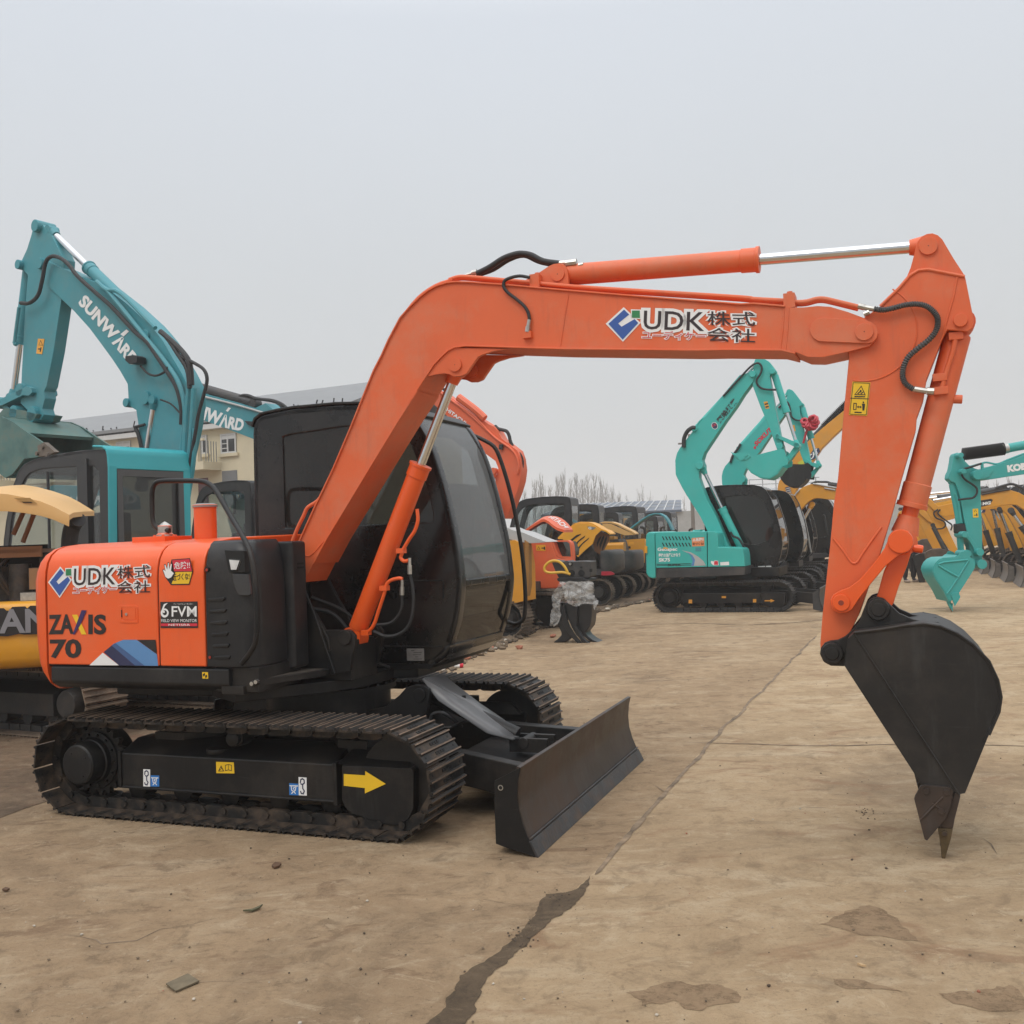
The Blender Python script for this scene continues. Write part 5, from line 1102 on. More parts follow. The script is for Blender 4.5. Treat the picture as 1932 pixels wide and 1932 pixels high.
for s in ('d:280,225 180,480', 'd:185,240 105,420'):
    q = F.yz(s, -1.2); b.tube([(-1.2, y, z) for y, z in q], .022, 8)
b.build('hood_bracket', r)
hy = F.yz('d:-420,120 -200,75 0,58 120,70 250,98 380,135 480,180 600,248', -1.5)
b = MB(); b.use(YELT); secs = []
for x, dz in ((-1.75,-.17),(-1.73,-.05),(-1.6,.0),(-1.2,.05),(-.8,.08)):
    hh = [(y, z+dz*(1-.7*abs(i-2)/7)) for i, (y, z) in enumerate(hy)]; secs.append([(x, y, z) for y, z in hh]+[(x, y, z-.045) for y, z in hh[::-1]])
b.loft(secs); o = b.build('hood', r, sharp=40)
b = MB(); b.use(mat('hood_handle_recess', (.42,.24,.07), .5)); q = F.yz('d:110,130 240,128 300,178 180,160', -1.74); b.add([(-1.752, y, z) for y, z in q], [(0,1,2,3)]); b.use(DARK); q = F.yz('d:175,160 250,160 262,168 190,168', -1.74); b.add([(-1.756, y, z) for y, z in q], [(0,1,2,3)]); b.build('hood_handle', o)
b = MB(); b.use(DARK).box(-.78,-.74,.0,1.0,.8,1.78); b.build('firewall', r)
std_cab(r, y0=1.3, y1=2.28)

# ================================================================== OLD TEAL MACHINES behind on the left
TG = 'old teal excavators at the left'
def teal_old(S, yaw, k, label, lettering=None):
    r = empty('excavator', label, 'excavator', (S[0], S[1], 0), yaw, TG); r.scale = (k,)*3; F = Frame(S, yaw, k)
    undercarriage(r, MUDDY, TRKD)
    if lettering is None: std_body(r, TEALD, TEALD)
    else: b = MB(); b.use(DGREY).prismz([(-1.2,-1.04),(.5,-.3),(.80,.16),(.80,1.04),(-1.2,1.04)], .72, .9); b.build('upper_deck', r, bevel=.01)
    return r, F
Y1 = math.radians(146); f1 = Vector((math.cos(Y1), math.sin(Y1))); l1 = Vector((-math.sin(Y1), math.cos(Y1)))
k1 = 1.17; P1 = Vector((-.405*13.4, 13.4)); S1 = P1+f1*.67*k1-l1*1.10*k1
r, F = teal_old(S1, Y1, k1, 'old teal excavator with tall bent boom and scooped bucket at the upper left', 1)
TEALC = mat('teal_cab_paint', (.035,.36,.40), .4, var=.05, vs=2)
sx_ = lambda P: [((-.66+(x+.66)*1.42), z) for x, z in P]
o = cabin(r, sx_(cabg), .02, 1.10, sx_([(-.5,1.1),(-.5,2.45),(.10,2.48),(.46,2.46),(.60,2.34),(.72,2.05),(.82,1.10)]), sx_([(-.53,1.05),(-.53,2.38),(-.47,2.46),(.30,2.50),(.52,2.46),(.68,2.25),(.80,1.9),(.87,1.5),(.87,1.05)]), (10, 17), CABG, CLEAR, bar=1.375, rear_hole=(1, 2), rear_m=TINT)
b = MB(); b.use(TEALC); b.strip([(-.66,.9),(-.68,1.46)][::-1], -.01, 1.13, -.03); b.strip([(-.69,2.40),(-.675,2.56),(-.655,2.615),(-.59,2.65),(-.40,2.67)][::-1], -.01, 1.13, -.03)
for a, c in ((-.01,.10),(1.02,1.13)): b.strip([(-.66,1.40),(-.69,2.45)][::-1], a, c, -.03)
b.build('rear_frame', o, bevel=.015)
b = MB(); b.use(mat('grey_rubber_seal', (.07,.07,.07), .5))
for q in ((.10,.17,1.46,2.40),(.95,1.02,1.46,2.40),(.17,.95,1.46,1.56),(.17,.95,2.32,2.40)): b.box(-.715,-.69,q[0],q[1],q[2],q[3])
b.build('rear_window_seal', o)
b = MB(); b.use(CABG); b.box(-.28,-.08,1.05,1.125,.9,2.55); b.tube([(1.4,1.12,1.35),(.0,1.12,1.35)], .02, 8); b.tube([(.55,1.11,1.1),(.55,1.11,2.45)], .018, 8); b.build('door_frame', o)
BL = -.25
traced('boom', F, r, TEALD, 'C:272,330 300,332 380,372 520,432 640,480 780,590 900,700 940,745 985,800 1030,880 1090,980 1130,1060 1140,1150 1120,1300 1080,1480 1060,1600 860,1600 850,1480 845,1300 830,1200 770,1165 768,1145 785,1130 780,1050 740,980 690,905 620,810 560,730 470,630 385,550 320,490 275,410 262,360', BL+.05, BL+.16, BL-.10, .01)
traced('arm', F, r, TEALD, 'C:215,170 225,130 250,115 280,130 300,165 330,190 400,330 385,560 340,860 300,1060 285,1090 290,1130 275,1190 285,1225 265,1255 215,1250 190,1200 148,1160 155,980 175,620 190,420 160,385 140,360 150,345 185,270 210,190', BL+.05, BL+.13, BL-.05, .01)
cyl2('arm_cylinder', F, r, TEALD, 'C:900,745 300,160', BL+.05, .085, .05, .62)
cyl2('bucket_cylinder', F, r, TEALD, 'C:170,370 75,1130', BL, .085, .045, .58)
traced('tipping_link', F, r, TEALD, 'C:0,1150 10,1138 130,1080 170,1058 200,1070 205,1095 185,1115 150,1112 30,1170 5,1175', BL+.15, BL+.2, BL-.2)
traced('bucket_link', F, r, TEALD, 'C:0,1140 30,1160 60,1190 100,1245 80,1260 40,1225 10,1170', BL+.15, BL+.15, BL-.15)
b = MB(); b.use(mat('weathered_teal_bucket', (.075,.17,.155), .6, var=.35, vs=3, dust=(.16,.12,.08), damt=.7, dscale=3))
kp = F.xz('C:45,1235 5,1290 0,1400 5,1500 30,1560 70,1590 110,1570 180,1480 330,1460 365,1440 300,1395 200,1330 110,1265', BL+.45)
b.prism(kp, BL+.55, BL+.52); b.prism(kp, BL-.55, BL-.52); b.strip(kp[:6], BL+.54, BL-.54, -.03)
b.strip(F.xz('C:60,1240 120,1265 200,1330', BL+.4), BL+.54, BL-.54, .05); b.prism(F.xz('C:60,1235 100,1190 180,1200 290,1225 270,1260 200,1275 100,1265', BL), BL+.2, BL-.2); kb = b.build('bucket', r)
b = MB(); b.use(mat('worn_cutter_steel', (.14,.11,.085), .6, var=.3)).prism(F.xz('C:265,1405 300,1385 365,1440 340,1455 270,1470', BL+.45), BL+.57, BL+.5)
for s in ('C:260,1410', 'C:228,1448', 'C:288,1455'):
    x, z = F.xz(s, BL+.55)[0]; b.cyl((x, BL+.55, z), (x, BL+.60, z), .03, n=8)
b.build('side_cutter', kb)
pins(F, r, TEALD, BL+.05, .15, (('C:255,140', .09), ('C:280,357', .08), ('C:155,362', .07), ('C:165,1085', .10), ('C:130,1215', .11), ('C:890,772', .08), ('C:893,1130', .09), ('C:782,1158', .06), ('C:8,1155', .09), ('C:235,1225', .12)))
cyl2('boom_cylinder', F, r, TEALD, 'C:820,1640 900,1140', BL+.15, .07, .045, .18)
tubes('hydraulic_hose', F, r, RUBBER, [('C:120,575 170,575 220,530 245,440 265,340 300,305 350,315 400,355 450,420 560,520 650,600 780,740 850,800 900,870 960,960 1020,1060 1050,1180 1050,1280', .028), ('C:930,740 1000,800 1060,860 1100,930 1110,1050', .035), ('C:940,745 985,800 1030,870 1085,960 1100,1070', .03), ('C:1040,880 1120,920 1180,960 1200,1020 1180,1110 1150,1220 1130,1340 1080,1620 1060,1800', .022), ('C:815,940 860,985 910,995 960,970 975,945', .015), ('C:930,1135 990,1160 1040,1210', .012)], BL+.24)
tubes('boom_pipe', F, r, TEALD, [('C:560,450 620,500 700,520 900,720', .03), ('C:620,500 800,720 960,920 1040,1050 1070,1200 1055,1400 1040,1640', .03), ('C:1095,1070 1080,1250 1070,1450 1060,1650', .035), ('C:1125,1070 1115,1250 1100,1450 1085,1600', .035), ('C:110,600 85,800 100,810', .025), ('C:1130,1300 1120,1500 1090,1700', .03)], BL+.22)
traced('work_lamp', F, r, RUBBER, 'C:780,890 830,885 848,895 845,930 800,935 778,915', BL+.18, BL+.32, BL+.18)
tubes('lamp_arm', F, r, RUBBER, [('C:780,1295 838,1280', .02), ('C:785,1300 805,1350 830,1470', .025)], BL+.2)
d = Decal(F, BL+.16, .006); d.out = 1
def sunward(d, a, b_, c): d.text('SUNW', a, WHITE, 0, .045); d.text('ΛRD', b_, WHITE, 0, .045); d.poly(c, WHITE, 0)
sunward(d, 'C:452,578 652,800 497,522', 'C:648,806 768,948 693,750', 'C:700,756 735,728 750,740 718,770')
d.poly('C:220,782 262,785 250,872 212,868', YELB, .5) if False else None; d.build('boom_lettering', r)
d = Decal(F, BL+.13, .006); d.out = 1; d.poly('C:222,782 260,784 246,872 212,868', YELB); d.poly('C:226,820 238,790 252,822', INK, 1); d.poly('C:230,818 238,797 248,819', YELB, 2); d.line('C:225,842 240,842', .02, INK, 1); d.line('C:240,835 236,855', .03, INK, 1); d.build('warning_sticker', r)
# second
P2 = Vector((-.262*18.5, 18.5)); S2 = P2+f1*.9-l1*1.3
r, F = teal_old(S2, Y1, 1.12, 'old teal excavator with boom sloping behind the big black cab', 1); std_cab(r)
traced('boom', F, r, TEALD, 'C:980,1110 1135,1090 1180,1105 1350,1150 1440,1180 1500,1150 1560,1200 1620,1225 1700,1300 1760,1450 1760,1700 1640,1700 1600,1550 1500,1400 1430,1360 1300,1310 1150,1255 980,1200', .0, -.15, -.45, .01)
cyl2('arm_cylinder', F, r, DGREY, 'C:1480,1160 1000,1020', -.25, .095, .05, .98)
tubes('hydraulic_hose', F, r, RUBBER, [('C:1370,1130 1400,1112 1440,1112 1490,1130 1580,1140 1640,1165 1680,1205', .03), ('C:1480,1128 1600,1150 1660,1210', .03)], -.2)
tubes('boom_pipe', F, r, GREYW, [('C:1130,1105 1350,1160 1540,1215', .02)], -.12)
d = Decal(F, -.15, .006); d.out = 1; d.text('SUNW', 'C:1050,1200 1272,1290 1072,1126', WHITE, 0, .045); d.text('ΛRD', 'C:1268,1290 1405,1320 1285,1218', WHITE, 0, .045); d.poly('C:1310,1200 1325,1180 1340,1184 1322,1206', WHITE); d.build('boom_lettering', r)
traced('boom_lamp', F, r, RUBBER, 'C:1420,1258 1460,1262 1500,1290 1480,1298 1440,1282', -.12, -.1, -.15)
b = MB(); b.use(BLACK); q = F.p3('K:1505,330 1510,240 1535,212 1700,210 1735,228 1750,260 1750,380', .5); b.tube(q, .03, 8, 3); b.build('handrail', r)
traced('grey_green_tank', F, r, mat('grey_green_paint', (.17,.24,.19), .5), 'K:1770,360 1790,320 1840,265 1905,262 1905,520 1790,520 1760,420', .3, .5, .2)
# third, seen through the first one's cab windows
P3 = Vector((-.44*19.5, 19.5)); S3 = P3+f1*-2.0
r, F = teal_old(S3, Y1, 1.1, 'old teal excavator seen through the windows of the nearer teal cab', 1)
traced('boom', F, r, TEALD, 'R:300,1280 600,1190 860,1200 1100,1190 1300,1215 1480,1330 1500,1500 1300,1460 1000,1430 640,1620 500,1620 420,1420', .2, .1, -.2, .01)
d = Decal(F, .1, .006); d.out = 1; d.text('SUNWARD', 'R:778,1448 1700,1420 785,1340', WHITE, 0, .045); d.build('boom_lettering', r)

# ================================================================== TEAL MACHINES facing right in the middle
TY = -.40; g0 = ground('U:1367,1155.5')[0]; tf = Vector((math.cos(TY), math.sin(TY))); tl = Vector((-math.sin(TY), math.cos(TY)))
S = Vector(g0[:2])+tl*1.13+tf*.1
MG = 'excavators facing right in the middle of the yard'
def mid(S, label, k=1., cabm=CABBLK, pane=TINT, blade=True):
    r = empty('excavator', label, 'excavator', (S[0], S[1], 0), TY, MG); r.scale = (k,)*3; F = Frame(S, TY, k)
    undercarriage(r, TRKD, BLACK, blade=blade); cabin(r, cabg, .0, 1.05, [(-.30,1.45),(-.35,2.38),(.10,2.42),(.46,2.40),(.60,2.28),(.72,1.95),(.78,1.55),(.70,1.45),(.4,1.35)], [(-.35,1.20),(-.40,2.45),(.10,2.50),(.46,2.48),(.62,2.36),(.76,2.0),(.83,1.6),(.84,1.25)], (10, 17), cabm, pane, bar=1.375)
    return r, F
r, F = mid(S, 'teal excavator with sloping slot vents and white swoosh facing right under the orange boom')
H = -1.08
traced('engine_door', F, r, TEAL, 'I:174,1264 200,1262 522,1257 527,1262 530,1500 180,1507', H, H, .0, .015)
traced('side_panel', F, r, TEAL, 'I:533,1258 582,1257 598,1268 606,1300 606,1364 700,1367 762,1371 776,1384 784,1420 789,1497 534,1501', H, H, -.35, .015)
traced('counterweight', F, r, TEAL, 'I:104,1310 108,1280 118,1264 135,1260 170,1262 178,1580 150,1580 125,1570 108,1545', H, H+.03, .95, .04)
traced('skirt_panel', F, r, DGREY, 'I:180,1510 790,1500 786,1556 180,1580', H, H+.01, .9, .015)
traced('latch_plate', F, r, YELB, 'I:102,1358 118,1358 118,1405 102,1405', H, H-.01, H+.05, .003)
traced('upper_deck', F, r, BLACK, 'I:560,1500 1040,1500 1036,1560 560,1560', 0, -.3, 1.0)
b = MB(); b.use(DARK)
for rr, y0_, n in ((0, 1290, 9), (1, 1333, 9)):
    for k in range(n):
        x = 220+k*22.5+(0 if rr == 0 else 0); b.prism(F.xz(f'I:{x},{y0_+2} {x+7},{y0_} {x+20},{y0_+26} {x+13},{y0_+28}', H), H-.003, H+.03)
b.build('slot_vents', r)
d = Decal(F, H, .003)
d.text('Geospec', 'I:190,1398 326,1396 190,1368', WHITE, 0, .03); d.text('最強の油圧にかなう', 'I:198,1434 346,1430 198,1408', WHITE, 0, .03); d.text('SK75', 'I:200,1466 276,1464 200,1440', WHITE, 0, .04); d.poly('I:222,1378 236,1364 258,1368 262,1380', YELB)
d.poly('I:356,1386 420,1400 470,1430 505,1460 522,1490 420,1494 440,1470 440,1440 410,1410', GREYW); d.poly('I:392,1396 430,1420 448,1450 440,1492 420,1493 432,1462 420,1425', LBLUE, 1); d.line('I:184,1482 420,1478', .012, INK); d.line('I:184,1490 420,1488', .010, INK); d.text('SUPER', 'I:260,1496 350,1494 262,1482', INK, 1, .02)
d.poly('I:425,1302 510,1296 512,1356 428,1360', mat('orange_vinyl', (.72,.25,.10), .4)); d.text('△危険!!', 'I:430,1326 506,1322 430,1304', WHITE, 1, .03); d.text('近づくな!', 'I:430,1352 508,1350 430,1334', INK, 1, .03)
d.poly('I:555,1466 562,1458 574,1464 582,1456 606,1458 610,1488 576,1490 562,1480', WHITE); d.poly('I:580,1460 604,1460 606,1486 578,1486', RED, 1); d.poly('I:620,1468 680,1464 682,1488 622,1490', WHITE, 0); d.build('body_stickers', r)
traced('door_latch', F, r, TEALD, 'I:450,1366 490,1366 490,1392 450,1392', H, H-.006, H+.01, .002)
BL = -.30
tb = 'I:545,1258 490,1150 400,1010 368,955 340,900 325,868 322,770 334,722 352,690 375,660 430,588 520,480 600,385 700,262 762,190 800,180 850,165 870,175 872,200 850,240 820,280 790,320 740,400 660,510 600,600 550,675 520,722 505,770 515,800 505,822 490,830 484,850 484,890 505,950 540,1040 600,1150 690,1362 620,1362'
traced('boom', F, r, TEAL, tb, BL, BL-.15, BL+.15, .012)
traced('arm', F, r, TEAL, 'I:868,82 900,70 935,82 962,98 1002,150 1000,165 975,178 966,200 1000,400 1040,600 1072,720 1062,750 1032,740 1005,670 960,540 900,400 850,265 842,205 858,130', BL, BL-.12, BL+.12, .012)
cyl2('arm_cylinder', F, r, TEAL, 'I:450,560 880,92', BL, .07, .035, .58)
cyl2('bucket_cylinder', F, r, TEAL, 'I:990,170 1148,668', BL, .07, .035, .55)
cyl2('boom_cylinder', F, r, TEAL, 'I:765,1370 500,825', BL, .08, .04, .50)
traced('tipping_link', F, r, TEAL, 'I:1008,598 1022,590 1040,605 1150,650 1170,662 1165,685 1145,685 1030,625 1010,620', BL, BL-.2, BL+.2)
traced('bucket_link', F, r, TEAL, 'I:1140,665 1170,672 1165,690 1100,775 1070,795 1055,775 1080,750', BL, BL-.1, BL+.1)
b = MB(); b.use(TEAL); kp = F.xz('I:757,770 800,752 1042,690 1062,700 1075,740 1090,770 1085,800 1050,812 1032,830 1010,862 960,892 900,886 840,852 790,795', BL-.3)
b.prism(kp, BL-.36, BL-.33); b.prism(kp, BL+.33, BL+.36); b.strip(kp[7:], BL-.35, BL+.35, .02); bk2 = b.build('bucket', r, sharp=30)
b = MB(); b.use(TEAL).prism(F.xz('I:715,722 760,718 815,722 830,742 800,765 760,772', BL-.35), BL-.38, BL-.34); b.prism(F.xz('I:690,710 740,735 760,770 740,765', BL-.3), BL-.3, BL+.3)
for s in ('I:782,750', 'I:800,732'):
    x, z = F.xz(s, BL-.36)[0]; b.cyl((x, BL-.40, z), (x, BL-.36, z), .03, n=8)
b.build('bucket_tooth', bk2)
pins(F, r, TEAL, BL, .2, (('I:852,185', .07), ('I:985,165', .06), ('I:1020,608', .05), ('I:1150,668', .06), ('I:1035,675', .07), ('I:1070,770', .07), ('I:490,808', .08), ('I:455,556', .06)))
tubes('hydraulic_hose', F, r, RUBBER, [('I:640,330 740,220 830,125 880,102 905,130 898,170 870,220 880,255 920,280 1005,285', .022), ('I:370,680 372,620 395,570 430,545 452,548', .045), ('I:690,1260 710,1290 750,1310 790,1380 800,1420', .025)], BL-.18)
tubes('boom_pipe', F, r, TEAL, [('I:385,668 500,560 600,440 700,300 800,200', .022), ('I:440,570 480,500 560,440 690,300', .02)], BL-.12)
d = Decal(F, BL-.15, .004)
d.ell('I:582,532 604,535 582,508', WHITE); d.ell('I:582,532 601,535 582,511', NAVY, 1); d.text('LX', 'I:566,540 594,530 564,525', RED, 2, .03)
d.text('賀皓興業', 'I:620,520 742,368 590,490', INK, 0, .03); d.build('boom_lettering', r)
d = Decal(F, BL-.12, .004); d.poly('I:918,368 944,364 958,412 932,416', YELB); d.line('I:928,385 946,380', .03, INK, 1); d.line('I:934,404 950,400', .03, INK, 1); d.build('warning_sticker', r)
d = Decal(F, -1.0, .006); d.poly('I:404,1724 428,1724 428,1750 404,1750', YELO); d.poly('I:845,1720 868,1720 868,1744 845,1744', YELO); d.poly('I:630,1700 660,1700 660,1714 630,1714', YELO); d.poly('I:925,1728 965,1728 965,1720 995,1732 965,1744 965,1736 925,1736', YELO); d.build('frame_stickers', r)
b = MB(); b.use(LAMPG); b.prism(F.xz('I:880,1495 928,1493 930,1514 882,1516', 0), -.012, .0); b.prism(F.xz('I:934,1493 970,1491 972,1508 936,1510', 0), -.012, .0); b.build('data_plate', r)
tubes('handrail', F, r, GREYW, [('I:990,1060 1015,1110 1035,1200 1050,1260 1065,1300 1072,1400 1060,1418 1040,1415', .02)], 1.1)
# second teal one
S_ = (S.x+1.45, S.y+3.4)
r, F = mid(S_, 'teal excavator with black bucket and red bow, behind the teal one with the white swoosh')
std_body(r, TEAL, TEAL)
traced('boom', F, r, TEAL, 'I:650,990 640,930 638,880 645,845 660,812 690,778 720,725 760,672 800,632 870,560 930,492 985,440 1040,395 1075,362 1090,400 1080,445 1040,500 980,590 905,705 850,770 820,806 800,840 788,870 800,895 795,915 780,925 770,960 765,1060 700,1200 640,1200', BL, BL-.15, BL+.15, .012)
traced('arm', F, r, TEAL, 'I:1085,330 1088,300 1102,284 1122,294 1150,330 1188,382 1184,398 1168,402 1176,470 1210,620 1248,790 1235,808 1205,800 1180,740 1130,590 1075,430 1070,370', BL, BL-.12, BL+.12, .012)
cyl2('arm_cylinder', F, r, TEAL, 'I:750,690 1095,300', BL, .07, .035, .55)
cyl2('bucket_cylinder', F, r, TEAL, 'I:1180,395 1298,805', BL, .07, .03, .55)
traced('tipping_link', F, r, TEAL, 'I:1195,760 1210,755 1250,785 1300,795 1310,808 1300,822 1285,825 1215,790 1195,775', BL, BL-.2, BL+.2)
traced('bucket_link', F, r, TEAL, 'I:1285,815 1308,815 1250,890 1235,880 1250,850', BL, BL-.1, BL+.1)
b = MB(); b.use(BLACKB); kp = F.xz('I:1035,800 1060,795 1200,797 1222,785 1242,800 1238,840 1248,865 1245,895 1210,893 1190,920 1160,945 1110,950 1070,930 1045,900 1030,860', BL-.3)
b.prism(kp, BL-.36, BL-.33); b.prism(kp, BL+.33, BL+.36); b.strip(kp[8:], BL-.35, BL+.35, .02); b.build('bucket', r, sharp=30)
tubes('hydraulic_hose', F, r, RUBBER, [('I:1020,410 1060,370 1085,375 1100,420 1110,470 1150,495 1205,488', .022), ('I:690,785 705,740 740,690 760,655', .03)], BL-.18)
cyl2('boom_cylinder', F, r, TEAL, 'I:830,1180 790,905', BL, .07, .035, .5)
d = Decal(F, BL-.15, .004); d.text('SOKUTI', 'I:868,676 985,556 852,648', RED, 1, .05); d.poly('I:848,678 862,668 868,686 855,694', RED); d.build('boom_lettering', r)
d = Decal(F, BL-.12, .004); d.poly('I:1116,528 1130,526 1138,568 1126,570', YELB); d.build('warning_sticker', r)
tubes('handrail', F, r, GREYW, [('I:1180,1120 1200,1180 1225,1290 1240,1380 1245,1400', .02)], 1.1)
c3 = F.p3('I:1236,506', BL-.25)[0]; b = MB(); b.use(mat('red_satin_ribbon', (.48,.025,.045), .4, var=.2))
for i in range(16):
    a, c_ = random.random()*6.28, random.random()*2-1; dd = Vector((math.cos(a)*math.sqrt(1-c_*c_), .6*math.sin(a)*math.sqrt(1-c_*c_), c_))*.19; u = dd.orthogonal().normalized()*.09
    b.tube([c3, c3+dd*.6+u, c3+dd+u*.5, c3+dd-u*.5, c3+dd*.6-u, c3], .035, 6, 3)
b.tube([c3, c3+Vector((-.1,0,-.25)), c3+Vector((-.18,.02,-.5))], .03, 6, 3)
o = b.build('ribbon_bow', None); tag(o, 'red ribbon bow tied on the arm of the teal excavator with the black bucket', 'bow'); o.matrix_world = Matrix.Translation((F.S.x, F.S.y, 0)) @ Matrix.Rotation(TY, 4, 'Z')
# third: yellow with wide arched boom
S_3 = (S.x+2.75, S.y+6.9)
r, F = mid(S_3, 'yellow excavator with arched boom just left of the orange arm'); std_body(r, YELO, YELO)
traced('boom', F, r, YELO, 'a:440,790 500,690 580,580 640,540 700,500 780,465 860,445 930,440 1000,450 1180,485 1350,515 1600,560 1900,620 2100,680 2100,800 1900,800 1600,790 1340,772 1200,760 1080,742 1010,735 950,738 890,755 820,800 760,852 690,930 655,965 600,1100 560,1250 400,1250 400,900', BL, BL-.17, BL+.17, .015)
tubes('boom_pipe', F, r, GREYW, [('a:440,790 520,650 600,560', .018), ('a:880,430 1000,445 1200,485 1500,535', .02), ('a:1120,522 1350,560', .02)], BL-.2)
tubes('hydraulic_hose', F, r, RUBBER, [('a:840,450 900,410 960,392 1060,392 1180,395 1240,415', .03), ('a:1200,445 1350,465 1600,500', .075)], BL)
cyl2('boom_cylinder', F, r, YELO, 'a:560,1400 870,860', BL, .08, .045, .35)
tubes('handrail', F, r, GREYW, [('a:735,1120 790,1400 850,1800', .02)], .9); tubes('mirror_arm', F, r, RUBBER, [('a:1090,1080 1130,1120 1170,1380 1190,1500', .025)], 1.1)
# fourth: tall yellow boom behind
S_4 = (S.x+4.6, S.y+10.2)
r, F = mid(S_4, 'tall yellow excavator whose boom climbs behind the black bucket and the orange arm'); std_body(r, YELO, YELO)
traced('boom', F, r, YELO, ['a:150,760 158,620 168,480 200,370 230,340 330,300 450,200', 'I:1100,800 1180,690 1260,610 1330,548 1400,490 1480,425 1560,370 1640,330 1640,440 1560,500 1470,545 1400,610 1320,690 1260,780 1210,830', 'a:600,480 560,560 500,690 440,800 300,900 150,900'], BL, BL-.2, BL+.2, .015)
b = MB(); b.use(RUBBER); q = F.p3('I:1110,765 1200,680 1330,540', BL); b.tube(q, .10, 12)
q = [F.p3('I:1330,540', BL)[0].lerp(F.p3('I:1500,370', BL)[0], i/44) for i in range(45)]; b.tube(q, [.14 if i % 2 else .09 for i in range(45)], 10); b.build('arm_cylinder_boot', r)
q = [F.p3('a:350,500', BL-.25)[0].lerp(F.p3('a:430,790', BL-.25)[0], i/14) for i in range(15)]; b = MB()
for i in range(14): b.use(GREYW if i % 2 else NAVY).cyl(q[i], q[i+1], .075, n=10)
b.build('striped_hose', r)
d = Decal(F, BL-.2, .006); d.poly('I:1228,742 1262,690 1298,684 1306,708 1268,760 1240,770', NAVY); d.text('CAT', 'I:1240,768 1296,716 1228,738', WHITE, 1, .04); d.poly('I:1150,785 1200,755 1205,790 1165,800', mat('lime_vinyl', (.55,.55,.05), .4)); d.build('boom_lettering', r)

# ================================================================== RIGHT SIDE: teal machine reaching in, yellow row
YK = math.pi-.10; kf = Vector((math.cos(YK), math.sin(YK))); kl = Vector((-math.sin(YK), math.cos(YK)))
tk_ = Vector(ground('U:1797,1155')[0][:2]); SK = tk_-kf*3.75-kl*.30
r = empty('excavator', 'teal excavator reaching in from the right edge with its bucket tooth on the ground', 'excavator', (SK.x, SK.y, 0), YK); F = Frame(SK, YK)
undercarriage(r, TRKD, BLACK, blade=True); std_body(r, TEAL, TEAL); std_cab(r)
TEAL2 = mat('sea_teal_paint', (.04,.34,.32), .45, var=.06, vs=2, dust=(.12,.33,.31), damt=.3)
traced('arm', F, r, TEAL2, 'J:740,460 760,420 775,340 782,290 795,262 820,252 845,258 862,280 890,330 930,372 980,400 1040,420 1040,560 1046,800 1056,1000 1056,1270 1040,1330 1010,1340 985,1310 950,1230 920,1050 880,870 840,640 800,540 760,525 735,500', .1, .12, -.12, .012)
traced('boom', F, r, TEAL2, ['J:945,470 960,440 1000,425 1060,405 1120,385 1180,372 1300,330 1454,275 1700,190 2100,60 2600,60 3000,500 3300,1000 2900,1000 2700,600 2500,300 2100,280 1700,420 1454,458 1300,480 1190,498 1110,510 1000,512 955,500'], .15, .16, -.16, .012)
traced('boom_plate', F, r, TEAL2, 'J:948,468 965,440 1000,432 1150,405 1155,415 1120,480 1060,505 990,505 955,495', .16, .185, -.185)
b = MB(); b.use(mat('bellows_rubber', (.030,.027,.026), .6)); p0, p1 = F.p3('J:872,268 1270,215', 0); n = 38
b.tube([p0.lerp(p1, i/n) for i in range(n+1)], [.125 if i % 2 else .06 for i in range(n+1)], 14); b.build('bellows_boot', r, sharp=20)
b = MB(); b.use(TEAL2); p2 = F.p3('J:1900,100', 0)[0]; b.cyl(p1, p2, .085, n=18); b.use(ZINC).cyl(p1-(p2-p1).normalized()*.03, p1+(p2-p1).normalized()*.06, .095, n=18); b.build('arm_cylinder', r)
cyl2('bucket_cylinder', F, r, TEAL2, 'J:770,530 850,950', 0, .062, .035, .93)
tubes('cylinder_pipe', F, r, TEAL2, [('J:800,640 830,720 850,850 860,920', .025)], .08)
b = MB(); b.use(RUBBER); x, z = F.xz('J:850,970', 0)[0]; b.box(x-.12, x+.10, -.1, .1, z-.09, z+.09); b.build('rubber_block', r, bevel=.02)
traced('tipping_link', F, r, TEAL2, 'J:838,1030 845,1010 862,1006 880,1015 930,1050 975,1110 1010,1170 1024,1190 1020,1215 1000,1225 970,1210 955,1150 920,1090 880,1050 850,1048', .1, .2, -.2)
traced('bucket_link', F, r, TEAL2, 'J:846,1030 880,1030 888,1200 860,1210', .1, .1, -.1)
kp = F.xz('J:596,1370 602,1340 620,1305 650,1275 690,1258 740,1255 800,1252 830,1230 850,1195 875,1188 905,1200 940,1240 985,1270 990,1300 985,1345 940,1420 850,1560 800,1640 750,1660 700,1560 620,1440', .35)
b = MB(); b.use(TEAL2).prism(kp, .36, .34); b.prism(kp, -.36, -.34); b.strip([kp[i] for i in (18,19,20,0,1,2,3,4,5,6,7)], .35, -.35, -.02)
b.tube([(x, .365, z) for x, z in F.xz('J:640,1320 720,1370 830,1430', .36)], .02, 8); b.tube([(x, .365, z) for x, z in F.xz('J:725,1590 840,1420 930,1270', .36)], .018, 8); b.tube([(x, .365, z) for x, z in F.xz('J:640,1310 700,1290 800,1280 920,1268', .36)], .018, 8); bk3 = b.build('bucket', r, sharp=30)
b = MB(); b.use(TEAL2).prism(F.xz('J:760,1600 770,1585 830,1575 846,1620 830,1650 795,1705 785,1680', .36), .39, .36); b.prism(F.xz('J:700,1560 755,1610 765,1700 780,1680 778,1760 760,1730 735,1680', .3), .3, .22); b.use(mat('rusty_tip', (.3,.12,.06), .6)).prism(F.xz('J:762,1735 780,1735 778,1768', .3), .29, .23); b.build('bucket_tooth', bk3)
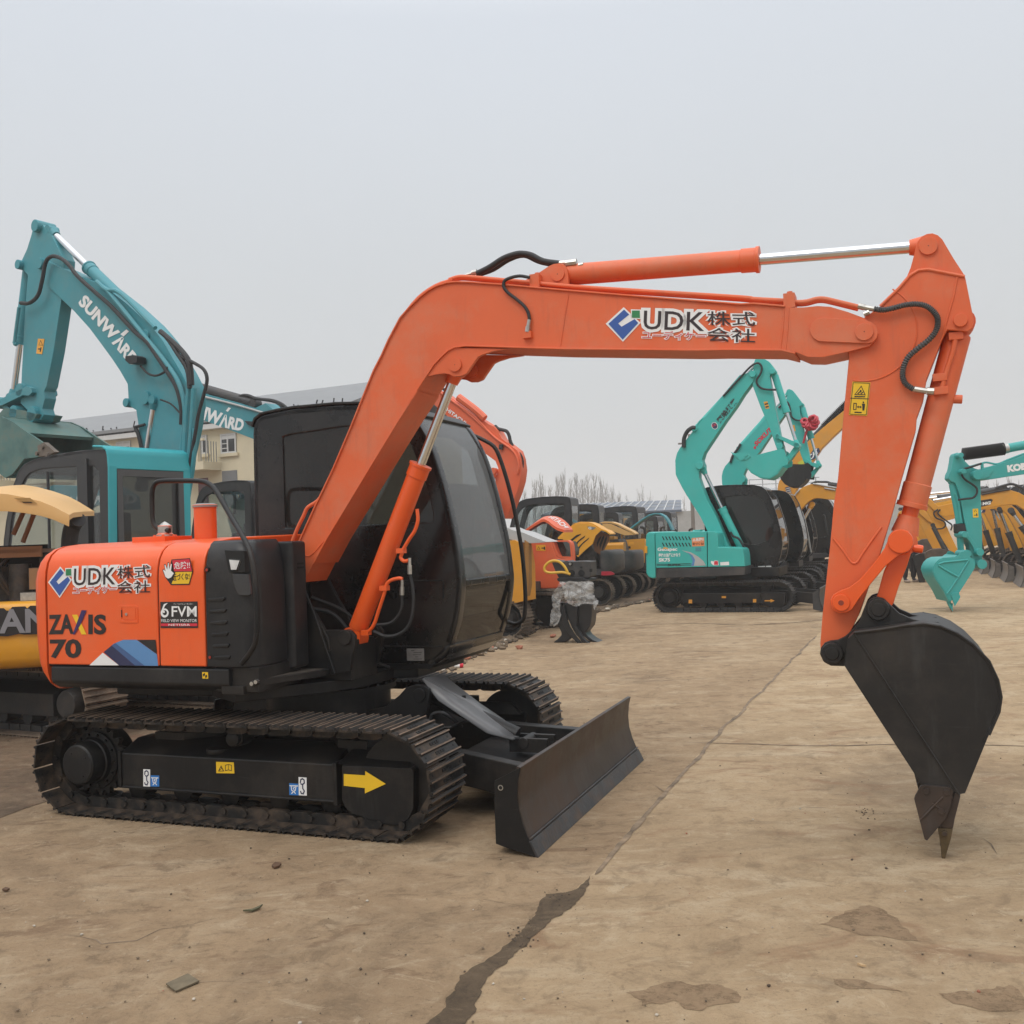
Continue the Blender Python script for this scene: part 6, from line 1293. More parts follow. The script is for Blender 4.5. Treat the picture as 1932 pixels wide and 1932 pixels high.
pins(F, r, TEAL2, .1, .22, (('J:980,470', .09), ('J:845,436', .05), ('J:858,1028', .06), ('J:875,1212', .08), ('J:1000,1195', .07), ('J:1018,1308', .09), ('J:820,285', .05)))
tubes('hydraulic_hose', F, r, RUBBER, [('J:1050,355 960,385 890,405 865,430 868,470 900,510 960,550 1005,590 1005,640 970,680 900,690 830,700', .020)], .2)
tubes('boom_pipe', F, r, TEAL2, [('J:940,385 1050,355 1100,345 1200,360 1300,320 1454,262', .018), ('J:1055,350 1060,410', .03)], .12)
d = Decal(F, .16, .004); d.out = 1; d.text('KOBELCO', 'J:1300,440 1700,380 1290,372', WHITE, 0, .07); d.build('boom_lettering', r)
d = Decal(F, .12, .004); d.out = 1; d.poly('J:966,785 1018,782 1022,866 970,868', YEL); d.poly('J:978,815 992,790 1008,815', INK, 1); d.poly('J:983,813 992,796 1003,813', YEL, 2); d.line('J:1004,832 1006,850', .022, INK, 1); d.line('J:980,845 996,845', .012, INK, 1); d.build('warning_sticker', r)
RG = 'yellow excavators in the row at the right'
YR = math.radians(157); rf = Vector((math.cos(YR), math.sin(YR))); rl = Vector((-math.sin(YR), math.cos(YR)))
LB = ['yellow excavator with dark lettered boom patch, nearest of the row at the right edge', 'yellow excavator second from the near end of the row on the right', 'yellow excavator third from the near end of the row on the right', 'yellow excavator fourth from the near end of the row on the right', 'yellow excavator fifth from the near end of the row on the right', 'yellow excavator at the far end of the row on the right']
GB = mat('pale_blade_steel', (.20,.185,.17), .5, metal=.3, var=.25, vs=4)
PO = [(.0,-1.15,.5),(-.10,-1.0,.5),(-.05,-1.1,.3),(-.14,-.95,.5),(-.1,-1.05,.4),(-.05,-1.0,.5)]
for i in range(6):
    bp = Vector((12.5+.74*i, 24.6+2.25*i)); SR = bp-rf*2.0-rl*1.24
    r = empty('excavator', LB[i], 'excavator', (SR.x, SR.y, 0), YR, RG); r.scale = (1.08,)*3; F = Frame(SR, YR, 1.08)
    undercarriage(r, MUDDY, TRKD, blade=GB); std_body(r, YELO, DGREY); std_cab(r)
    if i == 0:
        traced('boom', F, r, YELO, 'J:520,720 560,690 640,760 760,735 880,700 1040,655 1180,630 1310,605 1400,632 1454,662 1560,760 1700,960 1800,1180 1640,1240 1560,1020 1454,800 1380,750 1300,745 1150,770 1040,790 860,835 700,860 640,840', .33, .50, .16, .015)
        traced('arm', F, r, YELO, 'J:498,760 520,715 545,690 580,700 640,770 690,880 760,1040 835,1190 795,1250 700,1110 600,950 560,860', .33, .44, .22, .015)
        traced('bucket', F, r, SCRAP, 'J:510,1220 525,1190 580,1165 660,1160 750,1180 740,1250 640,1300 620,1350 640,1420 640,1470 580,1470 545,1350', .33, .7, 0, .01)
        root_of[0] = r; cyl2('arm_cylinder', F, r, DGREY, 'J:1270,590 545,715', .33, .07, .035, .42); cyl2('bucket_cylinder', F, r, DGREY, 'J:590,940 750,1260', .40, .06, .03, .8)
        cyl2('boom_cylinder', F, r, DGREY, 'J:1560,1120 1330,800', .45, .08, .04, .55)
        tubes('hydraulic_hose', F, r, RUBBER, [('J:1180,590 1280,560 1340,550 1400,570 1454,600', .03), ('J:640,790 600,820 620,870 690,900 710,940 680,970 630,975', .018), ('J:660,790 640,830 720,900 770,940 760,990', .018), ('J:1050,650 1200,620 1320,600', .02)], .52)
        d = Decal(F, .50, .006); d.out = 1; d.poly('J:1020,710 1040,705 1140,690 1160,700 1130,745 1040,768 1020,765', INK); d.text('MG', 'J:1060,752 1138,742 1062,722', WHITE, 1, .06); d.text('XC', 'J:975,760 1050,752 975,732', WHITE, 1, .06); d.build('boom_lettering', r)
        B0 = F.xz('J:520,720 560,690 640,760 760,735 880,700 1040,655 1180,630 1310,605 1400,632 1454,662 1560,760 1700,960 1800,1180 1640,1240 1560,1020 1454,800 1380,750 1300,745 1150,770 1040,790 860,835 700,860 640,840', .33)
        A0 = F.xz('J:498,760 520,715 545,690 580,700 640,770 690,880 760,1040 835,1190 795,1250 700,1110 600,950 560,860', .33); K0 = F.xz('J:510,1220 525,1190 580,1165 660,1160 750,1180 740,1250 640,1300 620,1350 640,1420 640,1470 580,1470 545,1350', .33)
    else:
        ra = (-.06, .07, -.02, .05, -.04)[i-1]; rb = (.10, -.08, .05, .12, -.05)[i-1]; c0_ = B0[12]; pn = B0[2]; pm = YELO if i % 2 else YELB; yb = (.20, -.35, .3, -.3, .2)[i-1]
        b = MB(); b.use(pm).prism(rot2(B0, c0_, ra), yb-.17, yb+.17); b.build('boom', r, bevel=.015, ang=35)
        b = MB(); b.use(pm).prism(rot2(rot2(A0, pn, rb), c0_, ra), yb-.11, yb+.11); b.build('arm', r, bevel=.015, ang=35)
        b = MB(); b.use(SCRAP if i in (2, 4) else BLACKB).prism(rot2(rot2(K0, pn, rb), c0_, ra), yb-.4, yb+.4); b.build('bucket', r, bevel=.02)
        root_of[0] = r; T2 = lambda p: rot2([p], c0_, ra)[0]; cylinder('arm_cylinder', T2(F.xz('U:0,0', .33)[0]) if False else T2((B0[7][0], B0[7][1]+.15)), T2((A0[2][0], A0[2][1]+.05)), yb, .07, .035, .5, DGREY); cylinder('boom_cylinder', T2(((c0_[0]+.55), c0_[1]-.25)), T2(B0[16]), yb+.2, .075, .04, .55, DGREY)
        b = MB(); b.use(RUBBER).tube([(x, yb+.1, z+.06) for x, z in rot2(B0[6:11], c0_, ra)], .03, 8, 4); b.build('hydraulic_hose', r)
    if i == 1: d = Decal(F, .20+.17, .006); d.out = 1; d.poly('J:1030,795 1090,790 1085,820 1030,825', NAVY); d.text('Y', 'J:1040,818 1062,816 1042,798', WHITE, 1, .06); d.build('boom_lettering', r)
# ================================================================== BUILDINGS, TREES, SMALL THINGS
CREAM = mat('cream_render', (.60,.53,.375), .85, var=.05, vs=.8, bump=.1, bs=30, dust=(.45,.40,.30), damt=.35, dscale=.6)
ROOFG = mat('grey_roof_sheet', (.20,.205,.21), .6, var=.08, vs=1)
FRAMEW = mat('white_window_frame', (.55,.55,.54), .5, var=.05)
PANE = mat('dark_window_pane', (.035,.037,.04), .12, var=.3, vs=2)
BYAW = -.4636; BS = (-13.25, 44.); bf = Frame(BS, BYAW)
bld = empty('cream_building', 'cream two storey building with long grey roof and small balconies behind the teal booms', 'building', (*BS, 0), BYAW)
ze = bf.xz('Q:500,452', 0)[0][1]; x0, x1 = -26., bf.xz('U:655,800', 0)[0][0]
b = MB(); b.use(CREAM).box(x0, x1, 0, 9.5, 0, ze); wl = b.build('wall', bld)
b = MB(); b.use(FRAMEW).box(x0-.3, x1+.3, -.35, 9.8, ze+.002, ze+.22); b.build('cornice', bld)
zr = sum(p[1] for p in bf.xz('R:620,385 1690,300', 4.8))/2
b = MB(); b.use(ROOFG).prismx([(-.40, ze+.45),(4.8, zr),(10., ze+.45),(10., ze+.30),(4.8, zr-.15),(-.40, ze+.30)], x0-.4, x1+.4); b.build('roof', bld)
b = MB(); b.use(mat('black_iron', (.02,.02,.02), .6)); rr_ = random.Random(3)
x = x0
while x < x1:
    b.tube([(x, -.30, ze+.2), (x+rr_.uniform(-.25,.25), -.30, ze+rr_.uniform(.45,.75))], .03, 4); x += rr_.uniform(.15,.5)
b.tube([(x0,-.30,ze+.30),(x1,-.30,ze+.30)], .05, 4); b.build('eave_railing', bld)
def window(rect, kind):
    xa, xb, za, zb = rect; b = MB()
    if kind == 'door':
        b.use(mat('grey_door_paint', (.16,.165,.17), .5)).box(xa, xb, -.03, .05, za, zb); b.use(PANE).box(xa+.08, xa+.14, -.035, -.028, za, zb-.6); o = b.build('door', bld); return
    if kind == 'red':
        b.use(mat('maroon_door_paint', (.12,.035,.04), .5)).box(xa, xb, -.03, .05, za, zb); b.build('door', bld); return
    b.use(PANE).box(xa, xb, -.02, .05, za, zb); o = b.build('window', bld)
    b = MB(); b.use(FRAMEW); w = (xb-xa)
    for u in (xa, xa+w*.42, xb-.07): b.box(u, u+.07, -.06, -.021, za, zb)
    for v in (za, za+(zb-za)*.72, zb-.07): b.box(xa+.07, xb-.07, -.055, -.021, v, v+.07)
    for v in (.24, .48): b.box(xa+.07, xa+w*.42, -.05, -.021, za+(zb-za)*v, za+(zb-za)*v+.04)
    b.box(xa+.07, xb-.07, -.045, -.022, za+(zb-za)*.74, zb-.08) if kind == 'wh' else None
    b.build('window_frame', o)
    b = MB(); b.use(CREAM).box(xa-.12, xb+.12, -.12, .02, za-.14, za-.002); b.build('sill', o)
def rectpx(s):
    q = bf.xz(s, 0); xs = sorted(p[0] for p in q); zs = sorted(p[1] for p in q); return (sum(xs[:2])/2, sum(xs[2:])/2, sum(zs[:2])/2, sum(zs[2:])/2)
w2 = rectpx('Q:715,530 1027,515 1033,905 728,930'); d1 = rectpx('Q:740,1275 1043,1255 1062,1990 770,2010'); wd = rectpx('Q:265,560 445,550 450,930 270,940'); dr = rectpx('Q:268,1420 462,1410 470,1950 280,1960'); wr = rectpx('R:1450,655 1625,645 1632,900 1455,905'); wl_ = rectpx('R:1130,680 1225,675 1228,905 1134,910')
for q, k in ((w2,'wh'), (wd,'wh'), (wr,'wh'), (wl_,'wh'), (d1,'door'), (dr,'red')): window(q, k)
pit = w2[0]-wd[0]
for k in range(1, 6): window((w2[0]+k*3.2, w2[1]+k*3.2, w2[2], w2[3]), 'wh') if w2[1]+k*3.2 < x1 else None
for k in range(2, 7): window((wr[0]-k*3.0, wr[1]-k*3.0, wr[2], wr[3]), 'wh') if wr[0]-k*3.0 > x0 else None
for k in range(1, 6): window((wr[0]-k*3.6+1, wr[1]-k*3.6+1, d1[2]+.9, d1[3]), 'wh') if wr[0]-k*3.6 > x0 else None
def balcony(xa, xb, z):
    b = MB(); b.use(CREAM).box(xa, xb, -1.1, -.001, z, z+.35); b.box(xb-.55, xb-.30, -1.1, -.9, z+.35, z+1.25); b.box(xa, xb, -1.1, -.98, z+1.25, z+1.35)
    b.use(mat('grey_balusters', (.22,.22,.21), .5))
    x = xa+.1
    while x < xb-.05: b.box(x, x+.03, -1.06, -1.03, z+.35, z+1.25); x += .16
    y = -.9
    while y < -.1: b.box(xb-.06, xb-.03, y, y+.03, z+.35, z+1.25); y += .16
    b.build('balcony', bld)
bz = bf.xz('Q:380,1235', -1.1)[0][1]; bx = bf.xz('Q:530,1200', -.6)[0][0]
balcony(bx-2.2, bx, bz); balcony(bx-11.6, bx-9.3, bz); balcony(bx-16, bx-13.6, bz)
# solar-roofed shed
sf_ = Frame((10.0, 70.0), -.06); shed = empty('solar_shed', 'low shed with blue grey solar panel roof on the horizon', 'shed', (10., 70., 0), -.06)
q = sf_.xz('c:795,530 1428,527', 0); lo = (q[0][0]-6, q[1][0]); zl = q[1][1]; zh = sf_.xz('c:1430,415', 6)[0][1]; hi = (sf_.xz('c:650,452', 6)[0][0]-3, sf_.xz('c:1432,415', 6)[0][0])
b = MB(); b.use(mat('pale_shed_wall', (.36,.36,.35), .8)).box(lo[0], lo[1]+16, .2, 12, 0, zl-.1); b.build('wall', shed)
b = MB(); b.use(mat('solar_panel', (.085,.105,.145), .3, var=.1, vs=.5)); b.add([(lo[0],0,zl),(lo[1],0,zl),(hi[1],6,zh),(hi[0],6,zh),(lo[0],0,zl-.15),(lo[1],0,zl-.15),(hi[1],6,zh-.15),(hi[0],6,zh-.15)], [(0,1,2,3),(7,6,5,4),(0,4,5,1),(1,5,6,2),(2,6,7,3),(3,7,4,0)])
b.use(FRAMEW); n = 16
for i in range(n+1):
    a = Vector((lo[0]+(lo[1]-lo[0])*i/n, -.01, zl+.03)); c = Vector((hi[0]+(hi[1]-hi[0])*i/n, 6, zh+.03)); b.tube([a, c], .045, 4)
for t in (.33, .66): b.tube([Vector((lo[0], -.01, zl+.03)).lerp(Vector((hi[0], 6, zh+.03)), t), Vector((lo[1], -.01, zl+.03)).lerp(Vector((hi[1], 6, zh+.03)), t)], .03, 4)
b.build('roof', shed)
b = MB(); b.use(mat('grey_corrugated', (.30,.305,.31), .6)); q = Frame((18.5, 82.), 0).xz('I:840,985 1010,985', 0); b.prismx([(0,0),(0,q[0][1]),(8,q[0][1]+.6),(8,0)], 1.2, 7.); 
for i in range(6): b.tube([(1.2+1.1*i, .1, q[0][1]), (1.2+1.1*i, .1, q[0][1]+1.0)], .05, 4)
b.tube([(1.2, .1, q[0][1]+1.0), (7, .1, q[0][1]+1.0)], .05, 4); b.tube([(1.2, .1, q[0][1]+.6), (7, .1, q[0][1]+.6)], .04, 4)
o = b.build('grey_building'); o.location = (18.5, 82, 0); tag(o, 'distant grey flat building with roof railing behind the second teal excavator', 'building')
b = MB(); b.use(mat('weathered_pole', (.16,.14,.12), .8)).cyl((0,0,0),(0,0,7.6),.13,.09,10); b.box(-.7,.7,-.05,.05,7.0,7.1); o = b.build('utility_pole'); o.location = (10.9, 60, 0); tag(o, 'utility pole on the horizon left of the teal boom with black characters', 'pole')
# bare trees
BARK = mat('bare_bark', (.16,.142,.125), .9, var=.2, vs=3)
TL = ['slim bare tree in the leafless stand on the horizon', 'wide bushy bare tree in the leafless stand on the horizon']
def bare_tree(x, y, h, seed, wide=.16, dens=70):
    g_ = h/9.
    R = random.Random(seed)
    t = empty('bare_tree', None, 'tree', (x, y, 0), 0, 'bare trees on the horizon')
    tag(t, TL[0] if wide < .2 else TL[1])
    b = MB(); b.use(BARK).tube([(0,0,0),(R.uniform(-.1,.1),0,h*.4),(R.uniform(-.15,.15),R.uniform(-.1,.1),h*.75),(R.uniform(-.2,.2),0,h)], [.13*g_,.09*g_,.05*g_,.015*g_], 6); b.build('trunk', t)
    b = MB(); b.use(BARK)
    for i in range(dens):
        z = h*R.uniform(.12,.9); a = R.uniform(0, 6.28); L = h*R.uniform(.14,.34)*(1.05-z/h*.7); s = R.uniform(.35,1.)*wide*2.2
        p0 = Vector((0,0,z)); d = Vector((math.cos(a)*s, math.sin(a)*s, 1)).normalized()
        p1 = p0+d*L*.5+Vector((math.cos(a),math.sin(a),0))*L*.12; p2 = p0+d*L
        b.tube([p0, p1, p2], [.030*g_,.020*g_,.008*g_], 3)
        for j in range(4):
            q0 = p1.lerp(p2, R.uniform(-.6,.8)); a2 = a+R.uniform(-1.4,1.4); q1 = q0+Vector((math.cos(a2)*.5*s, math.sin(a2)*.5*s, 1)).normalized()*L*R.uniform(.3,.6)
            b.tube([q0, q1], [.016*g_,.007*g_], 3)
    b.build('crown', t); return t
rt = random.Random(11)
for i, (u, v) in enumerate(((990,925),(1008,905),(1020,898),(1038,915),(1052,898),(1062,890),(1075,902),(1086,893),(1098,905),(1108,897),(1120,893),(1132,900),(1143,912),(1155,918),(1168,930),(1182,935),(1205,925),(1212,918),(1226,930),(1255,934),(1290,936),(1310,940))):
    Y = 235+rt.uniform(-15, 30); d = ray(u, v); sc = Y/d.y; P = EYE+d*sc
    bare_tree(P.x, Y, P.z, 40+i, .16 if i % 3 else .24, 75 if i < 15 else 26)
for i, (u, v) in enumerate(((1845,925),(1862,912),(1878,905),(1890,920),(1905,900),(1921,905),(1938,898),(1955,900),(1806,935),(1745,938))):
    Y = 190+rt.uniform(-15, 25); d = ray(u, v); sc = Y/d.y; P = EYE+d*sc
    bare_tree(P.x, Y, P.z, 80+i, .22, 50 if i < 8 else 24)
# orange beacon-like box above the second cab
# ------------------------------------------------------------------ grab attachment standing on the slab
gp = ground('U:1092,1210')[0]; gy = -.35; G = Frame((gp.x, gp.y), gy)
gr = empty('grab_attachment', 'black hydraulic grab standing on its tines, wrapped in plastic film, yellow hose loop', 'grab', (gp.x, gp.y, 0), gy)
GRB = mat('satin_black_grab', (.012,.0122,.013), .45, var=.2, coat=.2)
traced('mount_head', G, gr, DGREY, 'V:556,925 580,918 605,935 640,928 660,940 720,940 760,928 800,945 820,940 960,935 1070,940 1072,1130 1040,1150 900,1152 690,1160 655,1150 620,1085 590,1010', 0, -.16, .20, .012)
traced('mount_plate', G, gr, GRB, 'V:655,1150 985,1145 1010,1160 1060,1165 1060,1200 1000,1208 700,1212 655,1180', 0, -.24, .24, .01)
b = MB(); b.use(DARK)
for s, r_ in (('V:790,1095', .05), ('V:915,1095', .05), ('V:772,975', .035)):
    x, z = G.xz(s, -.16)[0]; b.cyl((x, -.175, z), (x, -.1, z), r_, n=14)
for s in ('V:1020,1040 1045,1040 1045,1080 1020,1080', 'V:900,1010 930,1010 930,1030 900,1030'): b.prism(G.xz(s, -.16), -.168, -.1)
b.use(ZINC); x, z = G.xz('V:772,975', -.16)[0]; b.cyl((x, -.19, z), (x, -.17, z), .022, n=12); x, z = G.xz('V:905,775', -.16)[0]; b.build('port_cover', gr)
b = MB(); b.use(GRB); c0 = G.xz('V:875,1200', 0)[0]; c1 = G.xz('V:880,1340', 0)[0]; b.cyl((c0[0],0,c0[1]), (c1[0],0,c1[1]), .20, .22, 24); b.build('rotator', gr)
def halves(name, s, y0, y1): return traced(name, G, gr, GRB, s, 0, y0, y1, .012)
halves('grab_shell', 'H:495,1255 480,1300 478,1380 485,1430 505,1465 520,1498 520,1520 490,1550 455,1577 480,1578 560,1570 590,1545 600,1500 570,1450 545,1400 530,1330 525,1260', -.20, -.05)
halves('grab_shell', 'H:545,1255 560,1330 575,1400 600,1460 640,1520 680,1570 705,1592 660,1585 620,1545 575,1490 545,1430 530,1360', -.26, -.20)
halves('grab_shell', 'H:530,1260 640,1265 645,1340 640,1440 655,1500 640,1530 600,1460 570,1390 545,1330', -.18, .18)
halves('grab_shell', 'H:645,1270 752,1275 752,1350 745,1420 738,1452 700,1500 720,1530 760,1560 815,1584 780,1586 720,1560 670,1520 650,1480 640,1400', -.12, .18)
halves('grab_shell', 'H:640,1440 660,1470 690,1530 730,1570 770,1590 730,1590 690,1575 650,1520 630,1480', -.24, -.14)
b = MB(); b.use(mat('yellow_hose_rubber', (.62,.36,.035), .45)); b.tube(G.p3('V:735,1088 700,1020 650,965 600,940 545,937 490,955 445,1000 432,1040 450,1075 500,1092 570,1090 660,1085 720,1095 770,1112', -.22), .022, 10, 5); b.build('yellow_hose', gr)
# plastic film round it: its own thing
fm = bpy.data.materials.new('cloudy_plastic_film'); fm.use_nodes = True; t = fm.node_tree; n = t.nodes; l = t.links
pb = n['Principled BSDF']; pb.inputs['Base Color'].default_value = (.60,.59,.57,1); pb.inputs['Roughness'].default_value = .5; pb.inputs['Specular IOR Level'].default_value = .25; pb.inputs['Alpha'].default_value = .5
nz = n.new('ShaderNodeTexNoise'); nz.inputs['Scale'].default_value = 6; nz.inputs['Detail'].default_value = 4; nz.inputs['Distortion'].default_value = 2.5
co = n.new('ShaderNodeTexCoord'); l.new(co.outputs['Object'], nz.inputs['Vector']); mr = n.new('ShaderNodeMapRange'); mr.inputs['From Min'].default_value = .35; mr.inputs['From Max'].default_value = .65; mr.inputs['To Min'].default_value = .20; mr.inputs['To Max'].default_value = .52
l.new(nz.outputs['Fac'], mr.inputs['Value']); l.new(mr.outputs[0], pb.inputs['Alpha'])
def film(b, outline, y, wav):
    """crumpled sheet filled inside an (x, z) outline"""
    xs = [p[0] for p in outline]; zs = [p[1] for p in outline]; N = 34; M = 44; P = {}
    def inside(x, z):
        c = False; j = len(outline)-1
        for i in range(len(outline)):
            xi, zi = outline[i]; xj, zj = outline[j]
            if (zi > z) != (zj > z) and x < (xj-xi)*(z-zi)/(zj-zi)+xi: c = not c
            j = i
        return c
    vs = []; fs = []
    for i in range(N+1):
        for j in range(M+1):
            x = min(xs)+(max(xs)-min(xs))*i/N; z = min(zs)+(max(zs)-min(zs))*j/M
            q = Vector((x*6, z*6, y*3)); dd = noise.noise(q)*wav+noise.noise(q*2.3)*wav*.5+abs(noise.noise(q*4.1))*wav*.35
            vs.append((x+noise.noise(q*2+Vector((5,1,2)))*.02, y+dd, z+noise.noise(q*2+Vector((9,4,2)))*.02))
    for i in range(N):
        for j in range(M):
            x = min(xs)+(max(xs)-min(xs))*(i+.5)/N; z = min(zs)+(max(zs)-min(zs))*(j+.5)/M
            if inside(x, z): a = i*(M+1)+j; fs.append((a, a+M+1, a+M+2, a+1))
    b.use(fm).add(vs, fs)
b = MB()
film(b, G.xz('V:650,1210 900,1200 1040,1200 1075,1215 1085,1330 1050,1370 1110,1430 1125,1490 1090,1600 1060,1500 950,1490 850,1530 810,1535 740,1490 700,1400 680,1330', -.3), -.30, .045)
film(b, G.xz('V:650,1215 690,1240 690,1350 640,1440 630,1560 650,1640 600,1760 560,1790 510,1770 520,1600 550,1480 530,1400 590,1290', -.25), -.26, .05)
film(b, G.xz('V:660,1205 1060,1205 1080,1330 1000,1400 850,1430 720,1400', -.2), -.27, .04)
o = b.build('plastic_film', sharp=180); o.location = (gp.x, gp.y, 0); o.rotation_euler = (0, 0, gy); tag(o, 'crumpled clear plastic film wrapped round the waist of the black grab', 'plastic film')
# ------------------------------------------------------------------ person by the far buckets, seen below the orange link
pp = ground('T:390,1270')[0]
SKIN = mat('skin', (.45,.27,.19), .6); CLOTH = mat('black_trousers', (.012,.012,.014), .8, var=.2, vs=10); COAT = mat('dark_navy_coat', (.018,.02,.03), .8, var=.2, vs=10); SHOE = mat('pale_shoes', (.35,.27,.22), .7)
def skinmesh(name, V, E, R, m, parent, root_i=0, sub=1):
    me = bpy.data.meshes.new(name); me.from_pydata(V, E, []); o = bpy.data.objects.new(name, me); COL.objects.link(o); o.parent = parent; me.materials.append(m)
    md = o.modifiers.new('skin', 'SKIN'); md.use_smooth_shade = True
    for i, r_ in enumerate(R): me.skin_vertices[0].data[i].radius = (r_, r_)
    me.skin_vertices[0].data[root_i].use_root = True
    s2 = o.modifiers.new('sub', 'SUBSURF'); s2.levels = s2.render_levels = sub; return o
pe_ = empty('person', None, 'person', (pp.x, pp.y, 0), math.radians(-60)); tag(pe_, 'person in dark trousers and dark coat standing by the far buckets, pale shoes')
V = [(0,0,.93),(0,0,1.12),(0,0,1.32),(0,0,1.45),(.02,0,1.53),(.03,0,1.60),(.03,0,1.72),(0,.10,.88),(.05,.12,.50),(.0,.13,.09),(0,-.10,.88),(-.04,-.12,.50),(-.08,-.13,.09),(0,.19,1.42),(.02,.24,1.15),(.10,.22,.92),(.12,.21,.84),(0,-.19,1.42),(.0,-.24,1.15),(.06,-.23,.92),(.08,-.22,.84),(.12,.14,.05),(.06,-.14,.05)]
E = [(0,1),(1,2),(2,3),(3,4),(4,5),(5,6),(0,7),(7,8),(8,9),(9,21),(0,10),(10,11),(11,12),(12,22),(3,13),(13,14),(14,15),(15,16),(3,17),(17,18),(18,19),(19,20)]
R = [.15,.15,.17,.13,.06,.09,.085,.10,.075,.05,.10,.075,.05,.075,.055,.04,.035,.075,.055,.04,.035,.04,.04]
skinmesh('body', V, E, R, COAT, pe_, 0, 2)
for s in (7, 10): skinmesh('trousers', [V[s], V[s+1], (V[s+2][0], V[s+2][1], .12)], [(0,1),(1,2)], [.115,.09,.075], CLOTH, pe_, 0, 2)
for i in (21, 22): skinmesh('shoe', [(V[i][0]-.16, V[i][1], .05), V[i], (V[i][0]+.04, V[i][1], .04)], [(0,1),(1,2)], [.05,.05,.035], SHOE, pe_, 0, 2)
skinmesh('head', [(.03,0,1.50),(.035,0,1.60),(.035,0,1.70),(.10,0,1.61)], [(0,1),(1,2),(1,3)], [.055,.09,.08,.03], SKIN, pe_, 0, 2); skinmesh('hair', [(.0,0,1.64),(.02,0,1.72),(.05,0,1.75)], [(0,1),(1,2)], [.09,.095,.07], mat('black_hair', (.01,.009,.008), .5), pe_, 0, 2)
# ------------------------------------------------------------------ things lying about
def lump(b, c, r_, R, flat=.6):
    ph = (1+5**.5)/2; vs = []
    for x, y, z in [(-1,ph,0),(1,ph,0),(-1,-ph,0),(1,-ph,0),(0,-1,ph),(0,1,ph),(0,-1,-ph),(0,1,-ph),(ph,0,-1),(ph,0,1),(-ph,0,-1),(-ph,0,1)]:
        k = r_/1.9*R.uniform(.65,1.25); vs.append((c[0]+x*k, c[1]+y*k, c[2]+z*k*flat+r_*flat*.5))
    b.add(vs, [(0,11,5),(0,5,1),(0,1,7),(0,7,10),(0,10,11),(1,5,9),(5,11,4),(11,10,2),(10,7,6),(7,1,8),(3,9,4),(3,4,2),(3,2,6),(3,6,8),(3,8,9),(4,9,5),(2,4,11),(6,2,10),(8,6,7),(9,8,1)])
R = random.Random(5); b = MB()
CL = [mat('clod_soil', (.15,.108,.07), .95, var=.3, vs=20), mat('clod_dark', (.085,.062,.043), .95, var=.3, vs=20), mat('chip_pale', (.42,.37,.30), .8, var=.2, vs=20), mat('chip_brick', (.36,.14,.085), .85, var=.2, vs=20)]
L = [tuple(p) for p in edge]
for i in range(2300):
    k = R.random(); seg = min(len(edge)-2, int(k**.8*(len(edge)-1))); p = edge[seg].lerp(edge[seg+1], R.random()); w = R.gauss(0, .11)
    q = p+Vector((w, w*.45, 0)); b.use(R.choices(CL, (8, 6, .7, .35))[0]); lump(b, (q.x, q.y, .004), R.choice((.012,.02,.03,.045,.06))*R.uniform(.7,1.3), R)
tag(b.build('rubble', sharp=20), kind='stuff')
b = MB()
for i in range(800):
    Y = 3.2+R.random()**1.7*9; X = R.uniform(-.60, .60)*Y*1.05; b.use(R.choices(CL, (5, 6, 3, .4))[0]); lump(b, (X, Y, .004), R.choice((.002,.003,.004,.006))*R.uniform(.7,1.4), R)
for s, n_ in (('X:280,560', 30), ('X:150,690', 35), ('X:1370,255', 25)):
    c = ground(s)[0]
    for i in range(n_): b.use(R.choice(CL[:2])); lump(b, (c.x+R.gauss(0,.035), c.y+R.gauss(0,.07), .004), R.uniform(.002,.007), R)
tag(b.build('gravel', sharp=20), kind='stuff')
def flat(name, s, m, t, label, cat, curl=0.):
    q = ground(s, .01); c = sum(q, Vector())/len(q); b = MB(); b.use(m); b.prismz([(p.x-c.x, p.y-c.y) for p in q], 0, t); o = b.build(name); o.location = (c.x, c.y, .006); o.rotation_euler = (curl, curl*.6, 0); tag(o, label, cat); return o
flat('cardboard_scrap', 'Y:618,560 700,524 742,548 655,585', mat('wet_cardboard', (.14,.112,.07), .9, var=.25, vs=18), .006, 'torn brown cardboard scrap lying on the concrete in the foreground', 'scrap', .03)
flat('dead_leaf', 'Y:1012,122 1025,113 1048,114 1040,122 1022,127', mat('brown_leaf', (.10,.055,.03), .8), .012, 'curled brown leaf on the concrete in front of the near track', 'leaf', .1)
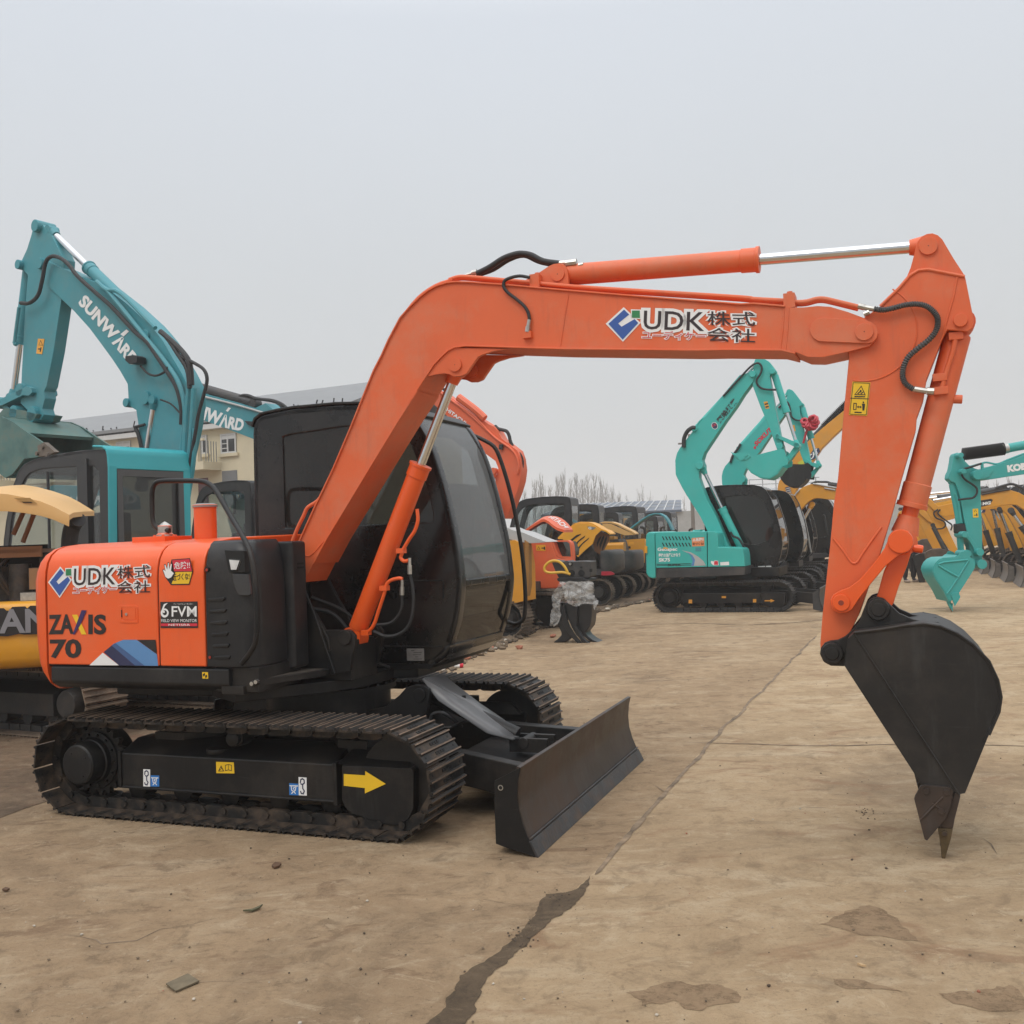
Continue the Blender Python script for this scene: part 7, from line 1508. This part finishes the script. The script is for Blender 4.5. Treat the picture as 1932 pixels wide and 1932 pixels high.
flat('dead_leaf', 'Y:8,210 20,204 36,206 24,212', MC['brown_leaf'], .01, 'small dark leaf at the left edge of the foreground', 'leaf', .1)
flat('twig', 'Y:905,287 940,282 965,272 978,266 966,277 940,287', mat('green_twig', (.09,.085,.045), .8), .008, 'short bent twig on the concrete in the left foreground', 'twig', .05)
flat('cigarette_end', 'X:1338,793 1352,796 1370,801 1352,800', mat('tan_paper', (.52,.36,.20), .8), .008, 'tan cigarette end on the pale slab below the bucket', 'litter')
c = ground('G:725,208', .03)[0]; b = MB(); b.use(WHITE).lathe((-.062,0,.033), (.062,0,.033), [(0,.026),(.006,.032),(.07,.032)], 18); b.use(RED).lathe((.008,0,.033), (.062,0,.033), [(0,.0325),(.045,.0325),(.052,.026)], 18); b.use(ZINC).cyl((-.064,0,.033), (-.0622,0,.033), .025, n=16)
o = b.build('drink_can'); o.location = (c.x, c.y, 0); o.rotation_euler = (0, 0, .35); tag(o, 'red and white drink can lying by the rubble beyond the far track', 'can')
for i, s in enumerate(('G:1075,112', 'G:1272,45', 'G:640,225')):
    c = ground(s)[0]; b = MB(); b.use(CL[3]); lump(b, (0,0,0), .06, R, .7); o = b.build('brick_fragment', bevel=.004); o.location = (c.x, c.y, .006); tag(o, ['red brick fragment on the rubble line nearest the black grab', 'red brick fragment midway along the rubble line', 'red brick fragment beside the drink can'][(1, 0, 2)[i]], 'brick', 'brick fragments along the rubble line')
# ------------------------------------------------------------------ haze
b = MB(); b.box(-305, 305, -25, 565, -1, 30); hz = b.build('haze'); tag(hz, kind='stuff'); hz.data.materials.clear()
hm = bpy.data.materials.new('haze'); hm.use_nodes = True; t = hm.node_tree
for x in list(t.nodes):
    if x.type == 'BSDF_PRINCIPLED': t.nodes.remove(x)
pv = t.nodes.new('ShaderNodeVolumePrincipled'); pv.inputs['Color'].default_value = (.97,.98,1,1); pv.inputs['Density'].default_value = .0016; pv.inputs['Anisotropy'].default_value = .3
t.links.new(pv.outputs[0], [x for x in t.nodes if x.type == 'OUTPUT_MATERIAL'][0].inputs['Volume']); hz.data.materials.append(hm)
